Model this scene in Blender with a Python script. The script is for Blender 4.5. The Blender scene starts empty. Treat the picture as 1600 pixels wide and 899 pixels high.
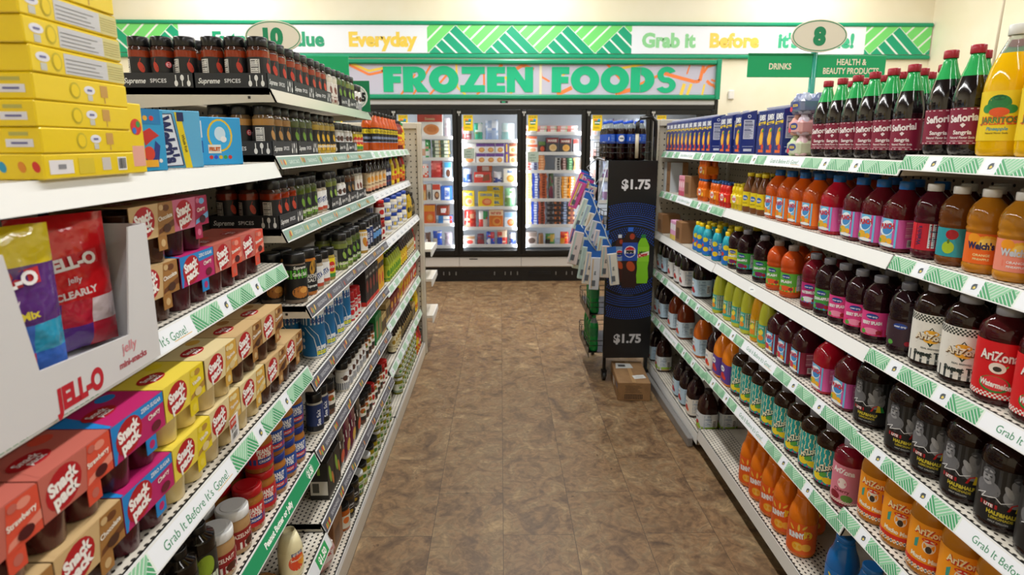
import bpy, math, random
from mathutils import Vector, Matrix
from math import sin, cos, tan, pi, radians, sqrt, atan2, hypot
random.seed(7)
SC = bpy.context.scene
COL = SC.collection

# ---------------------------------------------------------------- camera
FPX, CX, CY = 900.0, 800.0, 391.0
PITCH, YAW, EYE = radians(10.4), radians(1.15), 1.65
cd = bpy.data.cameras.new('camera'); cam = bpy.data.objects.new('camera', cd); COL.objects.link(cam)
cam.location = (0, 0, EYE)
cam.rotation_euler = (pi/2 - PITCH, 0, -YAW)
cd.sensor_fit = 'HORIZONTAL'; cd.sensor_width = 36.0; cd.lens = 36.0*FPX/1600
cd.shift_x = 0.0; cd.shift_y = -(449.5 - CY)/1600.0
cd.dof.use_dof = True; cd.dof.focus_distance = 1.9; cd.dof.aperture_fstop = 4.0
cd.clip_start = 0.05; cd.clip_end = 60
SC.camera = cam
# ---------------------------------------------------------------- view, world
SC.view_settings.view_transform = 'Standard'; SC.view_settings.look = 'None'
SC.view_settings.gamma = 1.0; SC.view_settings.use_curve_mapping = False
SC.view_settings.exposure = 0.16
SC.cycles.max_bounces = 7; SC.cycles.diffuse_bounces = 3; SC.cycles.glossy_bounces = 3
SC.cycles.transmission_bounces = 6; SC.cycles.transparent_max_bounces = 12
SC.cycles.caustics_reflective = False; SC.cycles.caustics_refractive = False
SC.cycles.use_denoising = True
SC.cycles.sample_clamp_indirect = 4.0
wd = bpy.data.worlds.new('world'); SC.world = wd; wd.use_nodes = True
wd.node_tree.nodes['Background'].inputs[0].default_value = (.93, .96, 1, 1)
wd.node_tree.nodes['Background'].inputs[1].default_value = 0.25
# ---------------------------------------------------------------- lamps: long ceiling tubes along the aisles; far row added to brighten the wall
def area(name, loc, sx, sy, power, rot=(0, 0, 0), col=(1, .97, .92), spread=pi):
    l = bpy.data.lights.new(name, 'AREA'); l.shape = 'RECTANGLE'; l.size = sx; l.size_y = sy
    l.energy = power; l.color = col; l.spread = spread
    o = bpy.data.objects.new(name, l); COL.objects.link(o); o.location = loc; o.rotation_euler = rot
    return o
CEIL = 4.3
LAMPX = (-3.3, .25, 3.8)
for lx in LAMPX:
    for ly in (-1.3, 1.25, 3.8, 6.35):
        for dx in (-.09, .09):
            area('tube_light', (lx + dx, ly, CEIL - .14), .05, 2.3, {-1.3: 14, 1.25: 22, 3.8: 30, 6.35: 30}[ly], col=(1, .99, .975))

# ---------------------------------------------------------------- colour and materials
def lin(c):
    c = max(0, min(1, c)); return c/12.92 if c <= .04045 else ((c + .055)/1.055)**2.4
def rgb(h):
    h = h.lstrip('#'); return tuple(lin(int(h[i:i+2], 16)/255) for i in (0, 2, 4)) + (1,)
MC = {}
def mat(h, rough=.5, metal=0, coat=0, alpha=None, emit=0, spec=.5, trans=0, bump=0, bscale=60):
    """plain principled material with a faint procedural variation, cached"""
    k = (h, rough, metal, coat, alpha, emit, spec, trans, bump, bscale)
    if k in MC: return MC[k]
    m = bpy.data.materials.new('m_' + h.strip('#')); m.use_nodes = True
    nt = m.node_tree; b = nt.nodes['Principled BSDF']; c = rgb(h)
    b.inputs['Roughness'].default_value = rough; b.inputs['Metallic'].default_value = metal
    b.inputs['Coat Weight'].default_value = coat; b.inputs['Coat Roughness'].default_value = .06
    b.inputs['Specular IOR Level'].default_value = spec
    if trans: b.inputs['Transmission Weight'].default_value = trans; b.inputs['IOR'].default_value = 1.15
    b.inputs['Base Color'].default_value = c
    if emit:
        b.inputs['Emission Color'].default_value = c; b.inputs['Emission Strength'].default_value = emit
    if alpha is not None: b.inputs['Alpha'].default_value = alpha
    if bump:
        tc = nt.nodes.new('ShaderNodeTexCoord'); n = nt.nodes.new('ShaderNodeTexNoise'); bp = nt.nodes.new('ShaderNodeBump')
        n.inputs['Scale'].default_value = bscale; n.inputs['Detail'].default_value = 2
        bp.inputs['Strength'].default_value = bump; bp.inputs['Distance'].default_value = .01
        nt.links.new(tc.outputs['Object'], n.inputs['Vector']); nt.links.new(n.outputs['Fac'], bp.inputs['Height'])
        nt.links.new(bp.outputs['Normal'], b.inputs['Normal'])
    m.diffuse_color = c
    MC[k] = m; return m
def ink(h): return mat(h, .45)
def plastic(h): return mat(h, .3)
def liquid(h): return mat(h, .05, coat=.1, spec=.42)
def noisy(name, cols, scale=5, detail=6, rough=.5, stretch=(1, 1, 1), spots=None, bump=0, metal=0, dist=0):
    m = bpy.data.materials.new(name); m.use_nodes = True; nt = m.node_tree; b = nt.nodes['Principled BSDF']
    tc = nt.nodes.new('ShaderNodeTexCoord'); mp = nt.nodes.new('ShaderNodeMapping'); mp.inputs['Scale'].default_value = stretch
    n = nt.nodes.new('ShaderNodeTexNoise'); n.inputs['Scale'].default_value = scale; n.inputs['Detail'].default_value = detail
    n.inputs['Distortion'].default_value = dist
    r = nt.nodes.new('ShaderNodeValToRGB'); r.color_ramp.elements.remove(r.color_ramp.elements[1])
    for i, (p, c) in enumerate(cols):
        e = r.color_ramp.elements[0] if i == 0 else r.color_ramp.elements.new(p)
        e.position = p; e.color = rgb(c)
    nt.links.new(tc.outputs['Object'], mp.inputs[0]); nt.links.new(mp.outputs[0], n.inputs['Vector'])
    nt.links.new(n.outputs['Fac'], r.inputs[0]); nt.links.new(r.outputs[0], b.inputs['Base Color'])
    b.inputs['Roughness'].default_value = rough; b.inputs['Metallic'].default_value = metal
    if bump:
        bp = nt.nodes.new('ShaderNodeBump'); bp.inputs['Strength'].default_value = bump; bp.inputs['Distance'].default_value = .005
        nt.links.new(n.outputs['Fac'], bp.inputs['Height']); nt.links.new(bp.outputs['Normal'], b.inputs['Normal'])
    return m
def deck_mat(name, base='#d9d2c4', hole='#2a2622', rows=(0, .16)):
    """painted steel with punched holes in rows near the lip (object space: x along the shelf, y away from the lip)"""
    m = bpy.data.materials.new(name); m.use_nodes = True; nt = m.node_tree; b = nt.nodes['Principled BSDF']
    L = nt.links.new
    def M(op, a, c=None, d=None):
        n = nt.nodes.new('ShaderNodeMath'); n.operation = op
        for i, v in enumerate((a, c, d)):
            if v is None: continue
            if isinstance(v, (int, float)): n.inputs[i].default_value = v
            else: L(v, n.inputs[i])
        return n.outputs[0]
    tc = nt.nodes.new('ShaderNodeTexCoord'); s = nt.nodes.new('ShaderNodeSeparateXYZ'); L(tc.outputs['Object'], s.inputs[0])
    x, y = s.outputs[0], s.outputs[1]
    p = .0165
    row = M('FLOOR', M('DIVIDE', y, p))
    u = M('SUBTRACT', M('FRACT', M('ADD', M('DIVIDE', x, p*1.15), M('MULTIPLY', row, .5))), .5)
    v = M('SUBTRACT', M('FRACT', M('DIVIDE', y, p)), .5)
    d = M('SQRT', M('ADD', M('MULTIPLY', u, u), M('MULTIPLY', M('MULTIPLY', v, v), 1.6)))
    ho = M('LESS_THAN', d, .27)
    inz = M('MULTIPLY', M('GREATER_THAN', y, rows[0]), M('LESS_THAN', y, rows[1]))
    f = M('MULTIPLY', ho, inz)
    n = nt.nodes.new('ShaderNodeTexNoise'); n.inputs['Scale'].default_value = 9; n.inputs['Detail'].default_value = 5
    L(tc.outputs['Object'], n.inputs['Vector'])
    r = nt.nodes.new('ShaderNodeValToRGB'); r.color_ramp.elements[0].position = .3; r.color_ramp.elements[0].color = rgb('#b9b1a2')
    r.color_ramp.elements[1].position = .55; r.color_ramp.elements[1].color = rgb(base); L(n.outputs['Fac'], r.inputs[0])
    mx = nt.nodes.new('ShaderNodeMix'); mx.data_type = 'RGBA'
    L(f, mx.inputs['Factor']); L(r.outputs[0], mx.inputs['A']); mx.inputs['B'].default_value = rgb(hole)
    L(mx.outputs['Result'], b.inputs['Base Color']); b.inputs['Roughness'].default_value = .45
    return m
def glass_mat(name, tint=(1, 1, 1, 1), mixf=.08):
    m = bpy.data.materials.new(name); m.use_nodes = True; nt = m.node_tree; nt.nodes.clear()
    o = nt.nodes.new('ShaderNodeOutputMaterial'); t = nt.nodes.new('ShaderNodeBsdfTransparent'); t.inputs[0].default_value = tint
    g = nt.nodes.new('ShaderNodeBsdfGlossy'); g.inputs['Roughness'].default_value = .04
    fr = nt.nodes.new('ShaderNodeFresnel'); fr.inputs[0].default_value = 1.35
    mx = nt.nodes.new('ShaderNodeMixShader')
    nt.links.new(fr.outputs[0], mx.inputs[0]); nt.links.new(t.outputs[0], mx.inputs[1]); nt.links.new(g.outputs[0], mx.inputs[2])
    nt.links.new(mx.outputs[0], o.inputs[0]); return m

CREAM = mat('#ddd6c8', .42); CREAM2 = mat('#cfc7b6', .45); STEELW = mat('#e6e6e3', .35)
DECK = deck_mat('shelf_deck_steel')
PEG = None

# ---------------------------------------------------------------- mesh collector
class MB:
    def __init__(s): s.v = []; s.f = []; s.mi = []; s.sm = []; s.mats = []; s.mk = {}
    def m(s, mt):
        k = id(mt)
        if k not in s.mk: s.mk[k] = len(s.mats); s.mats.append(mt)
        return s.mk[k]
    def add(s, vs, fs, mt, smooth=False):
        o = len(s.v); s.v.extend(vs); i = s.m(mt)
        for f in fs: s.f.append([o + a for a in f]); s.mi.append(i); s.sm.append(smooth)
    def box(s, x0, x1, y0, y1, z0, z1, mt, c=0):
        if c <= 0:
            s.add([(x, y, z) for z in (z0, z1) for y in (y0, y1) for x in (x0, x1)],
                  [(0, 2, 3, 1), (4, 5, 7, 6), (0, 1, 5, 4), (1, 3, 7, 5), (3, 2, 6, 7), (2, 0, 4, 6)], mt)
        else:
            X = (x0, x1); Y = (y0, y1); Z = (z0, z1); vs = []; idx = {}
            for i in (0, 1):
                for j in (0, 1):
                    for k in (0, 1):
                        si, sj, sk = (c if i == 0 else -c), (c if j == 0 else -c), (c if k == 0 else -c)
                        idx[i, j, k, 0] = len(vs); vs.append((X[i], Y[j] + sj, Z[k] + sk))
                        idx[i, j, k, 1] = len(vs); vs.append((X[i] + si, Y[j], Z[k] + sk))
                        idx[i, j, k, 2] = len(vs); vs.append((X[i] + si, Y[j] + sj, Z[k]))
            F = []
            def q(*a): F.append(tuple(idx[t] for t in a))
            q((0,0,0,0),(0,0,1,0),(0,1,1,0),(0,1,0,0)); q((1,0,0,0),(1,1,0,0),(1,1,1,0),(1,0,1,0))
            q((0,0,0,1),(1,0,0,1),(1,0,1,1),(0,0,1,1)); q((0,1,0,1),(0,1,1,1),(1,1,1,1),(1,1,0,1))
            q((0,0,0,2),(0,1,0,2),(1,1,0,2),(1,0,0,2)); q((0,0,1,2),(1,0,1,2),(1,1,1,2),(0,1,1,2))
            for k in (0, 1):
                for j in (0, 1): q((0,j,k,1),(0,j,k,2),(1,j,k,2),(1,j,k,1))
                for i in (0, 1): q((i,0,k,0),(i,0,k,2),(i,1,k,2),(i,1,k,0))
            for i in (0, 1):
                for j in (0, 1): q((i,j,0,0),(i,j,0,1),(i,j,1,1),(i,j,1,0))
                for j in (0, 1):
                    for k in (0, 1): q((i,j,k,0),(i,j,k,1),(i,j,k,2))
            s.add(vs, F, mt)
    def xf(s, M, start=0):
        for i in range(start, len(s.v)): s.v[i] = tuple(M @ Vector(s.v[i]))
    def lathe(s, prof, mt, n=20, p=2.0, ax=1.0, cap0=True, cap1=True, smooth=True, matf=None, cx=0, cy=0):
        o = len(s.v); R = len(prof)
        for r, z, *pp in prof:
            pe = pp[0] if pp else p
            for k in range(n):
                a = 2*pi*k/n + (pi/n if 0 else 0); q = rf(a, pe)
                s.v.append((cx + r*q*sin(a)*ax, cy - r*q*cos(a), z))
        for i in range(R - 1):
            zm = (prof[i][1] + prof[i+1][1])/2; mi = s.m(matf(zm) if matf else mt)
            for k in range(n):
                k2 = (k + 1) % n
                s.f.append([o + i*n + k, o + i*n + k2, o + (i+1)*n + k2, o + (i+1)*n + k]); s.mi.append(mi); s.sm.append(smooth)
        if cap0: s.f.append([o + k for k in range(n - 1, -1, -1)]); s.mi.append(s.m(matf(prof[0][1]) if matf else mt)); s.sm.append(False)
        if cap1: s.f.append([o + (R-1)*n + k for k in range(n)]); s.mi.append(s.m(matf(prof[-1][1]) if matf else mt)); s.sm.append(False)
    def tube(s, pts, r, mt, n=6, closed=False):
        P = [Vector(p) for p in pts]; o = len(s.v); L = len(P)
        for i, p in enumerate(P):
            a = P[i-1] if (i or closed) else p; b = P[(i+1) % L] if (i < L-1 or closed) else p
            d = (b - a).normalized(); h = Vector((0, 0, 1)) if abs(d.z) < .9 else Vector((1, 0, 0))
            u = d.cross(h).normalized(); w = d.cross(u)
            for k in range(n):
                t = 2*pi*k/n; s.v.append(tuple(p + u*r*cos(t) + w*r*sin(t)))
        mi = s.m(mt)
        for i in range(L if closed else L - 1):
            j = (i+1) % L
            for k in range(n):
                k2 = (k+1) % n; s.f.append([o+i*n+k, o+i*n+k2, o+j*n+k2, o+j*n+k]); s.mi.append(mi); s.sm.append(True)
        if not closed:
            s.f.append([o+k for k in range(n)][::-1]); s.mi.append(mi); s.sm.append(False)
            s.f.append([o+(L-1)*n+k for k in range(n)]); s.mi.append(mi); s.sm.append(False)
    def mesh(s, name):
        me = bpy.data.meshes.new(name); me.from_pydata(s.v, [], s.f)
        for mt in s.mats: me.materials.append(mt)
        me.polygons.foreach_set('material_index', s.mi); me.polygons.foreach_set('use_smooth', s.sm)
        me.update(); return me
    def build(s, name, parent=None, loc=(0, 0, 0), rz=0, **tags):
        o = bpy.data.objects.new(name, s.mesh(name)); COL.objects.link(o); o.location = loc; o.rotation_euler.z = rz
        if parent: o.parent = parent
        for k, v in tags.items(): o[k] = v
        return o
def rf(a, p):
    return 1.0 if p == 2.0 else (abs(sin(a))**p + abs(cos(a))**p)**(-1/p)
def empty(name, loc=(0, 0, 0), rz=0, **tags):
    o = bpy.data.objects.new(name, None); COL.objects.link(o); o.location = loc; o.rotation_euler.z = rz
    o.empty_display_size = .05
    for k, v in tags.items(): o[k] = v
    return o
def T(label, category, group=None):
    d = dict(label=label, category=category)
    if group: d['group'] = group
    return d

# ---------------------------------------------------------------- lettering and label art
TC = {}
def glyphs(text, bold=.015, space=1.0, shear=0.0, cond=1.0):
    k = (text, bold, space, shear, cond)
    if k in TC: return TC[k]
    c = bpy.data.curves.new('t', 'FONT'); c.body = text; c.size = 1; c.offset = bold; c.space_character = space
    c.resolution_u = 5 if bold > .055 else 3; c.shear = shear; c.dimensions = '2D'; c.fill_mode = 'FRONT'
    o = bpy.data.objects.new('t', c)
    me = bpy.data.meshes.new_from_object(o)
    vs = [(v.co.x*cond, v.co.y) for v in me.vertices]; fs = [tuple(p.vertices) for p in me.polygons]
    bpy.data.objects.remove(o); bpy.data.curves.remove(c); bpy.data.meshes.remove(me)
    if not vs: TC[k] = ([], [], 1, 1); return TC[k]
    x0 = min(v[0] for v in vs); x1 = max(v[0] for v in vs); y0 = min(v[1] for v in vs); y1 = max(v[1] for v in vs)
    sc = 1/.72  # cap height of the built-in face
    cy = .36
    vs = [((x - (x0+x1)/2)*sc, (y - cy)*sc) for x, y in vs]
    TC[k] = (vs, fs, (x1-x0)*sc, (y1-y0)*sc); return TC[k]
def rot2(u, v, r): return (u*cos(r) - v*sin(r), u*sin(r) + v*cos(r)) if r else (u, v)
def layers(ops):
    bb = []; out = []
    for op in ops:
        t = op[0]
        if t == 'r': q = (op[1], op[2], op[3], op[4])
        elif t == 'e': r = max(op[3], op[4]) if len(op) > 6 else 0; q = (op[1]-(r or op[3]), op[2]-(r or op[4]), op[1]+(r or op[3]), op[2]+(r or op[4]))
        elif t == 't':
            o = op[6] if len(op) > 6 else {}; w = min(o.get('w', 9), len(op[4])*op[3]*.9)/2; h = op[3]*.8
            if o.get('ro'): w = h = max(w, h)
            q = (op[1]-w, op[2]-h, op[1]+w, op[2]+h)
        else:
            q = (min(p[0] for p in op[1]), min(p[1] for p in op[1]), max(p[0] for p in op[1]), max(p[1] for p in op[1]))
            if t == 'l': q = (q[0]-op[2]/2, q[1]-op[2]/2, q[2]+op[2]/2, q[3]+op[2]/2)
        l = 0; m_ = 1e-5
        for (b, lb, tb) in bb:
            if lb >= l and not (t == tb == 'q') and q[0] < b[2]-m_ and q[2] > b[0]+m_ and q[1] < b[3]-m_ and q[3] > b[1]+m_: l = lb + 1
        bb.append((q, l, t)); out.append(l)
    return out
def art(mb, S, ops, maxu=None, layer0=1, step=.00022):
    """draws a list of flat shapes on the surface S(u, v, lift); maxu: subdivide wider shapes (curved surfaces)"""
    lays = layers(ops)
    for li, op in enumerate(ops):
        e = step*(layer0 + lays[li]); t = op[0]
        tris = []
        if t == 'r':
            _, u0, v0, u1, v1, c = op[:6]; n = max(1, int(math.ceil((u1-u0)/maxu))) if maxu else 1
            for i in range(n):
                a = u0 + (u1-u0)*i/n; b = u0 + (u1-u0)*(i+1)/n; tris.append([(a, v0), (b, v0), (b, v1), (a, v1)])
        elif t == 'e':
            _, u, v, ru, rv, c = op[:6]; ro = op[6] if len(op) > 6 else 0; n = 18
            pts = [rot2(ru*cos(2*pi*k/n), rv*sin(2*pi*k/n), ro) for k in range(n)]
            m_ = 3 if (maxu and ru > maxu) else 1
            for j in range(m_):
                f0, f1 = j/m_, (j+1)/m_
                for k in range(n):
                    p, q = pts[k], pts[(k+1) % n]
                    if j == 0: tris.append([(u, v), (u+p[0]*f1, v+p[1]*f1), (u+q[0]*f1, v+q[1]*f1)])
                    else: tris.append([(u+p[0]*f0, v+p[1]*f0), (u+p[0]*f1, v+p[1]*f1), (u+q[0]*f1, v+q[1]*f1), (u+q[0]*f0, v+q[1]*f0)])
        elif t in 'pq': _, pts, c = op[:3]; tris.append(list(pts))
        elif t == 'l':
            _, pts, w, c = op[:4]
            for a, b in zip(pts, pts[1:]):
                d = hypot(b[0]-a[0], b[1]-a[1]) or 1; nx, ny = -(b[1]-a[1])/d*w/2, (b[0]-a[0])/d*w/2
                n = max(1, int(math.ceil(abs(b[0]-a[0])/maxu))) if maxu else 1
                for i in range(n):
                    p = (a[0]+(b[0]-a[0])*i/n, a[1]+(b[1]-a[1])*i/n); q = (a[0]+(b[0]-a[0])*(i+1)/n, a[1]+(b[1]-a[1])*(i+1)/n)
                    tris.append([(p[0]-nx, p[1]-ny), (q[0]-nx, q[1]-ny), (q[0]+nx, q[1]+ny), (p[0]+nx, p[1]+ny)])
        elif t == 't':
            _, u, v, h, text, c = op[:6]; o = op[6] if len(op) > 6 else {}
            vs, fs, w, hh = glyphs(text, o.get('b', .02), o.get('sp', 1.0), o.get('sh', 0.0), o.get('cond', 1.0))
            sx = h
            if 'w' in o and w*h > o['w']: sx = o['w']/w
            ro = o.get('ro', 0)
            base = len(mb.v); mi = mb.m(ink(c) if isinstance(c, str) else c)
            for x, y in vs:
                a, b = rot2(x*sx, y*h, ro)
                if 'arc' in o: b += o['arc']*((a/(w*sx/2))**2)
                mb.v.append(S(u + a, v + b, e))
            for f in fs: mb.f.append([base + i for i in f]); mb.mi.append(mi); mb.sm.append(False)
            continue
        mt = ink(c) if isinstance(c, str) else c
        for q in tris:
            mb.add([S(a, b, e) for a, b in q], [tuple(range(len(q)))], mt)
def cyl(R, p=2.0, ax=1.0, Rz=None):
    def S(u, v, e):
        a = u/R; r = ((Rz(v) if Rz else R))*rf(a, p) + e
        return (r*sin(a)*ax, -r*cos(a), v)
    return S
def face(axis, pos):
    """flat surface: 'front' -Y, 'back' +Y, 'right' +X, 'left' -X, 'top' +Z (u right, v up when looked at)"""
    def S(u, v, e):
        return {'front': (u, pos - e, v), 'back': (-u, pos + e, v), 'right': (pos + e, u, v), 'left': (pos - e, -u, v), 'top': (u, v, pos + e)}[axis]
    return S
def barcode(u, v, w, h):
    ops = [('r', u-w/2, v-h/2, u+w/2, v+h/2, '#f2f2f2')]
    r = random.Random(3); x = u - w*.42
    while x < u + w*.4:
        b = w*r.choice((.03, .05, .08)); ops.append(('r', x, v-h*.38, x+b, v+h*.42, '#1a1a1a')); x += b + w*r.choice((.04, .06))
    return ops
def nutri(u, v, w, h, bg='#e9e9ea', fg='#3a3a3a', n=9):
    ops = [('r', u-w/2, v-h/2, u+w/2, v+h/2, bg)]
    r = random.Random(5)
    for i in range(n):
        y = v + h*.42 - h*.84*i/(n-1); t = h*(.05 if i in (0, 3, 7) else .022)
        ops.append(('r', u-w*.42, y-t/2, u-w*.42+w*.84*r.uniform(.6, 1), y+t/2, fg))
    return ops
def flat(ops):
    r = []
    for o in ops: r.extend(o) if isinstance(o, list) else r.append(o)
    return r

# ---------------------------------------------------------------- things and copies
ORD = 'first second third fourth fifth sixth seventh eighth ninth tenth eleventh twelfth thirteenth fourteenth fifteenth sixteenth seventeenth eighteenth nineteenth twentieth'.split()
def nth(i):
    if i < 20: return ORD[i]
    if i == 29: return 'thirtieth'
    if i < 29: return 'twenty-' + ORD[i-20]
    if i < 39: return 'thirty-' + ORD[i-30]
    return 'fortieth' if i == 39 else 'forty-' + ORD[(i-40) % 10]
class Proto:
    """a product: its parts as meshes; half width across the shelf (hx) and along it (hy) when its front faces the aisle"""
    def __init__(s, name, parts, hx, hy=None, h=.2, cat='bottle', desc='', rot=0):
        s.name, s.parts, s.hx, s.hy, s.h, s.cat, s.desc, s.rot = name, parts, hx, hy or hx, h, cat, desc, rot; s.sq = False
def place(p, loc, rz, label, group=None, single=False, tilt=None):
    if len(p.parts) == 1 and p.parts[0][0] is None:
        o = bpy.data.objects.new(p.name, p.parts[0][1]); COL.objects.link(o)
    else:
        o = bpy.data.objects.new(p.name, None); COL.objects.link(o); o.empty_display_size = .03
        sub = {}
        for pt in p.parts:
            c = bpy.data.objects.new(pt[0], pt[1]); COL.objects.link(c)
            c.parent = sub[pt[2]] if len(pt) > 2 and pt[2] in sub else o
            if len(pt) > 3: c['label'] = pt[3]
            sub.setdefault(pt[0], c)
    o.location = loc; o.rotation_euler = (tilt[0] if tilt else 0, tilt[1] if tilt else 0, rz)
    o['label'] = short(label); o['category'] = p.cat
    if group: o['group'] = group
    return o
def proj_x(X, Y, Z):
    """column of the point in a 1600-wide frame seen from the standing place"""
    dx, dy, dz = X, Y, Z - EYE
    d = dx*sin(YAW)*cos(PITCH) + dy*cos(YAW)*cos(PITCH) - dz*sin(PITCH)
    return CX + FPX*(dx*cos(YAW) - dy*sin(YAW))/d
def yat(px, X, Z):
    lo, hi = .3, 9.
    for _ in range(40):
        m = (lo+hi)/2
        if (X > 0) == (proj_x(X, m, Z) > px): lo = m
        else: hi = m
    return m
# ================================================================ the room
def clip(poly, u0, v0, u1, v1):
    for ax, lim, sg in ((0, u0, 1), (0, u1, -1), (1, v0, 1), (1, v1, -1)):
        out = []
        for i, a in enumerate(poly):
            b = poly[(i+1) % len(poly)]; da = (a[ax]-lim)*sg; db = (b[ax]-lim)*sg
            if da >= 0: out.append(a)
            if (da > 0) != (db > 0) and abs(da-db) > 1e-12:
                t = da/(da-db); out.append((a[0]+(b[0]-a[0])*t, a[1]+(b[1]-a[1])*t))
        poly = out
        if len(poly) < 3: return []
    return poly
def chevrons(u0, u1, v0, v1, dark, light, line, n=3, lw=.08, phase=.5):
    """zigzag of dark peaks ruled one way and light valleys ruled the other"""
    H = v1 - v0; P = 2.1*H; ops = [('r', u0, v0, u1, v1, line)]
    w = H*lw
    k0 = int(math.floor((u0)/P)) - 1; k1 = int(math.ceil((u1)/P)) + 1
    hp = P/2; sl = H/hp
    for k in range(k0, k1+1):
        a = k*P + phase*P
        # peak: apex (a, v1), base a-hp .. a+hp ; strips parallel to its right edge
        for up in (1, 0):
            for i in range(n+1):
                t0 = i/(n+1) + (lw*.5); t1 = (i+1)/(n+1) - (lw*.25)
                if up:
                    # strip between lines through the left edge at heights t
                    def L(t): return (a - hp + hp*t, v0 + H*t)
                    p0, p1 = L(t0), L(t1)
                    q = [(p0[0], p0[1]), (p1[0], p1[1]), (p1[0] + (p1[1]-v0)/sl, v0), (p0[0] + (p0[1]-v0)/sl, v0)]
                    c = dark
                else:
                    b = a + hp
                    def L(t): return (b + hp - hp*t, v1 - H*t)     # right edge of the valley (apex down at b)
                    L2 = lambda t: (b - hp + hp*t, v1 - H*t)
                    p0, p1 = L2(t0), L2(t1)
                    q = [(p0[0], p0[1]), (p1[0], p1[1]), (p1[0] + (v1-p1[1])/sl, v1), (p0[0] + (v1-p0[1])/sl, v1)]
                    c = light
                q = clip(q, u0, v0, u1, v1)
                if q: ops.append(('q', q, c))
    return ops
WALLM = noisy('wall_paint', [(.35, '#f3e9cc'), (.65, '#f7efd7')], scale=2, detail=3, rough=.7)
WY = 7.75
RX0, RX1, RY0 = -5.2, 5.6, -3.0
def floor_mat():
    m = bpy.data.materials.new('vinyl_stone_tile'); m.use_nodes = True; nt = m.node_tree; b = nt.nodes['Principled BSDF']; L = nt.links.new
    tc = nt.nodes.new('ShaderNodeTexCoord'); sp = nt.nodes.new('ShaderNodeSeparateXYZ'); L(tc.outputs['Object'], sp.inputs[0])
    cb = nt.nodes.new('ShaderNodeCombineXYZ'); 
    a1 = nt.nodes.new('ShaderNodeMath'); a1.operation = 'ADD'; L(sp.outputs[1], a1.inputs[0]); a1.inputs[1].default_value = -2.21+.61*8
    a2 = nt.nodes.new('ShaderNodeMath'); a2.operation = 'ADD'; L(sp.outputs[0], a2.inputs[0]); a2.inputs[1].default_value = .298+.3048*20
    L(a1.outputs[0], cb.inputs[0]); L(a2.outputs[0], cb.inputs[1])
    br = nt.nodes.new('ShaderNodeTexBrick'); br.offset = .5; br.offset_frequency = 2; L(cb.outputs[0], br.inputs['Vector'])
    br.inputs['Scale'].default_value = 1; br.inputs['Brick Width'].default_value = .61; br.inputs['Row Height'].default_value = .3048
    br.inputs['Mortar Size'].default_value = .0012; br.inputs['Mortar Smooth'].default_value = .3
    br.inputs['Color1'].default_value = (0, 0, 0, 1); br.inputs['Color2'].default_value = (1, 1, 1, 1); br.inputs['Mortar'].default_value = (.5, .5, .5, 1)
    # per tile offset of the stone pattern
    sc = nt.nodes.new('ShaderNodeVectorMath'); sc.operation = 'SCALE'; L(br.outputs['Color'], sc.inputs[0]); sc.inputs['Scale'].default_value = 7
    ad = nt.nodes.new('ShaderNodeVectorMath'); ad.operation = 'ADD'; L(tc.outputs['Object'], ad.inputs[0]); L(sc.outputs[0], ad.inputs[1])
    def N(scale, det, dist, rough=.6):
        n = nt.nodes.new('ShaderNodeTexNoise'); n.inputs['Scale'].default_value = scale; n.inputs['Detail'].default_value = det
        n.inputs['Distortion'].default_value = dist; n.inputs['Roughness'].default_value = rough; L(ad.outputs[0], n.inputs['Vector']); return n
    n1 = N(6, 8, 1.3, .62); n2 = N(17, 6, 2.2, .6)
    r = nt.nodes.new('ShaderNodeValToRGB'); cols = [(.28, '#594330'), (.42, '#755b40'), (.5, '#8b6d4c'), (.57, '#897254'), (.65, '#a0845f'), (.76, '#b29b77')]
    r.color_ramp.elements.remove(r.color_ramp.elements[1])
    for i, (p, c) in enumerate(cols):
        e = r.color_ramp.elements[0] if i == 0 else r.color_ramp.elements.new(p); e.position = p; e.color = rgb(c)
    L(n1.outputs['Fac'], r.inputs[0])
    r2 = nt.nodes.new('ShaderNodeValToRGB'); r2.color_ramp.elements[0].position = .4; r2.color_ramp.elements[0].color = (.74, .72, .70, 1)
    r2.color_ramp.elements[1].position = .62; r2.color_ramp.elements[1].color = (1.12, 1.1, 1.06, 1); L(n2.outputs['Fac'], r2.inputs[0])
    mx = nt.nodes.new('ShaderNodeMix'); mx.data_type = 'RGBA'; mx.blend_type = 'MULTIPLY'; mx.inputs['Factor'].default_value = 1
    L(r.outputs[0], mx.inputs['A']); L(r2.outputs[0], mx.inputs['B'])
    # dirt spots
    n3 = nt.nodes.new('ShaderNodeTexNoise'); n3.inputs['Scale'].default_value = 22; n3.inputs['Detail'].default_value = 3; L(tc.outputs['Object'], n3.inputs['Vector'])
    r3 = nt.nodes.new('ShaderNodeValToRGB'); r3.color_ramp.elements[0].position = .25; r3.color_ramp.elements[0].color = (.25, .22, .2, 1)
    r3.color_ramp.elements[1].position = .29; r3.color_ramp.elements[1].color = (1, 1, 1, 1); L(n3.outputs['Fac'], r3.inputs[0])
    m2 = nt.nodes.new('ShaderNodeMix'); m2.data_type = 'RGBA'; m2.blend_type = 'MULTIPLY'; m2.inputs['Factor'].default_value = .8
    L(mx.outputs['Result'], m2.inputs['A']); L(r3.outputs[0], m2.inputs['B'])
    m3 = nt.nodes.new('ShaderNodeMix'); m3.data_type = 'RGBA'; L(br.outputs['Fac'], m3.inputs['Factor']); L(m2.outputs['Result'], m3.inputs['A'])
    m3.inputs['B'].default_value = rgb('#3e3125')
    L(m3.outputs['Result'], b.inputs['Base Color'])
    rr = nt.nodes.new('ShaderNodeMapRange'); L(n1.outputs['Fac'], rr.inputs[0]); rr.inputs[3].default_value = .38; rr.inputs[4].default_value = .6
    L(rr.outputs[0], b.inputs['Roughness'])
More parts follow.
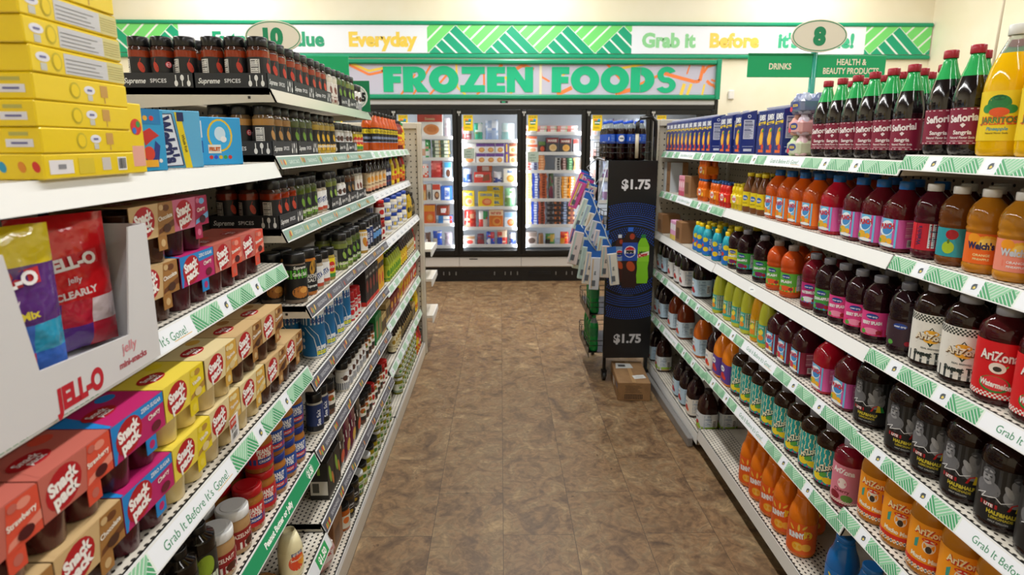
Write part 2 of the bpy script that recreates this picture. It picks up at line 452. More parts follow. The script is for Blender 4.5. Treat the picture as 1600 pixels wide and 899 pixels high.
    bp = nt.nodes.new('ShaderNodeBump'); bp.inputs['Strength'].default_value = .12; bp.inputs['Distance'].default_value = .003
    L(n2.outputs['Fac'], bp.inputs['Height']); L(bp.outputs[0], b.inputs['Normal'])
    return m
FLOORM = floor_mat()
def slab(name, x0, x1, y0, y1, z0, z1, mt):
    b = MB(); b.box(x0, x1, y0, y1, z0, z1, mt); return b.build(name, kind='structure')
slab('floor', RX0, RX1, RY0, WY, -.08, 0, FLOORM)
slab('wall_back', RX0-.1, RX1+.1, WY, WY+.12, 0, CEIL, WALLM)
slab('wall_left', RX0-.1, RX0, RY0, WY, 0, CEIL, WALLM)
slab('wall_right', RX1, RX1+.1, RY0, WY, 0, CEIL, WALLM)
slab('wall_front', RX0-.1, RX1+.1, RY0-.12, RY0, 0, CEIL, WALLM)
slab('ceiling', RX0-.1, RX1+.1, RY0-.1, WY+.1, CEIL, CEIL+.1, mat('#7d7b77', .8))
for i, lx in enumerate(LAMPX):
    for j, ly in enumerate((-1.3, 1.25, 3.8, 6.35)):  # last fitting of each line carries the added far row
        b = MB(); b.box(lx-.16, lx+.16, ly-1.2, ly+1.2, CEIL-.1, CEIL, STEELW, .01)
        b.build('ceiling_light', **T('white fluorescent ceiling fitting, ' + nth(j) + ' from the entrance, ' + ('over the next aisle behind the groceries', 'over the middle of this aisle', 'over the next aisle behind the drinks')[i], 'ceiling light', 'fluorescent ceiling fittings'))

# ---------------------------------------------------------------- green band on the wall
G_D, G_L, G_T = '#00a277', '#76dc74', '#019a6c'
RAILM = mat('#05976d', .35)
def wallx(px, Y=7.7): return (px - 782.)/900*(Y*cos(PITCH) + .25) + 0
bz0, bz1 = 2.80, 3.14
bx = [RX0 + .02, -4.05, -.925, 1.69, 4.72, RX1-.02]
def decor_panel(x0, x1, ops, name, label):
    b = MB(); b.box(x0, x1, WY-.03, WY, bz0, bz1, mat('#f1f1ef', .5)); cx = (x0+x1)/2
    art(b, face('front', WY-.03), ops, step=.0012); return b.build(name, **T(label, 'wall sign', 'decorative band panels on the back wall'))
def green_ops(x0, x1): return chevrons(x0, x1, bz0, bz1, G_D, G_L, '#eef3ec', n=3, lw=.06, phase=.22)
decor_panel(bx[0], bx[1], green_ops(bx[0], bx[1]), 'wall_panel', 'green ruled zigzag wall panel beyond the ten sign')
mz = (bz0+bz1)/2
decor_panel(bx[1], bx[2], [('r', bx[1], bz0, bx[2], bz1, '#eef0f6'), ('t', -2.93, mz, .17, 'Extreme Value', G_T, {'b': .045, 'w': 1.75}),
    ('t', -1.485, mz, .17, 'Everyday', '#f3cf4e', {'b': .05, 'w': 1.02})], 'wall_panel', 'white wall panel with Everyday in yellow letters')
decor_panel(bx[2], bx[3], green_ops(bx[2], bx[3]), 'wall_panel', 'green ruled zigzag wall panel above the frozen foods sign')
decor_panel(bx[3], bx[4], [('r', bx[3], bz0, bx[4], bz1, '#eef0f6'), ('t', 2.17, mz, .17, 'Grab it', '#8fd394', {'b': .05, 'w': .74}),
    ('t', 3.02, mz, .17, 'Before', '#f5cf55', {'b': .05, 'w': .82}), ('t', 3.72, mz, .17, "it's", '#3fb98a', {'b': .05, 'w': .36}),
    ('t', 4.28, mz, .17, 'Gone!', '#3fb98a', {'b': .05, 'w': .62})], 'wall_panel', 'white wall panel reading Grab it Before it\'s Gone')
decor_panel(bx[4], bx[5], green_ops(bx[4], bx[5]), 'wall_panel', 'green ruled zigzag wall panel beyond the eight sign')
for z, l in ((bz1, 'upper'), (bz0-.06, 'lower')):
    b = MB(); b.box(RX0+.01, RX1-.01, WY-.05, WY, z, z+.05, RAILM, .012)
    b.build('trim_1' if l == 'upper' else 'trim_2', kind='structure')
b = MB(); b.box(2.99, 3.07, WY-.03, WY, 2.23, 2.35, mat('#eeeae2', .5), .012)
b.build('wall_sensor', **T('small white plastic box fixed to the wall above the juice cartons', 'sensor'))

# ---------------------------------------------------------------- reach-in freezers
FY = 6.86; FXs = [-2.0 + .75*i for i in range(7)]
BLK = mat('#0b0b0d', .3); BLK2 = mat('#17181b', .4); LGREY = mat('#cfd0d2', .4); LINER = mat('#dde2e8', .5)
case = empty('freezer_case', (0, FY, 0), **T('long reach-in freezer case with black frame against the back wall', 'freezer'))
b = MB(); D = 0
b.box(FXs[0], FXs[-1], .02, .80, 0, .18, BLK)                      # kick
for i in range(6):
    x = FXs[i]
    for k in range(16): b.box(x+.1+k*.017, x+.107+k*.017, .005, .02, .085, .125, BLK2)
    for dx in (.42, .55, .62, .7): b.box(x+dx, x+dx+.01, .005, .02, .08, .12, mat('#8c8c8c', .3, .6))
b.build('kick_plate', case)
b = MB(); b.box(FXs[0], FXs[-1], .0, .80, .18, .305, mat('#c9c4bf', .4), .012)
for i in range(1, 6): b.box(FXs[i]-.002, FXs[i]+.002, -.001, .01, .19, .3, BLK2)
b.box(FXs[2]+.12, FXs[2]+.22, -.001, .01, .275, .288, BLK2); b.build('bumper', case)
b = MB(); b.box(FXs[0], FXs[-1], .62, .80, .30, 2.1, LINER); b.box(FXs[0], FXs[-1], 0.06, .62, .30, .36, LINER)
b.box(FXs[0], FXs[-1], .02, .62, 2.06, 2.1, LINER); b.box(FXs[0]-.04, FXs[0], 0, .8, .0, 2.16, BLK); b.box(FXs[-1], FXs[-1]+.04, 0, .8, 0, 2.16, BLK)
b.build('cabinet_liner', case)
b = MB(); b.box(FXs[0], FXs[-1], 0, .02, .305, .345, BLK); b.box(FXs[0], FXs[-1], .0, .02, 2.045, 2.10, BLK, .006)
for x in FXs[1:-1]: b.box(x-.02, x+.02, .0, .05, .345, 2.045, BLK)
b.build('door_surround', case, label='black door surround')
b = MB(); b.box(FXs[0], FXs[-1], .0, .8, 2.10, 2.16, LGREY, .008)
b.box(.0, .09, -.001, .01, 2.12, 2.145, BLK2); b.box(.02, .06, -.002, .01, 2.125, 2.14, mat('#20c890', .4)); b.build('canopy', case, label='light grey canopy strip')
DG = glass_mat('door_glass')
SHZ = {0: [1.74, 1.49, 1.25, .98, .70, .43], 1: [1.74, 1.49, 1.25, .98, .70, .43], 2: [1.70, 1.43, 1.19, .905, .655, .44], 3: [1.79, 1.555, 1.34, 1.0, .685, .44],
       4: [1.74, 1.49, 1.25, .98, .70, .43], 5: [1.74, 1.49, 1.25, .98, .70, .43]}
DN = ['first', 'second', 'third', 'fourth', 'fifth', 'sixth']
for i in range(6):
    x0, x1 = FXs[i]+.006, FXs[i+1]-.006
    d = empty('freezer_door', ((x0+x1)/2, FY, .345), **T(f'black framed glass freezer door, {DN[i]} along the case from the grocery side', 'freezer door', 'freezer doors'))
    h = 1.70; w = (x1-x0)/2; f = .048
    b = MB(); 
    for a0, a1, c0, c1 in ((-w, -w+f, 0, h), (w-f, w, 0, h), (-w+f, w-f, 0, .05), (-w+f, w-f, h-.055, h)): b.box(a0, a1, -.045, -.002, c0, c1, BLK, .004)
    fr = b.build('frame', d)
    b = MB(); b.box(-w+f, w-f, -.026, -.02, .05, h-.055, DG); b.build('glass', d)
    b = MB(); b.box(w-f+.012, w-.012, -.065, -.045, .72, 1.0, mat('#303236', .25, .7), .005); b.build('handle', fr, label='steel grey pull handle')
    b = MB(); b.box(-w+.0, -w+.04, -.055, -.045, h-.04, h-.02, mat('#d9d9d9', .3, .6)); b.box(-w+.015, -w+.025, -.055, -.045, h-.07, h-.02, mat('#d9d9d9', .3, .6)); b.build('hinge', d, label='small chrome hinge')
    b = MB(); S = face('front', -.0265); u = -w+f+.075
    art(b, S, [('r', u-.055, 1.46, u+.055, h-.06, '#f5d313'), ('t', u, 1.615, .012, 'WE ACCEPT', '#2b2b20', {'b': .03}), ('e', u-.02, 1.585, .022, .014, '#f08a3c'), ('e', u+.02, 1.585, .018, .014, '#3d9ad8'),
        ('p', [(u-.035, 1.575), (u+.035, 1.575), (u+.028, 1.53), (u-.028, 1.53)], '#1c7a4c'), ('r', u-.03, 1.545, u+.03, 1.56, '#f1f1e6'), ('r', u-.04, 1.50, u+.02, 1.504, '#8a7a20'), ('r', u-.04, 1.49, u+.03, 1.494, '#8a7a20')], step=.0004)
    b.build('yellow_sticker', d)
    if i in (2, 3):
        z = 1.20 if i == 2 else 1.16
        b = MB(); art(b, S, [('r', u-.06, z-.06, u+.07, z+.06, mat('#a3b3a6', .5)), ('t', u, z+.025, .014, 'please', '#3c5c4b', {'sh': .3}), ('t', u, z-.008, .013, 'keep doors', '#3c5c4b'), ('t', u, z-.036, .013, 'closed', '#3c5c4b')], step=.0004)
        b.build('green_notice', d)
    for k, z in enumerate(SHZ[i]):
        b = MB(); b.box(x0+.03, x1-.03, .10, .58, z-.012, z, LINER); b.box(x0+.03, x1-.03, .085, .10, z-.03, z+.008, mat('#ffffff', .4))
        o = b.build('freezer_shelf', loc=(0, FY, 0), **T(f'white wire freezer shelf, {nth(k)} from the top behind the {DN[i]} door', 'shelf', 'freezer shelves'))
for i in range(1, 6):
    area('freezer_led', (FXs[i]-.05, FY+.075, 1.2), .02, 1.6, 3.2, rot=(pi/2, 0, 0+radians(35)), col=(.93, .97, 1))
    area('freezer_led', (FXs[i]+.05, FY+.075, 1.2), .02, 1.6, 3.2, rot=(pi/2, 0, 0-radians(35)), col=(.93, .97, 1))

# the FROZEN FOODS sign above the case
sg = empty('frozen_foods_sign', (.25, FY-.0, 2.19), **T('wide FROZEN FOODS sign in green rails above the freezer doors', 'sign'))
X0, X1 = -2.2, 2.24; z0, z1 = .0, .38
b = MB(); b.box(X0, X1, 0, .05, .03, .36, mat('#cbc9db', .5)); S = face('front', 0)
OR, YE, GR = '#ff8b45', '#ffd84f', '#04bd86'
def T2(px, py): return ((px-782)*.00733 - .25, .365 - (py-101)*.34/51)
ops = []
for pl, w, c in (([(548,103),(578,119),(600,114),(598,108)], 5, OR), ([(552,101),(578,113),(606,107)], 5, YE), ([(627,152),(650,118)], 4, OR), ([(646,152),(662,125),(674,104)], 4, OR),
     ([(672,152),(700,118)], 4, OR), ([(714,101),(715,140),(728,152)], 4, YE), ([(757,105),(757,142),(745,152)], 4, OR), ([(775,118),(785,101)], 7, OR), ([(797,115),(818,103),(835,110)], 7, OR), ([(800,150),(795,130),(790,122)], 5, YE),
     ([(845,101),(847,122),(860,130)], 4, OR), ([(872,152),(895,140)], 8, OR), ([(880,120),(890,110)], 4, YE), ([(950,101),(975,130),(965,152)], 5, OR), ([(960,110),(1010,100)], 5, YE),
     ([(968,149),(1000,140)], 8, OR), ([(1000,135),(1030,120)], 5, OR), ([(1040,116),(1068,124),(1090,130),(1097,128),(1102,103)], 7, OR), ([(1068,152),(1073,133)], 7, YE), ([(1078,152),(1084,133)], 6, YE), ([(1076,117),(1080,102)], 3, OR),
     ([(1102,115),(1108,105),(1120,101)], 5, OR), ([(1108,128),(1114,134),(1120,136),(1124,142)], 6, OR), ([(1102,152),(1105,134)], 4, YE), ([(1115,126),(1124,130)], 4, OR)):
    ops.append(('l', [T2(*p) for p in pl], w*.0055, c))
art(b, S, ops, step=.0008)
b.v = [(x, y, z) for x, y, z in b.v]
p = b.build('panel', sg)
def ring(cx, cy, rx, ry, tx, ty, a0=0, a1=2*pi, n=36):
    o = []
    for i in range(n):
        t0, t1 = a0+(a1-a0)*i/n, a0+(a1-a0)*(i+1)/n
        o.append([(cx+rx*cos(t0), cy+ry*sin(t0)), (cx+rx*cos(t1), cy+ry*sin(t1)), (cx+(rx-tx)*cos(t1), cy+(ry-ty)*sin(t1)), (cx+(rx-tx)*cos(t0), cy+(ry-ty)*sin(t0))])
    return o
def rc(x0, y0, x1, y1): return [(x0, y0), (x1, y0), (x1, y1), (x0, y1)]
HEAVY = {  # heavy block capitals, one unit tall: (width, polygons)
 'F': (.63, [rc(0, 0, .34, 1), rc(.34, .72, .63, 1), rc(.34, .36, .60, .62)]),
 'E': (.63, [rc(0, 0, .34, 1), rc(.34, .74, .63, 1), rc(.34, .37, .61, .62), rc(.34, 0, .63, .26)]),
 'N': (.92, [rc(0, 0, .29, 1), rc(.63, 0, .92, 1), [(.29, 1), (.0, 1), (.63, 0), (.92, 0)]]),
 'Z': (.88, [rc(.06, .72, .86, 1), rc(0, 0, .86, .28), [(.40, .74), (.86, 1), (.86, .98), (.46, .26), (0, .0), (0, .02)]]),
 'O': (1.02, ring(.51, .5, .51, .53, .33, .33)),
 'D': (.86, [rc(0, 0, .34, 1)] + ring(.36, .5, .50, .5, .34, .31, -pi/2, pi/2, 20)),
 'R': (.84, [rc(0, 0, .34, 1), rc(.34, .76, .44, 1), rc(.34, .38, .44, .55)] + ring(.43, .685, .36, .315, .26, .20, -pi/2, pi/2, 16) + [[(.30, .42), (.58, .44), (.88, 0), (.48, 0)]]),
 'S': (.74, ring(.38, .70, .34, .32, .22, .20, pi*.14, pi*1.42, 20) + ring(.36, .29, .36, .31, .23, .20, -pi*.86, pi*.42, 20) + [[(.26, .60), (.36, .42), (.52, .36), (.46, .60)], [(.30, .56), (.28, .40), (.46, .38), (.48, .58)]]),
}
for word, u0, u1 in (('FROZEN', 600, 834), ('FOODS', 863, 1060)):
    X0_, X1_ = T2(u0, 0)[0], T2(u1, 0)[0]; gap = .055; tot = sum(HEAVY[c][0] for c in word) + gap*(len(word)-1); hh = .282; sx = (X1_-X0_)/tot; x = X0_; zb = .052
    gm = mat('#04bd86', .6)
    for c in word:
        b = MB(); wd, polys = HEAVY[c]
        for k, p in enumerate(polys):
            q = [(x + u*sx, zb + v*hh) for u, v in p]; e = .006 + .00003*k; n = len(q)
            b.add([(u, -e, v) for u, v in q] + [(u, -.0008, v) for u, v in q], [tuple(range(n)), tuple(range(2*n-1, n-1, -1))] + [(i, i+n, (i+1) % n + n, (i+1) % n) for i in range(n)], gm)
        b.build('letter', sg, label=f'raised green letter {c}'); x += (wd + gap)*sx
for nm, z in (('top_rail', .36), ('bottom_rail', -.028)):
    b = MB(); b.box(X0, X1, -.045, .05, z, z+.05, RAILM, .012); b.build(nm, sg)
b = MB(); b.box(-.005+T2(846, 0)[0]-.012, T2(846, 0)[0]+.012, -.004, 0, .03, .36, mat('#efe6c6', .5)); b.build('seam_strip', sg, label='cream strip between the two words')
b = MB(); b.box(X1, X1+.05, -.045, .22, -.028, .42, RAILM, .004); b.build('end_cap', sg); b = MB(); b.box(X0-.05, X0, -.045, .22, -.028, .42, RAILM, .004); b.build('end_cap', sg)

# ---------------------------------------------------------------- aisle number signs standing on the gondola tops
def aisle_sign(x, y, num, left, right, zb, lab, seed):
    a = empty('aisle_sign', (x, y, zb), **T(lab, 'sign', 'aisle number signs'))
    TE = mat('#2ba08c', .35, coat=.3)
    b = MB(); b.lathe([(.016, 0), (.016, 2.14-zb)], TE, 14); b.build('pole', a)
    zc = 2.19-zb
    b = MB(); n = 40
    def ring(rx, rz, y): return [(rx*cos(2*pi*k/n), y, zc + rz*sin(2*pi*k/n)) for k in range(n)]
    vs = ring(.142, .079, -.035) + ring(.142, .079, -.022); b.add(vs, [tuple(range(n))] + [tuple(range(2*n-1, n-1, -1))] + [(k, n+k, n+(k+1) % n, (k+1) % n) for k in range(n)], mat('#efe9d6', .4))
    S = face('front', -.035)
    for (r1, r2, c) in (((.137, .074), (.133, .070), '#0b8f5e'),):
        for k in range(n):
            a0, a1 = 2*pi*k/n, 2*pi*(k+1)/n
            b.add([S(r1[0]*cos(a0), zc+r1[1]*sin(a0), .0006), S(r1[0]*cos(a1), zc+r1[1]*sin(a1), .0006), S(r2[0]*cos(a1), zc+r2[1]*sin(a1), .0006), S(r2[0]*cos(a0), zc+r2[1]*sin(a0), .0006)], [(0, 1, 2, 3)], ink(c))
    art(b, S, [('t', 0, zc, .08, num, '#0b8f5e', {'b': .07})], step=.001); b.build('number_oval', a, label=f'cream oval with green {num}')
    for sgn, tx in ((-1, left), (1, right)):
        b = MB(); x0, x1 = (-.345, -.012) if sgn < 0 else (.012, .37)
        b.box(x0, x1, -.012, -.004, 1.99-zb, 2.10-zb, mat('#04aa6a', .4), .002)
        if sgn < 0: b.box(x0, x1, -.016, -.004, 2.10-zb, 2.108-zb, mat('#02854f', .4))
        S2 = face('front', -.012); cx = (x0+x1)/2
        for k, ln in enumerate(tx):
            art(b, S2, [('t', cx, 2.045-zb + (.022 if len(tx) > 1 else .0) - k*.044, .03, ln, '#f3efd6', {'b': .03, 'cond': .8, 'w': .29})], step=.0008)
        b.build('category_board', a, label='green board reading ' + ' '.join(tx))
aisle_sign(1.615, 3.06, '8', ['DRINKS'], ['HEALTH &', 'BEAUTY PRODUCTS'], 1.611, 'cream oval aisle sign number 8 on a teal pole over the drinks', 1)
aisle_sign(-1.155, 3.14, '10', ['SNACKS'], ['FOOD'], 1.811, 'cream oval aisle sign number 10 on a teal pole behind spices', 1)
b = MB(); b.tube([(1.62, 1.95, 1.62), (1.66, 1.97, 2.4)], .004, mat('#d9cbb0', .5)); b.build('sign_cord', **T('thin pale rod rising behind the dark soda bottles', 'rod'))
# ================================================================ gondolas and shelves
def peg_mat():
    m = bpy.data.materials.new('pegboard'); m.use_nodes = True; nt = m.node_tree; b = nt.nodes['Principled BSDF']; L = nt.links.new
    tc = nt.nodes.new('ShaderNodeTexCoord'); s = nt.nodes.new('ShaderNodeSeparateXYZ'); L(tc.outputs['Object'], s.inputs[0])
    def M(op, a, c=None):
        n = nt.nodes.new('ShaderNodeMath'); n.operation = op
        for i, v in enumerate((a, c)):
            if v is None: continue
            if isinstance(v, (int, float)): n.inputs[i].default_value = v
            else: L(v, n.inputs[i])
        return n.outputs[0]
    h = M('ADD', s.outputs[0], s.outputs[1])
    u = M('SUBTRACT', M('FRACT', M('DIVIDE', h, .0254*1.6)), .5); v = M('SUBTRACT', M('FRACT', M('DIVIDE', s.outputs[2], .0254*1.6)), .5)
    d = M('SQRT', M('ADD', M('MULTIPLY', u, u), M('MULTIPLY', v, v))); f = M('LESS_THAN', d, .13)
    mx = nt.nodes.new('ShaderNodeMix'); mx.data_type = 'RGBA'; L(f, mx.inputs['Factor']); mx.inputs['A'].default_value = rgb('#cdc5b3'); mx.inputs['B'].default_value = rgb('#1d1a17')
    L(mx.outputs['Result'], b.inputs['Base Color']); b.inputs['Roughness'].default_value = .5; return m
PEG = peg_mat()
XBR, XBL = 1.60, -1.14
def logo(u, v, s):
    return [('r', u-s*.8, v-s*.9, u+s*.8, v+s*.9, '#e9edf2'), ('e', u, v, s*.55, s*.5, '#5a6470'), ('e', u, v-.1*s, s*.36, s*.22, '#e6cf6a'), ('l', [(u-s*.3, v-s*.5), (u-s*.1, v+s*.45), (u+s*.45, v+s*.5)], s*.16, '#39414b')]
def strip_ops(kind, L, h, rnd):
    ops = []
    if kind == 'green':
        x = 0; m_ = h*.04
        seq = [('c', .10), ('l', .055), ('c', .14), ('l', .055), ('c', .10), ('t', .34), ('c', .13), ('l', .055), ('c', .14), ('l', .055), ('c', .20)]
        tot = sum(w for _, w in seq); k = L/tot
        for t, w in seq:
            w *= k
            if t == 'c': ops += chevrons(x, x+w, m_, h-m_, '#4a9f6b', '#8cc79d', '#e3ebe3', n=6, lw=.05, phase=.3)
            elif t == 'l': ops += [('r', x, m_, x+w, h-m_, '#e9edf2')] + logo(x+w/2, h/2, h*.36)
            else: ops += [('r', x, m_, x+w, h-m_, '#eceff4'), ('t', x+w/2, h/2, h*.42, "Grab It Before It's Gone!", '#3a8a60', {'b': .0, 'w': w*.9}), ('r', x+w*.72, h*.22, x+w*.93, h*.25, '#e0b13c')]
            x += w
    elif kind in ('sage', 'dark'):
        bg, fg = ('#7f9a8e', '#d5e0d8') if kind == 'sage' else ('#55555d', '#c9c9cc')
        ops.append(('r', 0, h*.06, L, h*.94, bg)); x = .02
        names = ['PAPRIKA', 'PARSLEY FLAKES', 'ONION POWDER', 'GARLIC SALT', 'SEASONINGS', 'CHILI POWDER', 'SEASONED SALT', 'GARLIC POWDER', 'OREGANO'] if kind == 'sage' else ['SEASONINGS', 'SEASONED SALT', 'SEASONINGS', 'KOSHER SALT', 'SEASONINGS']
        i = rnd.randrange(len(names))
        while x < L - .14:
            for k, c in enumerate(('#c9803a', '#8d9f47', '#b5482f', '#d9b45c')):
                if rnd.random() < .8: ops.append(('e', x + k*.011, h*(.35+.3*rnd.random()), .005, h*.26, c, -.4))
            w = .014*len(names[i % len(names)])*.62 + .02
            ops.append(('t', x + .055 + w/2, h*.5, h*.32, names[i % len(names)], fg, {'w': w, 'b': 0})); x += .075 + w; i += 1
            ops.append(('r', x-.008, h*.1, x-.006, h*.9, fg))
    elif kind == 'mint':
        ops.append(('r', 0, h*.06, L, h*.94, '#c5dccb')); x = .03
        while x < L-.1:
            ops += [('r', x, h*.12, x+.05, h*.88, '#e4e6ea'), ('r', x+.055, h*.12, x+.15, h*.88, '#9fc0a6')] + logo(x+.025, h/2, h*.3); x += .17
    elif kind == 'label':
        x = .03
        while x < L-.1: ops += [('r', x, h*.1, x+.12, h*.9, '#e2e4e6'), ('r', x+.02, h*.3, x+.09, h*.4, '#8b9094'), ('r', x+.02, h*.55, x+.07, h*.6, '#8b9094')]; x += .14
    elif kind == 'pb':
        ops.append(('r', 0, h*.03, L, h*.97, '#1e8f5c'))
        for cx in (L-.075, L-.60, L-1.12):
            ops += [('e', cx, h/2, h*.68, h*.44, '#cfe6d6'), ('e', cx, h/2, h*.64, h*.41, '#1e8f5c'), ('t', cx, h/2, h*.5, '$1.50', '#f4f6ee', {'b': .05, 'w': h*1.05})]
        for cx in (L-.335, L-.86): ops.append(('t', cx, h*.52, h*.38, 'Peanut Butter or Jelly', '#f4f6ee', {'b': .04, 'w': .34}))
    elif kind == 'price':
        ops += [('r', 0, h*.03, L, h*.97, '#dfe3e6')]
        for cx in (L-.08, L-.62): ops += [('r', cx-.05, h*.06, cx+.05, h*.94, '#2e9e57'), ('t', cx, h/2, h*.5, '$1.50', '#f4f6ee', {'b': .05, 'w': .08})]
    elif kind == 'tag':
        ops.append(('e', L*.36, h*.5, .032, h*.3, '#eef0ee')); ops.append(('l', [(L*.36-.012, h*.42), (L*.36+.012, h*.56)], .004, '#8a8f95'))
    return ops
SHELF = {}
WHERE = {}
def shelf(key, side, y0, y1, z, xlip, kind, label, group, h=.042, tilt=.018, base=None):
    """one gondola shelf from y0 (near) to y1 (far); local x runs along it, local y goes in from the lip"""
    L = y1-y0-.004; R = side == 'R'; xt = xlip + (tilt if R else -tilt)
    dep = (XBR - xt if R else xt - XBL) - .012
    s = empty('store_shelf' if base is None else 'base_shelf', (xt, (y1 if R else y0) + (-.002 if R else .002), z), -pi/2 if R else pi/2, **T(label, 'shelf', group))
    b = MB(); b.box(0, L, .002, dep, -.018, 0, DECK)
    for x in (0, L-.004):
        b.add([(x, -.0, 0), (x, dep, 0), (x, dep, -.06), (x, .05, -h), (x, -tilt, -h), (x+.004, 0, 0), (x+.004, dep, 0), (x+.004, dep, -.06), (x+.004, .05, -h), (x+.004, -tilt, -h)],
              [(0, 4, 3, 2, 1), (5, 6, 7, 8, 9), (0, 1, 6, 5), (1, 2, 7, 6), (2, 3, 8, 7), (3, 4, 9, 8), (4, 0, 5, 9)], CREAM2)
        b.box(x-.0006, x+.0046, .06, .068, -.03, -.022, mat('#2b2622'))
    b.build('deck', s)
    b = MB(); e = .006
    b.add([(0, 0, 0), (L, 0, 0), (L, -tilt, -h), (0, -tilt, -h), (0, e, 0), (L, e, 0), (L, -tilt+e, -h), (0, -tilt+e, -h)],
          [(0, 3, 2, 1), (4, 5, 6, 7), (0, 1, 5, 4), (3, 7, 6, 2), (0, 4, 7, 3), (1, 2, 6, 5)], STEELW if kind != 'steel' else mat('#b9b5ac', .3, .5))
    b.build('lip', s)
    sh = h*.92
    def S(u, v, q): t = v/sh*.92+.04; return (u, -tilt + tilt*t - q, -h + h*t - q*.4)
    if kind not in ('plain', 'steel'):
        b = MB(); ops = strip_ops(kind, L-.01, sh, random.Random(key)); ops = [shift(o, .005) for o in ops]
        art(b, S, ops, step=.00035, layer0=1); b.build('price_strip', s)
    if base is not None:
        b = MB(); 
        if R: b.box(.0, L, .05, dep, -z+.001, -.02, BLK2)
        else:
            b.add([(0, -tilt, -h), (L, -tilt, -h), (L, -tilt, -z+.001), (0, -tilt, -z+.001), (0, dep, -h), (L, dep, -h), (L, dep, -z+.001), (0, dep, -z+.001)],
                  [(0, 3, 2, 1), (0, 4, 7, 3), (1, 2, 6, 5), (2, 3, 7, 6)], CREAM)
        b.build('kick_plate', s)
    SHELF[key] = (side, xt, z, y0, y1)
    return s
def shift(o, d):
    o = list(o)
    if o[0] == 'r': o[1] += d; o[3] += d
    elif o[0] in 'et': o[1] += d
    elif o[0] == 'p' or o[0] == 'l': o[1] = [(a+d, b) for a, b in o[1]]
    return tuple(o)
RG, LG = 'shelves of the drinks gondola', 'shelves of the grocery gondola'
def on(i): return nth(i) + ' from the top'
RF, RM, RN = (2.87, 4.05), (1.61, 2.87), (.35, 1.61)
for sec, (y0, y1), zs, xs, ks, w in (
    ('F', RF, (1.605, 1.33, 1.045, .775, .45), (1.12, 1.118, 1.085, 1.085, 1.078), ('green', 'green', 'plain', 'green', 'green'), 'by the soda rack'),
    ('M', RM, (1.605, 1.335, 1.05, .785, .47), (1.12, 1.118, 1.085, 1.082, 1.072), ('green', 'plain', 'tag', 'green', 'green'), 'in the middle section'),
    ('N', RN, (1.622, 1.338, 1.06, .79, .535), (1.115, 1.118, 1.08, 1.066, 1.052), ('green', 'green', 'green', 'green', 'green'), 'in the nearest section')):
    for i in range(5):
        shelf('R'+sec+str(i+1), 'R', y0, y1, zs[i], xs[i], ks[i], f'cream drinks shelf, {on(i)}, {w}', RG)
    shelf('R'+sec+'0', 'R', y0, y1, .10 if sec == 'F' else .135, 1.062, 'plain', f'cream punched base shelf of the drinks gondola {w}', RG, h=.06, tilt=.004, base=1)
LA, LBs, LCs = (3.11, 4.40), (1.80, 3.11), (.49, 1.80)
for sec, (y0, y1), zs, xs, ks, w in (
    ('A', LA, (1.615, 1.385, 1.125, .85, .645, .375), (-.678, -.676, -.618, -.622, -.622, -.618), ('mint', 'label', 'label', 'mint', 'mint', 'mint'), 'in the sauce section'),
    ('B', LBs, (1.815, 1.615, 1.385, 1.137, .885, .63, .355), (-.672, -.672, -.668, -.608, -.612, -.61, -.606), ('steel', 'sage', 'sage', 'dark', 'dark', 'dark', 'dark'), 'in the spice section'),
    ('C', LCs, (1.597, 1.282, .94, .631, .33), (-.672, -.672, -.614, -.612, -.588), ('plain', 'green', 'green', 'pb', 'price'), 'in the nearest snack section')):
    for i in range(len(zs)):
        shelf('L'+sec+str(i+1), 'L', y0, y1, zs[i], xs[i], ks[i], f'cream grocery shelf, {on(i)}, {w}', LG, h=.046 if sec == 'C' else .04)
    shelf('L'+sec+'0', 'L', y0, y1, .10, -.604, 'plain', f'cream punched base shelf of the grocery gondola {w}', LG, h=.02, tilt=.004, base=1)
def gframe(name, x0, x1, y0, y1, ztop, label):
    g = empty(name, ((x0+x1)/2, (y0+y1)/2, 0), **T(label, 'gondola', 'gondola back frames')); w = (x1-x0)/2; l = (y1-y0)/2
    b = MB(); b.box(-w, w, -l, l, 0, ztop, PEG); b.build('back_panel', g)
    for yy in (-l, l-.03): 
        b = MB(); b.box(-w-.006, w+.006, yy, yy+.03, 0, ztop+.01, CREAM, .003); b.build('upright', g)
gframe('gondola', XBR+.0, XBR+.03, 1.61, 4.05, 1.60, 'pegboard back of the drinks gondola towards the freezers')
gframe('gondola', XBR+.0, XBR+.03, .35, 1.605, 1.60, 'pegboard back of the drinks gondola in the nearest section')
gframe('gondola', XBL-.03, XBL, 3.11, 4.40, 1.80, 'pegboard back of the grocery gondola behind the sauces')
gframe('gondola', XBL-.03, XBL, .49, 3.105, 1.80, 'pegboard back of the grocery gondola behind spices and snacks')
def endpanel(x0, x1, y, zt, label):
    g = empty('gondola_end', ((x0+x1)/2, y, 0), **T(label, 'gondola end panel')); w = (x1-x0)/2
    b = MB(); b.box(-w, w, .02, .035, .02, zt-.02, PEG); b.build('pegboard_panel', g)
    b = MB()
    for a0, a1, c0, c1 in ((-w, -w+.035, 0, zt), (w-.035, w, 0, zt), (-w+.035, w-.035, zt-.045, zt), (-w+.035, w-.035, 0, .05)): b.box(a0, a1, 0, .05, c0, c1, CREAM2, .004)
    b.build('frame', g)
endpanel(-1.17, -.592, 4.405, 1.81, 'cream pegboard end panel closing the grocery gondola')
endpanel(1.07, 1.63, 4.055, 1.82, 'cream pegboard end panel closing the drinks gondola by the rack')
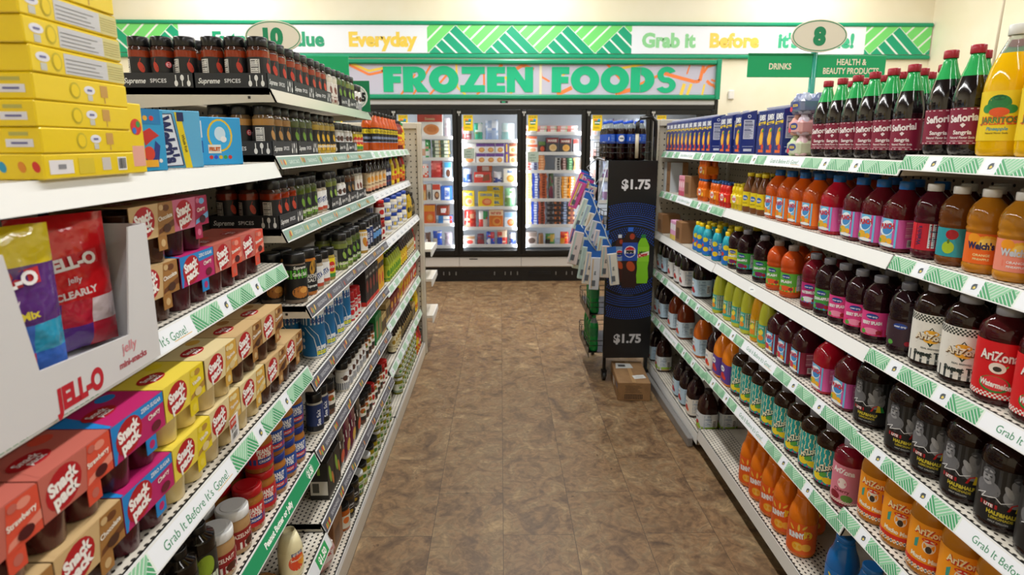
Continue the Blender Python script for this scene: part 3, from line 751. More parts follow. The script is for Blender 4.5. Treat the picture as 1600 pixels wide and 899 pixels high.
# end-cap shelves beyond the grocery gondola, facing the freezers
for i, z in enumerate((.84, .60, .30)):
    b = MB(); b.box(-1.15, -.55, 4.4548, 4.80, z-.02, z, CREAM); b.add([(-.55, 4.46, z+.0), (-.55, 4.80, z), (-.55, 4.82, z-.045), (-.55, 4.46, z-.06), (-.54, 4.46, z+.0), (-.54, 4.80, z), (-.54, 4.82, z-.045), (-.54, 4.46, z-.06)],
          [(0, 1, 2, 3), (7, 6, 5, 4), (0, 4, 5, 1), (1, 5, 6, 2), (2, 6, 7, 3), (3, 7, 4, 0)], STEELW)
    b.build('end_cap_shelf', **T(f'cream end cap shelf facing the freezers, {nth(i)} from the top', 'shelf', 'end cap shelves'))
b = MB(); b.box(0, .97, 0, .03, .0, .055, mat('#8e8c8a', .4, .3), .004)
o = b.build('kick_plate', loc=(1.018, 3.89, 0), rz=-pi/2+.012, **T('loose grey metal kick plate lying along the drinks gondola', 'metal plate'))
# ================================================================ products
def lbl(R, z0, z1, base, ops, p=2.0, n=24, Rz=None, name='label'):
    b = MB(); prof = [(R+.0005, z0, p), (R+.0005, z1, p)]
    if Rz: k = 6; prof = [(Rz(z0+(z1-z0)*i/k)+.0005, z0+(z1-z0)*i/k, p) for i in range(k+1)]
    b.lathe(prof, ink(base) if isinstance(base, str) else base, n, cap0=False, cap1=False)
    f = (lambda v: Rz(v)+.0005) if Rz else None
    art(b, cyl(R+.0005, p, Rz=f), [(shiftv(o, z0)) for o in flat(ops)], maxu=R*.35, step=.00017)
    return b.mesh(name)
def shiftv(o, d):
    o = list(o)
    if o[0] == 'r': o[2] += d; o[4] += d
    elif o[0] in 'et': o[2] += d
    else: o[1] = [(a, b+d) for a, b in o[1]]
    return tuple(o)
def bottle(name, prof, body, cap, label, h, desc, p=2.0, n=20, cat='bottle', matf=None, capn=18, extra=None, hx=None):
    b = MB(); b.lathe(prof, body, n, p=p, matf=matf); parts = [('body', b.mesh('body'))]
    cr, c0, c1, cm = cap[:4]; b = MB(); k = .0012
    b.lathe([(cr*.97, c0), (cr, c0+k), (cr, c1-.002), (cr*.9, c1)], cm, capn)
    if len(cap) > 4: b.lathe([(cr*.8, c1+.0002), (cr*.78, c1+.0006)], cap[4], capn)
    parts.append(('cap', b.mesh('cap')))
    if label: parts.append(('label', label))
    if extra: parts += extra
    R = max(q[0] for q in prof)
    P_ = Proto(name, parts, hx or R*1.01+.002, None, h, cat, desc); P_.sq = p > 3.2; return P_
PR = {}
def reg(k, p): PR[k] = p; return p
BLU, WHT, GRY, YEL, RED, BLKC, GRN = '#1f6fc4', '#e6e4e0', '#8d8d97', '#f2cf1d', '#b3202c', '#121214', '#1c8f52'

# --- punch jugs (square shouldered, blue cap)
def jug(k, liq, c1, c2, desc):
    R = .046; L = liquid(liq)
    prof = [(.038, 0, 4), (.044, .006, 4), (.0455, .014, 4), (.0455, .102, 4), (.048, .108, 3.4), (.0485, .128, 3.2), (.045, .146, 2.6), (.036, .162, 2.3), (.024, .176, 2), (.019, .184, 2), (.018, .19, 2)]
    ops = [('r', -.036, 0, .034, .084, '#6fbfe6'), ('e', -.002, .055, .028, .023, '#e8f4fb', .4), ('e', .002, .052, .021, .015, '#3f8fd0', .4), ('e', -.012, .02, .017, .013, c2), ('e', .014, .018, .01, .009, '#f3b32c'), ('e', -.026, .016, .008, .007, '#5aa845'),
           ('e', .004, .006, .026, .005, '#f2f2ee'), ('t', 0, .062, .015, 'PUNCH', '#c22b3a', {'b': .06, 'w': .052, 'ro': .12}), ('r', .036, 0, .12, .084, c1), nutri(.072, .055, .046, .05, c1, '#f4d8e4' if c1 != '#f07a22' else '#f8c8a0', 9), barcode(.072, .015, .026, .022)]
    ex = MB()
    for i in range(20):
        a = 2*pi*i/20
        r = rf(a, 3)*.0470
        ex.add([((r+.0016)*sin(a-.03), -(r+.0016)*cos(a-.03), .112), ((r+.0016)*sin(a+.03), -(r+.0016)*cos(a+.03), .112), ((r-.0015)*sin(a+.03), -(r-.0015)*cos(a+.03), .144), ((r-.0015)*sin(a-.03), -(r-.0015)*cos(a-.03), .144)], [(0, 1, 2, 3)], L)
    reg(k, bottle('punch_jug', prof, L, (.0205, .184, .208, plastic(BLU)), lbl(R, .014, .098, c1, ops, 4), .208, desc, 4, extra=[('shoulder_ribs', ex.mesh('shoulder_ribs'))]))
jug('jo', '#d2560f', '#f07a22', '#f08a1c', 'orange punch jug with a blue cap')
jug('jr', '#b5122a', '#e062a8', '#e8b22c', 'red punch jug with a pink label')
jug('jd', '#5f0f1c', '#d25aa6', '#e8b22c', 'dark red punch jug with a pink label')
jug('jm', '#43101a', '#8e2340', '#d33c50', 'maroon punch jug with a blue cap')

# --- waisted juice bottles
def waist(k, liq, capc, base, ops, desc, cat='bottle'):
    L = liquid(liq)
    prof = [(.034, 0), (.040, .005), (.0415, .014), (.0415, .020), (.0395, .024), (.0395, .100), (.0415, .104), (.0425, .110), (.040, .116), (.0425, .122), (.0428, .136), (.040, .152), (.033, .168), (.022, .180), (.0165, .186), (.0165, .192)]
    reg(k, bottle('juice_bottle', prof, L, (.019, .186, .206, plastic(capc)), lbl(.0397, .025, .099, base, ops), .206, desc))
def welch(c0, zero=False, sub='', c1='#f1f1f4'):
    if zero: return [('r', -.055, .058, .055, .074, c1), ('r', -.045, .046, .045, .068, '#f1f1f4'), ('t', 0, .057, .016, "Welch's", '#2a2d55', {'b': .05, 'w': .055}), ('e', -.006, .028, .024, .018, '#e7eaf4'), ('t', -.008, .03, .010, 'zero', '#5a86c8', {'b': .0, 'w': .028}), ('t', -.008, .019, .004, 'sugar', '#5a86c8'),
        ('e', .026, .03, .013, .012, '#b51a2b'), ('e', .022, .014, .014, .005, '#eec22c', .4), ('e', -.028, .012, .011, .009, '#c8203a'), ('r', -.06, 0, .06, .006, '#6c0f2a'), ('t', 0, .003, .004, 'Strawberry', '#ffffff')]
    return [('e', .01, .052, .026, .018, '#f6b928'), ('e', -.02, .062, .014, .012, '#f09a1a'), ('e', .01, .052, .018, .012, '#f9cf5a'), ('t', -.004, .045, .016, "Welch's", '#2c2c58' if not sub else '#c9d0d8', {'b': .05, 'w': .056}), ('r', -.026, .012, .022, .026, c0),
        ('t', 0, .022, .006, sub or 'ORANGE', '#f6e7a0' if not sub else '#f6f1ee', {'w': .04}), ('t', 0, .012, .005, 'PINEAPPLE', '#f6e7a0' if not sub else '#f6f1ee')]
waist('wo', '#b9761a', WHT, '#ef6a1b', welch('#ef6a1b'), 'orange juice bottle with orange fruit label')
waist('wp', '#c1801f', WHT, '#ef8f78', welch('#ef7f68', sub='ORANGE'), 'orange pineapple juice bottle with salmon label')
waist('wr', '#49101c', WHT, '#c3132d', welch('', True), 'strawberry juice bottle with red zero label')
waist('wt', '#6f3d14', WHT, '#2b9aa6', [('e', -.006, .058, .014, .013, '#a3121f'), ('e', -.012, .024, .014, .016, '#a9c62a'), ('e', -.012, .04, .003, .006, '#5a7a1e'), ('t', .03, .035, .01, 'apple', '#e9f1f0', {'ro': 1.57})], 'apple juice bottle with teal label')
waist('wx', '#4a0d1c', WHT, '#c41a30', [nutri(.02, .04, .034, .066, '#e9e6ea', '#3b3b52', 12), ('t', -.02, .04, .012, "Welch's", '#2c2c58', {'ro': 1.57}), ('r', -.05, 0, -.03, .074, '#d9232f')], 'dark red juice bottle turned to its nutrition panel')
waist('wb', '#3d1016', '#cfc9c2', '#a3202e', welch('', True), 'unlit dark juice bottle')  # same zero label with shade put into cap, label and liquid colours
def spray(top, bot, fruit, words, tc='#f2f2f2'):
    return [('r', -.07, 0, .12, .022, bot), ('p', [(-.06, .02), (-.02, .03), (.02, .024), (.06, .034), (.06, .018), (-.06, .014)], '#eef0f2'), ('e', -.004, .014, .022, .010, fruit), ('e', .018, .012, .008, .007, '#a5162c'), ('e', -.026, .010, .008, .007, '#5aa845'),
        ('e', -.004, .060, .018, .0085, '#1f3f8f'), ('t', -.004, .060, .006, 'ocean spray', '#f2f4fa', {'w': .03}), ('t', -.004, .040, .010, words, tc, {'b': .05, 'w': .056, 'ro': .06}), nutri(.055, .037, .032, .062, '#dfe2ea', '#4a5378', 11)]
waist('so', '#c04a18', '#9d8f86', '#5fae3a', spray('#5fae3a', '#f0a02c', '#e85a2c', 'SPLASH'), 'orange splash bottle with a green label')
waist('sg', '#240c12', GRY, '#3f9c3e', spray('#3f9c3e', '#2c9fcf', '#7a1b5a', 'CRAN-APPLE'), 'dark cranberry bottle with green and blue label')
waist('sy', '#240c12', '#e3d01f', '#e3d01f', spray('#3f9c3e', '#2c9fcf', '#7a1b5a', 'CRAN-APPLE'), 'dark cranberry bottle with a yellow cap')
waist('sm', '#6a1020', GRY, '#b8256f', spray('#b8256f', '#2c7fbf', '#e6e6ee', 'WATERMELON'), 'deep red bottle with magenta and blue label')
waist('sp', '#260b12', GRY, '#dc3f86', spray('#dc3f86', '#d8285a', '#f08fb0', 'BERRY SPLASH'), 'dark berry bottle with a pink label')
waist('sk', '#1c0a10', '#6d6d76', '#3a2530', spray('#3a2530', '#3a2530', '#3a2530', ''), 'dark juice bottle')

# --- wide tea bottles
def tea(k, liq, base, ops, desc, capc='#9a9aa2', h=.228, top='#1f8f86'):
    L = liquid(liq)
    prof = [(.044, 0), (.0498, .006), (.0506, .014), (.0498, .018), (.0498, .150), (.0506, .156), (.0498, .168), (.045, .184), (.034, .198), (.023, .206), (.021, .212)]
    reg(k, bottle('tea_bottle', prof, L, (.0245, .206, .228, plastic(capc), plastic(top)), lbl(.0500, .018, .150, base, ops, n=28), h, desc, n=26, hx=.0528))
def checker(u0, u1, v0, v1, c, s):
    ops = []; i = 0; v = v0
    while v < v1-1e-6:
        u = u0 + (s if i % 2 else 0)
        while u < u1: ops.append(('r', u, v, min(u+s, u1), min(v+s, v1), c)); u += 2*s
        v += s; i += 1
    return ops
ARZ = lambda v, h, c, o='#2a2a28', **k: [('t', .0012, v-.0012, h, 'AriZona', o, dict(b=.09, w=.078, **k)), ('t', 0, v, h, 'AriZona', c, dict(b=.03, w=.074, **k))]
tea('ts', '#1e0c0a', '#e9e6dd', [checker(-.17, .17, .112, .13, '#16241e', .0045), ('r', -.17, 0, .17, .028, '#3d4242'), ('p', [(-.17, .028), (.17, .028), (.17, .034), (.06, .046), (.02, .032), (-.04, .05), (-.1, .034)], '#6f7675'),
    ('p', [(-.036, .094), (-.008, .088), (0, .099), (.008, .088), (.036, .094), (.02, .082), (-.02, .082)], '#143328'), ('e', 0, .083, .017, .008, '#e8a92b'), ('p', [(-.036, .052), (-.008, .058), (0, .046), (.008, .058), (.036, .052), (.02, .064), (-.02, .064)], '#143328'), ('e', 0, .063, .017, .007, '#e8a92b'),
    ARZ(.073, .016, '#efe3c9', '#6a4a22'), ('t', 0, .041, .0045, 'REAL BREWED', '#4a4f4f'), ('t', 0, .026, .013, 'Sweet Tea', '#1e2c28', {'b': .05, 'w': .075}), ('t', 0, .012, .005, 'HALF GALLON', '#d8dad8')], 'white checkered sweet tea bottle')
tea('tw', '#3d0c10', '#d8161f', [checker(-.17, .17, 0, .012, '#f1efe8', .0045), ARZ(.10, .022, '#f4f1ec', '#a80f18'), ('e', 0, .072, .016, .013, '#f1e9dc'), ('e', 0, .07, .008, .006, '#39322c'), ('p', [(-.03, .088), (-.02, .094), (.02, .08), (.016, .074)], '#4fae45'),
    ('e', -.002, .033, .03, .02, '#2f8a3c'), ('e', -.002, .035, .026, .017, '#e23440'), ('t', 0, .033, .013, 'Watermelon', '#f6f2ec', {'b': .05, 'w': .06, 'ro': -.1}), nutri(.085, .09, .045, .05, '#d8161f', '#2d0a0c', 8), barcode(.085, .036, .04, .03)], 'red watermelon drink bottle')
tea('th', '#1c0a08', '#19191b', [('r', -.07, .05, .07, .132, '#38393c'), ('e', -.03, .078, .027, .022, '#6f7074'), ('e', .026, .072, .024, .024, '#8f9094'), ('e', -.03, .105, .0135, .018, '#9a9b9e'), ('e', -.031, .119, .014, .008, '#5a5b5f', .2), ('e', -.020, .104, .004, .012, '#6d6e72'), ('e', -.033, .096, .006, .002, '#55565a'), ('e', -.026, .1, .002, .004, '#7d7e82'), ('e', .024, .102, .011, .015, '#87888c'), ('e', .028, .115, .013, .008, '#4a4b4f', -.3), ('e', .03, .101, .004, .010, '#5f6064'), ('e', .012, .084, .006, .016, '#a8a9ad', .5), ('e', .04, .084, .006, .016, '#76777b', -.5), ('e', -.034, .107, .003, .002, '#3a3b3e'), ('e', -.024, .107, .003, .002, '#3a3b3e'),
    ('l', [(-.05, .058), (-.03, .068), (-.038, .054), (-.01, .064), (0, .054), (.02, .062)], .0016, '#f0f0f0'), ('p', [(.012, .04), (.05, .04), (.044, .056), (.03, .062), (.018, .056)], '#d92d2b'), ('p', [(.026, .04), (.04, .04), (.036, .06), (.03, .062)], '#f0d32c'), ('p', [(.04, .04), (.05, .04), (.044, .056), (.036, .06)], '#2f9a4c'),
    ('r', -.04, .036, -.005, .046, '#a81c22'), ('t', -.022, .041, .007, 'LITE', '#f2f2ee', {'b': .04}), ('t', .004, .027, .009, 'HALF&HALF', '#cdbc34', {'b': .05, 'w': .056}), ('t', .004, .016, .006, 'LEMONADE', '#b9a82c', {'b': .04}), ('t', 0, .006, .004, 'HALF GALLON', '#b0b0b0')], 'black half and half tea bottle', '#77777e', top='#2a5a50')
tea('tl', '#2a1509', '#1f9a97', [checker(-.17, .17, .02, .132, '#e8dfae', .0155), ('e', -.02, .022, .02, .014, '#f0d62c'), ('e', .016, .018, .018, .012, '#e6c51c'), ('e', .0, .036, .014, .008, '#56a042', .6), ('p', [(-.01, .07), (.035, .05), (.05, .06), (.02, .09)], '#b32674'), ARZ(.062, .022, '#f0e9c8', '#1e2a28', ro=.5), ('r', -.17, 0, .17, .006, '#c21f80'), nutri(.09, .06, .04, .1, '#e0dcc0', '#2c2c24', 14)], 'teal checkered lemon tea bottle', '#6f6f74', top='#6f6f74')
tea('tm', '#b06d14', '#f59a1b', [('r', -.17, 0, .17, .012, '#2b3a6a'), checker(-.17, .17, 0, .012, '#e9e4d4', .004), ARZ(.112, .019, '#f8e6b4', '#c8281c'), ('e', 0, .074, .015, .019, '#efe8da'), ('e', 0, .09, .017, .006, '#d9312a'), ('e', 0, .066, .007, .010, '#3c342c'), ('p', [(-.034, .082), (-.024, .09), (-.026, .062), (-.034, .06)], '#3f9a8a'), ('p', [(.03, .082), (.024, .09), (.026, .06), (.034, .06)], '#8a3d9a'),
    ('p', [(-.17, .046), (-.04, .05), (0, .04), (.05, .048), (.17, .044), (.17, .03), (-.17, .03)], '#3f8f3e'), ('t', 0, .036, .012, 'Mucho Mango', '#f6f2dc', {'b': .05, 'w': .08, 'ro': -.06}), ('r', -.17, .012, .17, .024, '#d8301f')], 'orange mango drink bottle', '#8f948f')
tea('tp', '#7a1226', '#d97f92', [('t', 0, .112, .018, 'AriZona', '#f6ecec', {'b': .05, 'w': .07}), ('e', 0, .07, .014, .018, '#f0dfd8'), ('e', -.022, .022, .018, .014, '#8a1c2c'), ('e', .018, .02, .018, .013, '#5f8a35'), ('t', 0, .045, .012, 'Cherry', '#7c1428'), checker(-.17, .17, 0, .01, '#e9e0cc', .004)], 'pink cherry drink bottle')

# --- tall dark juice jugs
def djug(k, liq, a, c, desc, capc='#1b1216'):
    L = liquid(liq); R = .050
    prof = [(.043, 0, 4), (.049, .008, 4), (.0495, .018, 4), (.0495, .112, 4), (.051, .120, 3.4), (.0505, .142, 3), (.046, .170, 2.6), (.036, .194, 2.2), (.024, .212, 2), (.019, .220, 2)]
    ops = [('r', -.039, 0, .037, .096, a), ('e', -.008, .066, .022, .014, '#f2f3f4'), ('t', -.008, .066, .010, 'JUICE', '#2c4a6a', {'w': .03, 'b': .04}), ('e', -.002, .032, .020, .016, '#c9302c'), ('e', .016, .026, .012, .011, c), nutri(.068, .050, .046, .084, a, '#6b87a6', 12), barcode(.100, .04, .018, .05), ('r', -.04, 0, .12, .010, '#b99a6a' if c == '#9bc53d' else a)]
    if c == '#9bc53d': ops += [('r', -.039, .010, .12, .024, '#9bc53d')]
    ex = MB()
    for i in range(7): 
        ex.add([(.0515*sin(t)*rf(t, 3), -.0515*cos(t)*rf(t, 3), zz) for t, zz in ((-.5, .135+i*.008), (.5, .135+i*.008), (.5, .137+i*.008), (-.5, .137+i*.008))], [(0, 1, 2, 3)], L)
    reg(k, bottle('juice_jug', prof, L, (.0215, .217, .238, plastic(capc)), lbl(R, .015, .111, a, ops, 4), .238, desc, 4))
djug('db', '#1c0a0e', '#b9d3e6', '#a7253a', 'dark juice jug with a pale blue label')
djug('dw', '#1c0a0e', '#e0e0e0', '#a7253a', 'dark juice jug with a white label')
djug('dg', '#2a0f0c', '#d6dde2', '#9bc53d', 'dark juice jug with a green landscape label')
djug('da', '#6b2a0c', '#c6d9e6', '#b8632c', 'amber juice jug with a pale label')
djug('do', '#c05f16', '#c3daea', '#d8842c', 'orange tea jug with a pale label')
djug('dr', '#260c10', '#e8e2d8', '#e0622c', 'dark juice jug with an orange and white label')
djug('dp', '#df7c14', '#5b3c8f', '#d8302c', 'orange juice jug with a purple label', '#e06a1c')
# --- lemonade carafes
def lemon(k, liq, acc, desc):
    L = liquid(liq)
    prof = [(.030, 0), (.035, .006), (.0365, .016), (.0365, .108), (.0365, .130), (.033, .160), (.027, .186), (.018, .206), (.0155, .216)]
    ops = [('r', -.05, 0, .0, .080, acc), ('e', -.018, .048, .014, .014, '#f0d94a'), ('e', -.016, .024, .015, .012, '#e98f2c'), ('e', -.024, .058, .01, .005, '#4f9a3c', .5), ('t', -.014, .07, .008, 'Juice', '#f4f6ee'), nutri(.022, .044, .036, .066, '#e8e2c9', '#5a5a4a', 10), ('r', -.05, 0, .12, .010, '#3fae9c' if k == 'ly' else '#7cc24a')]
    reg(k, bottle('lemonade_bottle', prof, L, (.018, .212, .234, plastic('#d9d64a')), lbl(.0368, .022, .102, '#4fb3a2' if k == 'ly' else '#8cc862', ops), .234, desc))
lemon('ly', '#c9cf3e', '#4fb3a2', 'yellow green lemonade bottle with teal label')
lemon('lo', '#e2a118', '#ee7d22', 'golden orange juice bottle with orange label')
# --- small blue bottles with yellow caps
L = liquid('#2aa6b8')
reg('by', bottle('splash_bottle', [(.023, 0), (.0275, .005), (.0285, .02), (.0275, .06), (.0285, .10), (.027, .125), (.020, .142), (.0145, .15)], L, (.0165, .148, .168, plastic('#f0cd10')),
    lbl(.0288, .008, .112, '#1d6fc9', [('r', -.09, .08, .09, .104, '#28b3b8'), ('e', 0, .082, .016, .013, '#e4d02c'), ('e', .004, .03, .016, .013, '#efc71c'), ('e', -.02, .05, .012, .010, '#d33c2c'), ('t', .03, .055, .014, 'SPLASH', '#f2f6fa', {'ro': 1.57, 'b': .05})]), .168, 'small blue drink bottle with a yellow cap'))
# --- chocolate drink bottles
reg('yh', bottle('chocolate_drink_bottle', [(.026, 0), (.0305, .004), (.031, .012), (.031, .10), (.029, .118), (.022, .140), (.0145, .160), (.0135, .172)], liquid('#7a4a26'), (.0165, .168, .184, plastic('#e8cf1c')),
    lbl(.0312, .028, .096, '#e6cf1a', [('e', -.012, .04, .016, .012, '#1d5fb8'), ('t', -.012, .04, .010, 'Yoo-hoo', '#f3f3e8', {'w': .026, 'b': .04}), ('r', .012, .008, .044, .06, '#ddc41a'), nutri(.028, .034, .03, .05, '#e6cf1a', '#4a3a14', 9), ('t', -.012, .016, .005, 'chocolate drink', '#4a2a12', {'w': .03})]), .184, 'brown chocolate drink bottle with a yellow label'))
# --- dark sangria soda
SN_G = mat('#2fae5e', .12, coat=.5); SN_K = mat('#120a0e', .1, coat=.6)
reg('sn', bottle('sangria_bottle', [(.028, 0), (.034, .004), (.0385, .012), (.0395, .022), (.0395, .118), (.041, .128), (.0405, .146), (.036, .168), (.029, .196), (.0205, .222), (.0155, .242), (.014, .250)], SN_K, (.0168, .250, .271, plastic('#a51a2e')),
    lbl(.0398, .028, .118, '#861438', [('r', -.125, .086, .125, .088, '#e8d8dc'), ('r', -.125, .002, .125, .004, '#e8d8dc'), ('t', 0, .066, .018, 'Señorial', '#f4ecec', {'b': .04, 'w': .068, 'ro': .08}), ('p', [(-.006, .048), (0, .053), (.006, .048), (0, .041)], '#f0e4e6'), ('t', 0, .030, .010, 'Sangria', '#f4ecec', {'w': .04, 'b': .03}), ('t', 0, .017, .006, 'Natural Flavor Soda', '#f4ecec', {'w': .056}), ('t', 0, .008, .003, 'SANGRIA FLAVORED SODA', '#e0c8cc', {'w': .06}),
       nutri(.075, .05, .042, .062, '#b9a8ae', '#33262b', 12), nutri(-.085, .06, .03, .03, '#861438', '#d8b8c0', 6), barcode(-.085, .028, .024, .03)]), .271, 'sangria soda bottle with green neck and red cap', matf=lambda z: SN_G if z > .19 else SN_K))
# --- yellow pineapple soda
CLR = mat('#cfd6cf', .08, coat=.5, trans=.75); JY = liquid('#e9b608')
reg('ja', bottle('pineapple_soda_bottle', [(.044, 0), (.049, .006), (.0505, .02), (.0505, .15), (.049, .170), (.042, .205), (.031, .236), (.020, .262), (.0165, .272), (.0165, .278)], JY, (.0195, .276, .300, plastic('#dcdcd6')),
    lbl(.0507, .036, .150, '#f0cf1b', [('t', -.004, .048, .014, 'JARRITOS', '#e0481f', {'b': .1, 'w': .078}), ('t', -.004, .048, .013, 'JARRITOS', '#2f8a3e', {'b': .02, 'w': .074}), ('r', -.046, .037, .038, .039, '#e0481f'), ('e', -.006, .086, .024, .019, '#1f7a3c'), ('e', -.028, .074, .012, .010, '#2c8a3e'), ('e', .018, .072, .012, .010, '#2c8a3e'), ('e', -.004, .066, .02, .010, '#e4581f'), ('e', -.006, .098, .012, .006, '#155c2c'),
       ('t', -.004, .028, .008, 'Pineapple', '#2f9ab0', {'sh': .2, 'w': .045}), ('t', -.004, .018, .004, 'Natural Flavor Soda', '#6a5a10'), nutri(.085, .07, .044, .062, '#f0cf1b', '#3a3410', 10), nutri(-.09, .07, .05, .08, '#f0cf1b', '#3a3410', 12)], n=28), .300, 'yellow pineapple soda bottle with a white cap', n=26, matf=lambda z: CLR if z > .232 else JY))
# --- orange breakfast drink
def sunny(k, liq, base, desc, txt):
    L = liquid(liq)
    reg(k, bottle('citrus_drink_bottle', [(.042, 0), (.048, .006), (.050, .018), (.050, .140), (.049, .160), (.043, .186), (.034, .208), (.031, .222), (.028, .234)], L, (.028, .232, .252, plastic(liq)),
      lbl(.0503, .018, .140, base, [('e', .0, .028, .020, .018, '#f2a81c' if k == 'sd' else '#e8e04a'), ('e', .0, .028, .016, .014, '#f6c25a'), ('e', .03, .03, .018, .015, '#f4b13a'), ('p', [(-.045, .052), (.045, .066), (.045, .094), (-.045, .080)], '#1c3f94'), ('t', -.008, .072, .020, 'SUNNY', '#f3f3f3', {'b': .08, 'w': .058, 'ro': .15}), ('t', .034, .080, .026, 'D', '#f6cf2a', {'b': .1}),
         ('e', -.025, .1, .004, .012, txt, .7), ('e', .02, .11, .004, .012, txt, -.7), ('e', 0, .105, .004, .014, txt)], n=26), .252, desc, n=24))
sunny('sd', '#dd7212', '#e8601a', 'orange citrus drink bottle', '#f8c84a'); sunny('sb', '#1768b0', '#1d74c4', 'large blue citrus drink bottle', '#f6e04a')
# --- cola and green soda for the rack
def soda(k, liq, base, ops, capc, desc):
    L = liquid(liq); CL = mat('#b8c4c8', .08, coat=.5, trans=.6)
    reg(k, bottle('soda_bottle', [(.024, 0), (.030, .006), (.0325, .02), (.0325, .06), (.030, .085), (.0325, .11), (.0325, .165), (.0325, .185), (.027, .21), (.016, .234), (.0125, .245)], L, (.0145, .244, .262, plastic(capc)),
       lbl(.0327, .112, .172, base, ops), .262, desc, matf=(lambda z: CL if z > .212 else L)))
soda('pk', '#1d0a07', '#1350c0', [('e', 0, .032, .021, .021, '#eef0f4'), ('p', [(-.019, .036), (.019, .036), (.014, .048), (0, .052), (-.014, .048)], '#d8202f'), ('p', [(-.019, .027), (.019, .027), (.014, .016), (0, .012), (-.014, .016)], '#1238a0'), ('t', 0, .032, .008, 'PEPSI', '#121216', {'b': .06, 'w': .036})], '#1a56d6', 'cola bottle with a bright blue label')
soda('pn', '#1d0a07', '#1350c0', [nutri(0, .03, .034, .05, '#1350c0', '#8fb4e8', 8), ('t', -.03, .03, .007, 'PEPSI', '#e8eefa', {'ro': 1.57})], '#1a56d6', 'cola bottle turned to its nutrition panel')
soda('gg', '#13803a', '#176b3a', [('t', 0, .03, .012, 'GINGER ALE', '#f2f2e8', {'w': .045, 'b': .04}), ('p', [(-.02, .008), (.02, .012), (.02, .02), (-.02, .018)], '#c8202c')], '#0f9e4a', 'green ginger ale bottle')
soda('gd', '#6fc414', '#58b818', [('t', 0, .036, .012, 'MTN', '#f2f6ee', {'ro': .15}), ('t', 0, .02, .016, 'DEW', '#c8202c', {'b': .07, 'ro': .15})], '#0f8e3a', 'bright green soda bottle')

# --- cartons
def carton(k, desc):
    b = MB(); w, d, h = .038, .036, .205; N = '#1b2c7a'
    m_ = mat(N, .35, coat=.3)
    b.add([(-w, -d, 0), (w, -d, 0), (w, d, 0), (-w, d, 0), (-w, -d, h-.018), (w, -d, h-.018), (w, d, h), (-w, d, h)], [(0, 3, 2, 1), (4, 5, 6, 7), (0, 1, 5, 4), (1, 2, 6, 5), (2, 3, 7, 6), (3, 0, 4, 7)], m_)
    art(b, face('front', -d), flat([('t', 0, .160, .022, 'JUMEX', '#f0f2f6', {'b': .06, 'w': .062}), ('p', [(-.034, .126), (.034, .132), (.034, .144), (-.034, .138)], '#eccb1f'), ('t', 0, .133, .007, 'MANGO', '#1b2c7a', {'b': .05}), ('p', [(-.006, .11), (.01, .116), (.018, .08), (.014, .046), (-.012, .04), (-.022, .066)], '#f2a11c'), ('e', -.004, .07, .014, .022, '#f7c33c'), ('e', .014, .034, .012, .012, '#d8402c'), ('r', -.022, .01, .024, .022, '#e8661c'), ('e', .01, .104, .012, .005, '#4fae3c', .6)]))
    art(b, face('right', w), flat([('e', 0, .176, .008, .008, '#dfe4f2'), ('e', 0, .176, .005, .005, N), nutri(0, .115, .05, .09, '#c9cde0', '#3a4270', 14), ('r', -.026, .034, .026, .036, '#b8c0dc'), ('r', -.02, .012, .02, .024, '#c9cde0')]))
    art(b, face('left', -w), flat([('e', 0, .176, .008, .008, '#dfe4f2'), ('e', 0, .176, .005, .005, N), nutri(0, .115, .05, .09, '#c9cde0', '#3a4270', 14), ('r', -.026, .034, .026, .036, '#b8c0dc'), ('r', -.02, .012, .02, .024, '#c9cde0')]))
    parts = [('carton', b.mesh('carton'))]
    b = MB(); b.box(-w*.98, w*.98, -.003, .003, 0, .008, mat('#e4e6ee', .4)); b.xf(Matrix.Translation((0, .0, h-.008)) @ Matrix.Rotation(radians(14), 4, 'X')); parts.append(('top_seam', b.mesh('top_seam')))
    reg(k, Proto('juice_carton', parts, .037, .0385, h, 'carton', desc))
carton('jx', 'navy mango nectar carton')
def smallbox(k, name, w, d, h, col, ops, desc, cat='box', side=None, top=None, rough=.5):
    b = MB(); b.box(-w, w, -d, d, 0, h, mat(col, rough), min(.002, w*.1)); art(b, face('front', -d), flat(ops))
    if side: art(b, face('right', w), flat(side)); art(b, face('left', -w), flat(side))
    if top: art(b, face('top', h), flat(top))
    reg(k, Proto(name, [(None, b.mesh(name))], d, w, h, cat, desc))
smallbox('cb', 'cardboard_tray', .075, .06, .10, '#9a6f47', [('r', -.075, .0, -.01, .1, '#c9d0d6'), ('t', .03, .05, .012, 'PINEAPPLE', '#5a3c22', {'w': .05})], 'cardboard tray of shrink wrapped cans', side=[('r', -.06, 0, .02, .1, '#c9d0d6'), nutri(.04, .04, .03, .04, '#9a6f47', '#5a3c22', 5)])
smallbox('cc', 'cardboard_tray', .06, .06, .13, '#936a44', [('r', -.045, .02, .02, .09, '#6c4a2c')], 'open brown cardboard tray')
smallbox('pc', 'milk_carton', .018, .028, .125, '#e99ab0', [('r', -.016, .0, .016, .03, '#c9405f'), ('e', 0, .07, .012, .02, '#f6d9df'), ('t', 0, .1, .01, 'MILK', '#b02c50', {'w': .028})], 'small pink strawberry milk carton', 'carton', side=[nutri(0, .06, .044, .1, '#f2e4e6', '#8a4a5a', 9)])
smallbox('pp', 'drink_mix_box', .018, .034, .12, '#e8a8d0', [('r', -.016, .06, .016, .1, '#f0f0f0'), ('r', -.016, .0, .016, .03, '#e6d23a')], 'small pink and yellow drink box', side=[('r', -.03, .0, .03, .12, '#ecd63e'), nutri(0, .06, .04, .07, '#ecd63e', '#8a7a20', 7)])
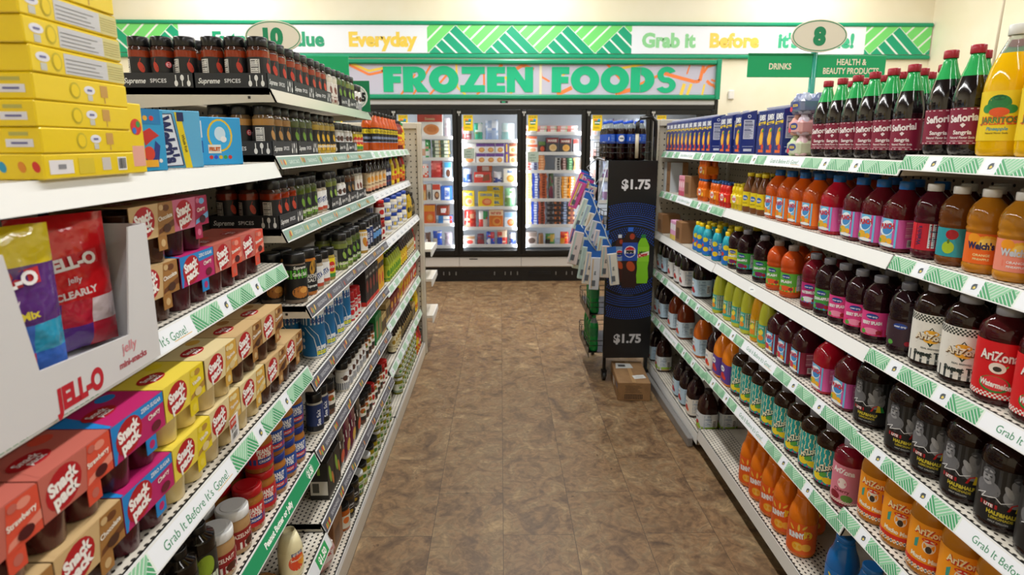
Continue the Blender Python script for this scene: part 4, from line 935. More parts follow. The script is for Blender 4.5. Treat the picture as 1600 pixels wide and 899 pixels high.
def sixpack(k, liq, capc, base, desc, txt):
    b = MB(); L = liquid(liq)
    for i in range(3):
        for j in range(2):
            x, y = -.04+.04*i, -.02+.04*j
            b.lathe([(.016, 0), (.0195, .004), (.0195, .075), (.0175, .085), (.0195, .09), (.016, .108), (.011, .114)], L, 12, cx=x, cy=y)
    parts = [('bottles', b.mesh('bottles'))]
    c = MB()
    for i in range(3):
        for j in range(2): c.lathe([(.012, .113), (.012, .126)], plastic(capc), 12, cx=-.04+.04*i, cy=-.02+.04*j)
    parts.append(('caps', c.mesh('caps')))
    w = MB(); w.box(-.0605, .0605, -.0405, .0405, .02, .075, mat(base, .2, coat=.6), .008)
    art(w, face('front', -.0405), [('e', -.01, .05, .024, .018, '#f4f4f0'), ('t', -.01, .05, .014, txt, '#d8202c', {'b': .06, 'w': .04}), ('e', .035, .04, .012, .012, '#f6c22c')])
    parts.append(('wrapper', w.mesh('wrapper')))
    reg(k, Proto('drink_multipack', parts, .042, .062, .126, 'multipack', desc))
sixpack('mo', '#e0650f', '#2f7fd0', '#f08322', 'shrink wrapped pack of small orange drinks', 'SUNNY')
sixpack('mr', '#d8281c', '#1d4fa0', '#e8352a', 'shrink wrapped pack of small red drinks', 'HUG')
sixpack('my', '#e6c81a', '#e8d020', '#ecd226', 'shrink wrapped pack of small yellow drinks', 'HUG')
def tallpack(k, cols, desc):
    b = MB()
    for i in range(2):
        for j in range(2):
            b.lathe([(.018, 0), (.024, .008), (.024, .05), (.018, .066), (.012, .072), (.012, .08)], liquid(cols[(i+j) % len(cols)]), 12, cx=-.025+.05*i, cy=-.025+.05*j)
    parts = [('bottles', b.mesh('bottles'))]
    w = MB(); w.box(-.0505, .0505, -.0505, .0505, .004, .058, mat(cols[-1], .15, coat=.8), .01)
    art(w, face('front', -.0505), [('e', 0, .034, .03, .014, '#2c3f8f'), ('t', 0, .034, .010, 'SODA', '#f0d23c', {'b': .05, 'w': .04}), ('e', -.03, .02, .01, .01, '#d8405a')])
    art(w, face('left', -.0505), [('e', 0, .034, .03, .014, '#2c3f8f'), ('t', 0, .034, .010, 'SODA', '#f0d23c', {'b': .05, 'w': .04}), ('e', .03, .02, .01, .01, '#d8405a')])
    parts.append(('wrapper', w.mesh('wrapper'))); reg(k, Proto('drink_multipack', parts, .052, .052, .08, 'multipack', desc))
tallpack('t1', ['#c9e0b0', '#e8c8d0', '#cfd8b8'], 'clear wrapped pack of pastel drink bottles'); tallpack('t2', ['#e8b0a0', '#d8c8d8', '#e0a8a8'], 'clear wrapped pack of pink drink bottles'); tallpack('t3', ['#8f98b8', '#b8c0d8', '#6f7a9c'], 'clear wrapped pack of grey blue drink bottles')

# ---------------------------------------------------------------- rows on the shelves
CNT = {}
SN = {'RF1': 'on the top drinks shelf', 'RM1': 'on the top drinks shelf', 'RN1': 'on the top drinks shelf', 'R2': 'on the second drinks shelf', 'R3': 'on the third drinks shelf', 'R4': 'on the fourth drinks shelf', 'R5': 'on the fifth drinks shelf', 'R0': 'on the drinks base shelf'}
def where(key):
    if key[0] == 'R': return {'1': 'top drinks shelf', '2': 'second drinks shelf', '3': 'third drinks shelf', '4': 'fourth drinks shelf', '5': 'fifth drinks shelf', '0': 'drinks base shelf'}[key[2]]
    sec = {'A': 'sauce', 'B': 'spice', 'C': 'snack'}[key[1]]
    return {'1': 'top', '2': 'second', '3': 'third', '4': 'fourth', '5': 'fifth', '6': 'sixth', '7': 'seventh', '0': 'base'}[key[2]] + f' {sec} shelf'
def short(r):
    for a, b in ((' with a ', ' with '), (' from entrance', ' from the front'), (' and ', ' '), (' from the front', ' along'), ('black capped spice jar of ', 'jar of '), ('black capped ', ''), ('orange pineapple juice', 'pineapple juice'), (' bottle', ''), (' turned to its', ' showing'), ('front row', 'front'), ('rearmost row', 'rearmost'), ('topmost of its stack', 'topmost'), ('stacked on top', 'upper'), (' freezer end', ' freezers'), (' blue ', ' blue ')):
        if len(r.split()) <= 16: break
        r = r.replace(a, b)
    return r
def name_it(p, key, row=0, lvl=0):
    w = where(key); q = (p.desc, w, row, lvl); CNT[q] = CNT.get(q, 0) + 1
    d = p.desc + ('', ', back row', ', third row', ', fourth row', ', fifth row')[row]
    if lvl: d += ', stacked on top' if lvl == 1 else ', topmost of its stack'
    r = f'{d}, {nth(CNT[q]-1)} from the freezer end, {w}'
    if len(r.split()) > 16: r = f'{d}, {nth(CNT[q]-1)} from freezer end, {w}'
    if len(r.split()) > 16: r = r.replace(' with a ', ' with ').replace(' and ', ' ').replace('from freezer end', 'from freezers')
    return short(r)
def line(keys, items, jit=.12, rz0=None, gap=.0015, tight=False):
    """items far -> near: (product, column px or None, rows deep, levels high)"""
    prev = None; pts = []
    for it in items:
        k, px = it[0], it[1]; rows = it[2] if len(it) > 2 else 1; lv = it[3] if len(it) > 3 else 1; rot = it[4] if len(it) > 4 else None
        p = PR[k]
        for key in keys:
            side, xt, z, y0, y1 = SHELF[key]
            sg = 1 if side == 'R' else -1
            X = xt + sg*(p.hx + .012)
            Y = yat(px, X, z) if px is not None else prev[0] - prev[1] - p.hy - gap
            if Y > y0 or key == keys[-1]: break
        if prev and Y > prev[0] - prev[1] - p.hy - gap: Y = prev[0] - prev[1] - p.hy - gap
        for key in keys:
            side, xt, z, y0, y1 = SHELF[key]
            if Y > y0 or key == keys[-1]: break
        Y = min(Y, y1 - p.hy - .006)
        if Y - p.hy < y0 + .004 and key != keys[-1]:
            Y = y0 + .004 + p.hy if (prev is None or prev[0]-prev[1] > y0 + .008 + 2*p.hy) else y0 - .006 - p.hy
            if Y < y0:
                key = keys[keys.index(key)+1]; side, xt, z, y0, y1 = SHELF[key]; Y = min(Y, y1 - p.hy - .006)
        prev = (Y, p.hy); sg = 1 if side == 'R' else -1; X = xt + sg*(p.hx + .012)
        round_ = p.cat in ('bottle', 'jar', 'canister')
        for r in range(rows):
            for l in range(lv):
                rz = (-pi/2 if side == 'R' else pi/2)
                if round_: rz += (sg*(random.uniform(-jit, jit) + .72) if not p.sq else random.uniform(-.03, .03)) if rot is None else rot
                elif rot is not None: rz += rot
                place(p, (X + sg*r*(2*p.hx + .002), Y, z + l*p.h + .0003), rz, name_it(p, key, r, l), p.desc.replace(' bottle', ' bottles', 1) + ' on the ' + where(key))
R1 = ['RF1', 'RM1', 'RN1']; R2 = ['RF2', 'RM2', 'RN2']; R3 = ['RF3', 'RM3', 'RN3']; R4 = ['RF4', 'RM4', 'RN4']; R5 = ['RF5', 'RM5', 'RN5']; R0 = ['RF0', 'RM0', 'RN0']
line(R1, [('jx', 1038, 2)] + [('jx', None, 2)]*5 + [('jx', 1082, 2)] + [('jx', None, 2)]*4 + [('jx', 1138, 2), ('jx', None, 2), ('jx', None, 2), ('jx', 1200, 2), ('jx', None, 2), ('jx', None, 1), ('t1', 1256, 1)])
line(R1, [('sn', 1284, 3), ('sn', None, 3), ('sn', 1322, 3), ('sn', None, 3), ('sn', 1372, 3), ('sn', None, 3), ('sn', 1428, 3), ('sn', 1462, 3), ('ja', 1512, 2), ('ja', 1566, 2), ('ja', 1625, 1)])
side, xt, z, *_ = SHELF['RM1']
Yp = None
for o in COL.objects:
    if o.name.startswith('drink_multipack') and abs(o.location.z - z) < .01: Yp = o
if Yp:
    for i, k in enumerate(('t2', 't3')): place(PR[k], (Yp.location.x, Yp.location.y, z + .0804*(i+1)), -pi/2, PR[k].desc + (', middle of the stack' if i == 0 else ', top of the stack') + ' beside sangria bottles', 'wrapped drink packs stacked by the sangria')
line(R2, [('cb', 1046, 1, 2), ('pc', 1068, 1), ('pc', None), ('pc', None), ('cc', None), ('mo', 1104, 1, 2), ('mo', 1124, 1), ('mr', 1140), ('my', None), ('yh', 1166, 3), ('yh', 1182, 3), ('yh', None, 3),
    ('jo', 1214, 3), ('jo', None, 3), ('jo', None, 3), ('jo', 1262, 3), ('jr', 1304, 1), ('jd', 1340, 2), ('jd', None, 2), ('jd', None, 2), ('wx', 1398, 3), ('wt', 1412, 3), ('wo', 1440, 3), ('wp', 1474, 3), ('wr', 1512, 3), ('wr', 1558, 3), ('wr', 1610, 2), ('wo', None, 2)])
line(R3, [('cc', 1044, 1), ('pp', 1056), ('pp', None), ('pp', None), ('cc', 1072), ('by', 1090, 3), ('by', None, 3), ('by', 1105, 3), ('by', 1120, 3), ('by', 1133, 3), ('sy', 1148, 2), ('sg', 1164, 2), ('sg', 1190, 2), ('so', 1212, 2), ('so', 1234, 2),
    ('sm', 1268, 2), ('sg', 1288, 2), ('sp', 1308, 2), ('sp', 1328, 2), ('sp', 1350, 2), ('sk', 1368, 2), ('ts', 1398, 2), ('ts', 1446, 2), ('tw', 1514, 2), ('tw', 1572, 2), ('tw', None, 1)])
line(R4, [('db', 1030), ('db', 1042), ('dw', 1056), ('dw', 1066), ('dw', 1075), ('db', 1096, 2), ('ly', 1124, 2), ('ly', 1141, 2), ('ly', 1154, 2), ('ly', 1168, 2), ('lo', 1184, 2), ('ly', 1196, 1), ('jm', 1213, 2), ('jm', 1230, 2), ('jm', 1252, 2), ('jr', 1292), ('jd', 1326, 1), ('th', 1368, 2), ('th', 1412, 2), ('th', 1452, 2), ('th', 1498, 1), ('th', 1556, 1), ('th', None, 1)])
line(R5, [('db', 1028), ('db', 1040), ('da', 1056), ('da', 1070), ('do', 1097), ('dr', 1118), ('dp', 1130), ('dp', 1144), ('tl', 1158, 2), ('tl', 1172, 2), ('tl', 1186, 2), ('tl', 1204, 2), ('tl', 1220, 1), ('tl', 1236, 1), ('tl', 1258, 1), ('tl', 1282, 1), ('tp', 1322, 2), ('tm', 1345, 2), ('tm', 1382, 2), ('tm', 1420, 1), ('tm', 1466, 1), ('tm', 1512, 1)])
line(R0, [('db', 1024), ('dg', 1036), ('db', 1064), ('db', 1074), ('dr', 1086), ('dg', 1108, 2), ('sd', 1172, 1), ('sd', 1186, 1), ('sd', 1203, 2), ('sd', 1222, 2), ('sd', 1250, 1), ('sb', 1310, 1), ('sb', 1350, 1)])
# ================================================================ grocery side products
GLASS = mat('#c9c4ba', .08, coat=.4, trans=.0)
def jar(k, R, h, body, lid, lidh, base, ops, desc, p=2.0, name='spice_jar', cat='jar', lr=None, zl=None, neck=None, top=None, n=20):
    """straight jar with a screw or flip lid; zl label zone, neck radius"""
    B = liquid(body) if isinstance(body, str) else body; nk = neck or R*.86; hb = h-lidh
    prof = [(R*.9, 0, p), (R, R*.14, p), (R, hb-R*.42, p), (R*.97, hb-R*.25, p), (nk, hb-R*.02, 2), (nk, hb+.002, 2)]
    z0, z1 = zl or (R*.3, hb-R*.5)
    lr = lr or nk*1.08
    LM = lid if not isinstance(lid, str) else mat(lid, .28)
    b = MB(); b.lathe(prof, B, n, p=p, matf=(lambda z: (liquid(top) if z > z1 + .001 else B)) if top else None); parts = [('body', b.mesh('body'))]
    b = MB(); b.lathe([(lr*.98, hb), (lr, hb+.002), (lr, h-.003), (lr*.93, h)], LM, n)
    b.lathe([(lr*.7, h+.0001), (lr*.68, h+.0012)], LM, n); parts.append(('lid', b.mesh('lid')))
    if ops is not None: parts.append(('label', lbl(R, z0, z1, base, ops, p, n=n)))
    return reg(k, Proto(name, parts, max(R*(1 if p == 2 else 1.03), lr)*1.01 + .0016, None, h, cat, desc))
def sp_ops(acc, word, h, kind='s'):
    o = [('r', -.09, 0, .09, h*.30, acc), ('t', -.0, h*.20, h*.12, word, '#f0ece2', {'w': .042, 'b': .03}), ('e', .004, h*.62, h*.10, h*.2, acc, .3), ('l', [(.0, h*.80), (.004, h*.95)], .0015, acc)]
    o += nutri(-.040, h*.5, .028, h*.84, '#dddbd6', '#4b4b4b', 10) + [('e', .04, h*.72, h*.12, h*.12, '#d22b38'), ('e', .04, h*.72, h*.09, h*.09, '#f0f0ee'), ('e', .04, h*.72, h*.075, h*.075, '#d22b38'), ('t', .04, h*.72, h*.05, '$1.25', '#f5f5f5', {'w': h*.13})] + barcode(.064, h*.5, .022, h*.5)
    return o
for k, body, acc, word, desc in (('s1', '#8a3014', '#c43a26', 'CAYENNE', 'black capped spice jar with a red cayenne band'), ('s2', '#a8783c', '#b98a4c', 'GARLIC', 'black capped spice jar with a tan garlic band'), ('s3', '#4a5a22', '#6f9a34', 'PARSLEY', 'black capped spice jar with a green parsley band'),
        ('s4', '#b99a28', '#dcae28', 'LEMON PEPPER', 'black capped spice jar with a yellow lemon band'), ('s5', '#cfc8b6', '#7c4a3c', 'ONION', 'black capped spice jar with a white onion label'), ('s6', '#8a2c10', '#c2452e', 'PAPRIKA', 'black capped spice jar of red paprika'), ('s7', '#5a3a22', '#8a6a3c', 'CUMIN', 'black capped spice jar of brown cumin'), ('s8', '#6f7a3a', '#8fae4c', 'OREGANO', 'black capped spice jar of dried oregano')):
    jar(k, .0305, .150, body, '#0d0d0e', .028, '#1b1b1d' if k != 's5' else '#dcd6cc', sp_ops(acc, word, .078), desc, p=2.5, zl=(.012, .090), neck=.027, lr=.0295, top={'s1': '#432a21', 's6': '#45241a', 's2': '#6a5236', 's3': '#46502c', 's4': '#8a7838', 's5': '#a8a294', 's7': '#4a3628', 's8': '#545a38'}[k])
jar('G1', .037, .165, '#7a6a5c', '#0d0d0e', .032, '#161617', [('r', -.12, .07, .12, .098, '#4ea52c'), ('t', .0, .084, .012, 'Garlic Salt', '#f2f2ea', {'w': .05}), ('e', .0, .024, .03, .02, '#b5702c'), ('e', .008, .03, .014, .01, '#e0a04c'), ('t', 0, .106, .010, 'Supreme', '#f2f2ea', {'sh': .3, 'w': .045})] + barcode(.06, .04, .03, .05), 'large seasoning jar with a green band', zl=(.014, .128), neck=.032)
jar('G2', .036, .160, '#b5691c', '#0d0d0e', .03, '#1c1c1e', [('e', .004, .085, .012, .026, '#b8862c', -.2), ('t', 0, .055, .013, 'SEASONED', '#e8e6e0', {'w': .055}), ('t', 0, .040, .012, 'SALT', '#e8e6e0', {'w': .04}), ('t', 0, .02, .010, 'Supreme', '#f2f2ea', {'sh': .3, 'w': .045})], 'large black labelled seasoned salt jar', zl=(.014, .12), neck=.031)
jar('w1', .026, .125, '#a89a84', '#0d0d0e', .028, '#e8e8e6', [('t', 0, .04, .018, 'VITA', '#2b4a8c', {'ro': .5, 'b': .05, 'w': .035}), ('r', -.08, 0, .08, .012, '#b5462c')], 'white labelled seasoning jar with blue writing', zl=(.012, .085))
jar('w2', .026, .125, '#a08a3c', '#0d0d0e', .028, '#e8cf1d', [('e', 0, .04, .016, .02, '#c8302a'), ('t', 0, .04, .010, 'ADOBO', '#f6f2dc', {'w': .03}), ('r', -.08, 0, .08, .014, '#3f8a3c')], 'yellow labelled seasoning jar', zl=(.012, .085))
jar('w3', .028, .125, '#cfcac0', '#101012', .03, '#e6e6e4', [('r', -.09, .0, .09, .03, '#6b6f78'), ('e', 0, .05, .012, .012, '#5a3a2c'), ('r', -.02, .05, .02, .054, '#35383e')], 'short white spice jar with a black lid', zl=(.008, .084))
jar('w4', .030, .150, '#1d2430', '#101012', .034, '#23252b', [('r', -.1, .03, .1, .06, '#5f97cf'), ('t', 0, .075, .014, 'Salt', '#e8ebf0', {'sh': .2}), nutri(.05, .05, .03, .07)][:3], 'tall black and sky blue grinder jar', zl=(.01, .11))
jar('w5', .030, .150, '#c8c2b4', '#101012', .034, '#23386e', [('r', -.1, .0, .1, .02, '#1b1d22'), ('t', 0, .05, .014, 'Sea Salt', '#e8ebf0', {'ro': 1.57})], 'tall dark blue salt jar with a black lid', zl=(.01, .11))
jar('w6', .031, .145, '#a8842c', '#101012', .032, '#e6e2da', [('r', -.1, .07, .1, .084, '#d8a82c'), ('e', 0, .04, .014, .024, '#c9862c', .3), ('e', .012, .03, .01, .012, '#b5482f')], 'white and yellow labelled seasoning jar', zl=(.014, .104))
jar('ca', .041, .176, mat('#dfe1e0', .4), '#d9d9d6', .008, '#1c6fa8', [('r', -.14, .118, .14, .150, '#e9ebea'), ('t', 0, .133, .014, 'IODIZED', '#27408a', {'w': .055, 'b': .05}), ('r', -.026, .128, -.0255, .140, '#b9302c'), ('l', [(-.05, .11), (-.02, .07), (-.012, .03), (-.01, .0)], .003, '#e6eef2'), ('l', [(-.035, .115), (-.005, .078), (.004, .04), (.006, .0)], .002, '#e6eef2'), ('t', .012, .030, .014, 'SUPER', '#f0f2f2', {'b': .06, 'w': .045}), ('t', .01, .012, .013, 'SIZED', '#e2e02c', {'b': .06, 'w': .045}), ('e', -.06, .085, .006, .008, '#f0f2f2'), ('e', -.06, .06, .006, .008, '#f0f2f2'), ('e', -.06, .035, .006, .008, '#f0f2f2')], 'blue and white super sized salt canister', zl=(.010, .160), neck=.0405, lr=.0415, name='salt_canister', cat='canister', n=26)
jar('rs', .024, .13, '#b81c22', '#c01d22', .02, '#d8d4cc', [('r', -.08, .05, .08, .075, '#c8202a'), ('e', 0, .03, .014, .012, '#c8202a'), ('t', 0, .06, .01, 'SALSA', '#f2f2e8', {'w': .03})], 'red seasoned salt shaker', zl=(.01, .09))
# sauces
def sauce(k, R, h, liq, capc, base, ops, desc, neckh=.05, caph=.018, zl=None, name='sauce_bottle', p=2.0):
    L = liquid(liq); hb = h-caph; nr = R*.42
    prof = [(R*.88, 0, p), (R, R*.16, p), (R, hb-neckh-R*.7, p), (R*.86, hb-neckh-R*.1, p), (nr*1.15, hb-neckh+R*.9, 2), (nr, hb, 2)]
    reg(k, bottle(name, prof, L, (nr*1.2, hb-.002, h, mat(capc, .3)), lbl(R, *(zl or (R*.5, hb-neckh-R*.9)), base, ops, p), h, desc, p, n=16))
sauce('hs', .0245, .222, '#c4520c', '#15120f', '#16151a', [('r', -.07, .052, .07, .078, '#e8cf1c'), ('t', 0, .065, .010, 'EXTRA', '#2a2412', {'w': .028}), ('r', -.03, .02, .03, .034, '#8fa0c0'), ('r', -.07, 0, .07, .004, '#9fb4d8')], 'orange hot sauce bottle with black and yellow label', neckh=.045, zl=(.046, .132))
sauce('hr', .0225, .20, '#7a1c10', '#2a1210', '#e8c71c', [('r', -.07, 0, .07, .03, '#c8281c'), ('e', 0, .05, .012, .012, '#c8281c')], 'dark red hot sauce bottle with yellow label', neckh=.04, zl=(.03, .105))
sauce('hy', .023, .19, '#d8b81a', '#1f8f4a', '#e8c71c', [('r', -.07, .02, .07, .05, '#c8281c')], 'yellow sauce bottle with a green cap', neckh=.03)
sauce('bq', .026, .198, '#1f0f0a', '#c9b58a', '#d8c09a', [('r', -.08, .03, .08, .035, '#6a4424'), ('e', 0, .06, .012, .016, '#e09a3c'), ('t', 0, .095, .008, 'SWEET', '#4a2c16', {'w': .03}), ('r', -.08, .0, .08, .016, '#c97a5a')], 'dark steak sauce bottle with tan label', neckh=.05, zl=(.014, .112), p=2.4)
sauce('bb', .024, .195, '#17101a', '#23264f', '#23264f', [('e', 0, .07, .014, .012, '#d8dce8'), ('r', -.07, .02, .07, .03, '#8a2c3c')], 'dark barbecue sauce bottle with navy label', neckh=.04)
sauce('kt', .024, .195, '#b81a14', '#1f8f4a', '#d8c41c', [('r', -.08, .0, .08, .03, '#c8281c'), ('e', 0, .05, .013, .013, '#c8281c')], 'red ketchup bottle with a green cap', neckh=.035)
sauce('sy', .026, .21, '#241009', '#1b1410', '#d8cfa8', [('r', -.08, .03, .08, .036, '#7a5a2c'), ('e', 0, .06, .014, .014, '#a8862c'), ('t', 0, .02, .007, 'SOY SAUCE', '#3a2a16', {'w': .035})], 'dark soy sauce bottle with cream label', neckh=.055)
sauce('ry', .025, .20, '#2a1208', '#1b1410', '#d8b81c', [('r', -.08, .03, .08, .06, '#c8281c'), ('e', 0, .045, .012, .012, '#f0d84c')], 'dark sauce bottle with red and yellow label', neckh=.05)
sauce('gp', .023, .165, '#9fae22', '#23261c', '#b8c832', [('e', 0, .04, .012, .02, '#4f8a26'), ('r', -.07, 0, .07, .012, '#3f7a2c')], 'green pepper sauce bottle', neckh=.03)
sauce('mu', .026, .19, '#b59416', '#17140e', '#c9a51c', [('e', 0, .05, .014, .02, '#3f3a1c')], 'yellow mustard bottle', neckh=.03)
sauce('dk', .026, .17, '#1a0f0c', '#0f0d0c', '#2a2320', [('r', -.08, .02, .08, .045, '#8a7a4c'), ('e', 0, .06, .01, .012, '#b59a5c')], 'small dark marinade bottle', neckh=.04)
sauce('re', .026, .17, '#8a1812', '#b81a1a', '#c8322a', [('e', 0, .05, .014, .014, '#e8e0d0'), ('r', -.08, 0, .08, .016, '#e8c03c')], 'red pepper sauce bottle', neckh=.03)
sauce('sf', .037, .142, '#e6dcb0', '#e6dcb0', '#e6dcb0', [('e', 0, .038, .028, .028, '#e2502a'), ('e', .014, .04, .014, .014, '#f0922c'), ('e', .02, .03, .01, .01, '#f0b03c'), ('r', -.018, .060, .018, .071, '#23336e'), ('t', 0, .0655, .008, 'SOFT SOAP', '#e8ecf4', {'w': .03}), ('t', 0, .046, .006, 'Moisturizing', '#f4e6d8', {'w': .036})], 'cream soap bottle with an orange label', neckh=.012, caph=.012, zl=(.018, .092), name='soap_bottle')
jar('may', .035, .106, '#e6dfc8', '#1b3f9c', .022, '#e9e9ea', [('r', -.1, .012, .1, .04, '#23488f'), ('e', 0, .026, .012, .01, '#e8c93c')], 'white mayonnaise jar with a blue lid', name='mayonnaise_jar', zl=(.012, .066))
jar('pk1', .0335, .106, '#7a7a16', '#cfd2d2', .016, '#dfe2cf', [('r', -.12, 0, .12, .014, '#2c6a4a'), ('e', 0, .03, .014, .009, '#4f8a2c'), ('t', 0, .045, .008, 'PICKLES', '#2c4a2c', {'w': .035})], 'green pickle jar with a white lid', name='pickle_jar', zl=(.014, .068), neck=.030)
jar('pk2', .0335, .106, '#8a7a14', '#17181a', .016, '#d6dcc4', [('r', -.12, 0, .12, .016, '#9ab52c'), ('e', 0, .034, .014, .010, '#3f7a2c')], 'green pepper jar with a black lid', name='pickle_jar', zl=(.014, .068), neck=.030)
jar('pk3', .035, .12, '#3a3022', '#141416', .016, '#171717', [('r', -.12, .03, .12, .032, '#cfcfcf'), ('t', 0, .044, .008, 'OLIVES', '#e0e0e0', {'w': .035}), ('e', 0, .016, .012, .008, '#a8862c')], 'black labelled olive jar', name='pickle_jar', zl=(.02, .088), neck=.033)
jar('pk4', .0335, .106, '#a8551a', '#141416', .016, '#d8d2c0', [('e', 0, .034, .014, .014, '#d8702c')], 'orange relish jar with a black lid', name='relish_jar', zl=(.014, .068), neck=.030)
jar('rd', .030, .11, '#7a1410', '#b81a1a', .018, '#e2dccf', [('e', 0, .03, .016, .014, '#b8231c')], 'red sauce jar with a red lid', name='sauce_jar', zl=(.014, .070))
jar('bs', .030, .125, '#5c3216', '#141416', .03, '#e2ddd2', [('r', -.1, .0, .1, .018, '#2c2a28'), ('e', 0, .045, .014, .012, '#b5622c'), ('e', .01, .038, .008, .006, '#4f7a2c')], 'brown seasoning bottle with a black cap', zl=(.022, .085))
jar('pbr', .0385, .122, '#a5692c', '#b5161c', .022, '#c01d24', [('r', -.12, .012, .12, .028, '#23408f'), ('t', 0, .048, .014, 'PEANUT', '#f2e8e0', {'w': .045, 'b': .05}), ('t', 0, .034, .010, 'BUTTER', '#f2e8e0', {'w': .04, 'b': .05}), ('t', 0, .020, .007, 'CREAMY', '#f2f2f2', {'w': .035}), *barcode(.075, .034, .03, .044)], 'peanut butter jar with a red lid', name='peanut_butter_jar', zl=(.016, .080), neck=.0345, lr=.037)
jar('pbb', .0385, .122, '#a5692c', '#16307f', .022, '#1b4a9c', [('r', -.12, .008, .12, .022, '#c8232c'), ('t', 0, .048, .014, 'PEANUT', '#f2f2f2', {'w': .045, 'b': .05}), ('t', 0, .034, .010, 'BUTTER', '#f2f2f2', {'w': .04, 'b': .05}), ('t', 0, .015, .007, 'CRUNCHY', '#f2f2f2', {'w': .035})], 'peanut butter jar with a blue lid', name='peanut_butter_jar', zl=(.016, .080), neck=.0345, lr=.037)
jar('wl', .040, .118, '#b08a5c', '#e2e2e0', .024, '#8f1a1c', [('r', -.13, 0, .13, .018, '#e6e0d8'), ('e', .02, .012, .016, .01, '#4a2414'), ('t', 0, .036, .011, 'HAZELNUT', '#f2e6d8', {'w': .06}), ('e', -.03, .012, .012, .008, '#d8c8b0')], 'hazelnut spread jar with a white lid', name='spread_jar', zl=(.016, .066), neck=.037, lr=.039, n=26)
jar('ol', .036, .19, '#15100c', '#101010', .02, '#1d1c1a', [('e', 0, .07, .02, .026, '#8aa52c'), ('r', -.03, .02, .03, .045, '#cfd8c0'), ('r', -.02, .03, .02, .036, '#4f8a3c')], 'tall black olive oil bottle with green label', name='oil_bottle', cat='bottle', zl=(.03, .13), neck=.018, lr=.02)
# trays
def tray(k, w, d, h, desc, white=False, text=True):
    b = MB(); c = mat('#26272a' if not white else '#d8d8d6', .55); t = .0025
    b.box(-w, w, -d, d, 0, .0025, c); b.box(-w, w, -d, -d+t, 0, h, c); b.box(-w, w, d-t, d, 0, h, c); b.box(-w, -w+t, -d, d, 0, h, c); b.box(w-t, w, -d, d, 0, h, c)
    if text:
        for f, q, L in (('front', -d, 2*w), ('right', w, 2*d), ('left', -w, 2*d)):
            o = [('t', -L*.30, h*.5, h*.34, 'Supreme', '#e6e6e2', {'sh': .35, 'w': L*.3}), ('t', 0.02*L, h*.5, h*.26, 'SPICES', '#dedede', {'w': L*.22, 'sp': 1.1})]
            for i in range(3):
                u = L*(.26+.085*i); sg = -1 if i == 1 else 1
                o += [('e', u, h*.5-sg*h*.18, h*.12, h*.2, '#e6e6e2'), ('l', [(u, h*.5), (u, h*.5+sg*h*.36)], h*.06, '#e6e6e2')]
            art(b, face(f, q), o)
    reg(k, Proto('display_tray', [(None, b.mesh('display_tray'))], d, w, h, 'tray', desc))
# packets and boxes
def packet(k, w, h, d, col, acc, desc, word=''):
    b = MB(); n = 8; vs = []; c = mat(col, .25, coat=.4)
    for i in range(n+1):
        z = h*i/n; t = d*max(0, sin(pi*i/n))**.6 + .0006; ww = w*(1 - .06*sin(pi*i/n))
        vs += [(-ww, 0, z), (-ww*.5, -t, z), (0, -t*1.1, z), (ww*.5, -t, z), (ww, 0, z), (ww*.5, t, z), (0, t*1.1, z), (-ww*.5, t, z)]
    fs = [(i*8+k2, i*8+(k2+1) % 8, (i+1)*8+(k2+1) % 8, (i+1)*8+k2) for i in range(n) for k2 in range(8)]
    b.add(vs, fs, c, True)
    S = lambda u, v, e: (u, -(d*max(0, sin(pi*min(1, max(0, v/h))))**.6)*(1.1-abs(u)/w*.3) - .0008 - e, v)
    art(b, S, [('e', 0, h*.35, w*.55, h*.16, acc), ('r', -w*.7, h*.62, w*.7, h*.8, '#e9e4da'), ('t', 0, h*.71, h*.08, word or 'MIX', col, {'w': w*1.2, 'b': .04})])
    reg(k, Proto('seasoning_packet', [(None, b.mesh('seasoning_packet'))], d*1.2+.001, w*1.01, h, 'packet', desc))
packet('p1', .045, .17, .008, '#2a2320', '#c8502c', 'dark seasoning packet with a red picture', 'TACO'); packet('p2', .045, .17, .008, '#6a1c3c', '#c8a03c', 'wine red seasoning packet', 'CHILI'); packet('p3', .045, .17, .008, '#d8701c', '#f0c83c', 'orange seasoning pouch', 'FAJITA')
packet('p4', .045, .17, .009, '#d8b81c', '#c8302a', 'yellow seasoning pouch', 'GRAVY'); packet('p5', .045, .165, .008, '#c8402c', '#e8e0d0', 'red seasoning pouch', 'SALSA')
smallbox('b1', 'seasoning_box', .035, .03, .17, '#1d1a1a', [('r', -.033, .0, .033, .02, '#c8281c'), ('e', 0, .09, .018, .03, '#8a2c1c'), ('t', 0, .14, .012, 'STEAK', '#d8d4c8', {'w': .05})], 'black seasoning box with red base', side=[('r', -.028, 0, .028, .02, '#c8281c')])
smallbox('b2', 'seasoning_box', .035, .03, .18, '#e0a51c', [('r', -.033, .12, .033, .15, '#2a2412'), ('e', 0, .06, .02, .03, '#c8502c')], 'yellow and black seasoning box', side=[('r', -.028, .04, .028, .14, '#2a2412')])
smallbox('b3', 'seasoning_tin', .035, .03, .15, '#1f7a3c', [('r', -.02, .03, .02, .12, '#8a7048'), ('r', -.033, .0, .033, .012, '#e8e8e0')], 'green and brown seasoning tin', side=[('r', -.02, .03, .02, .12, '#8a7048')])
smallbox('b4', 'seasoning_box', .04, .035, .15, '#1f1c18', [('e', -.012, .09, .012, .04, '#7aa02c', .3), ('e', .016, .06, .01, .03, '#b5702c', .3), ('r', -.038, .0, .038, .012, '#4a4438')], 'black seasoning box with a green corn picture', side=[('r', -.032, .02, .032, .075, '#c9c6bd'), ('r', -.024, .03, .0, .068, '#4a4a44'), ('r', -.004, .1, .006, .13, '#7aa02c')])
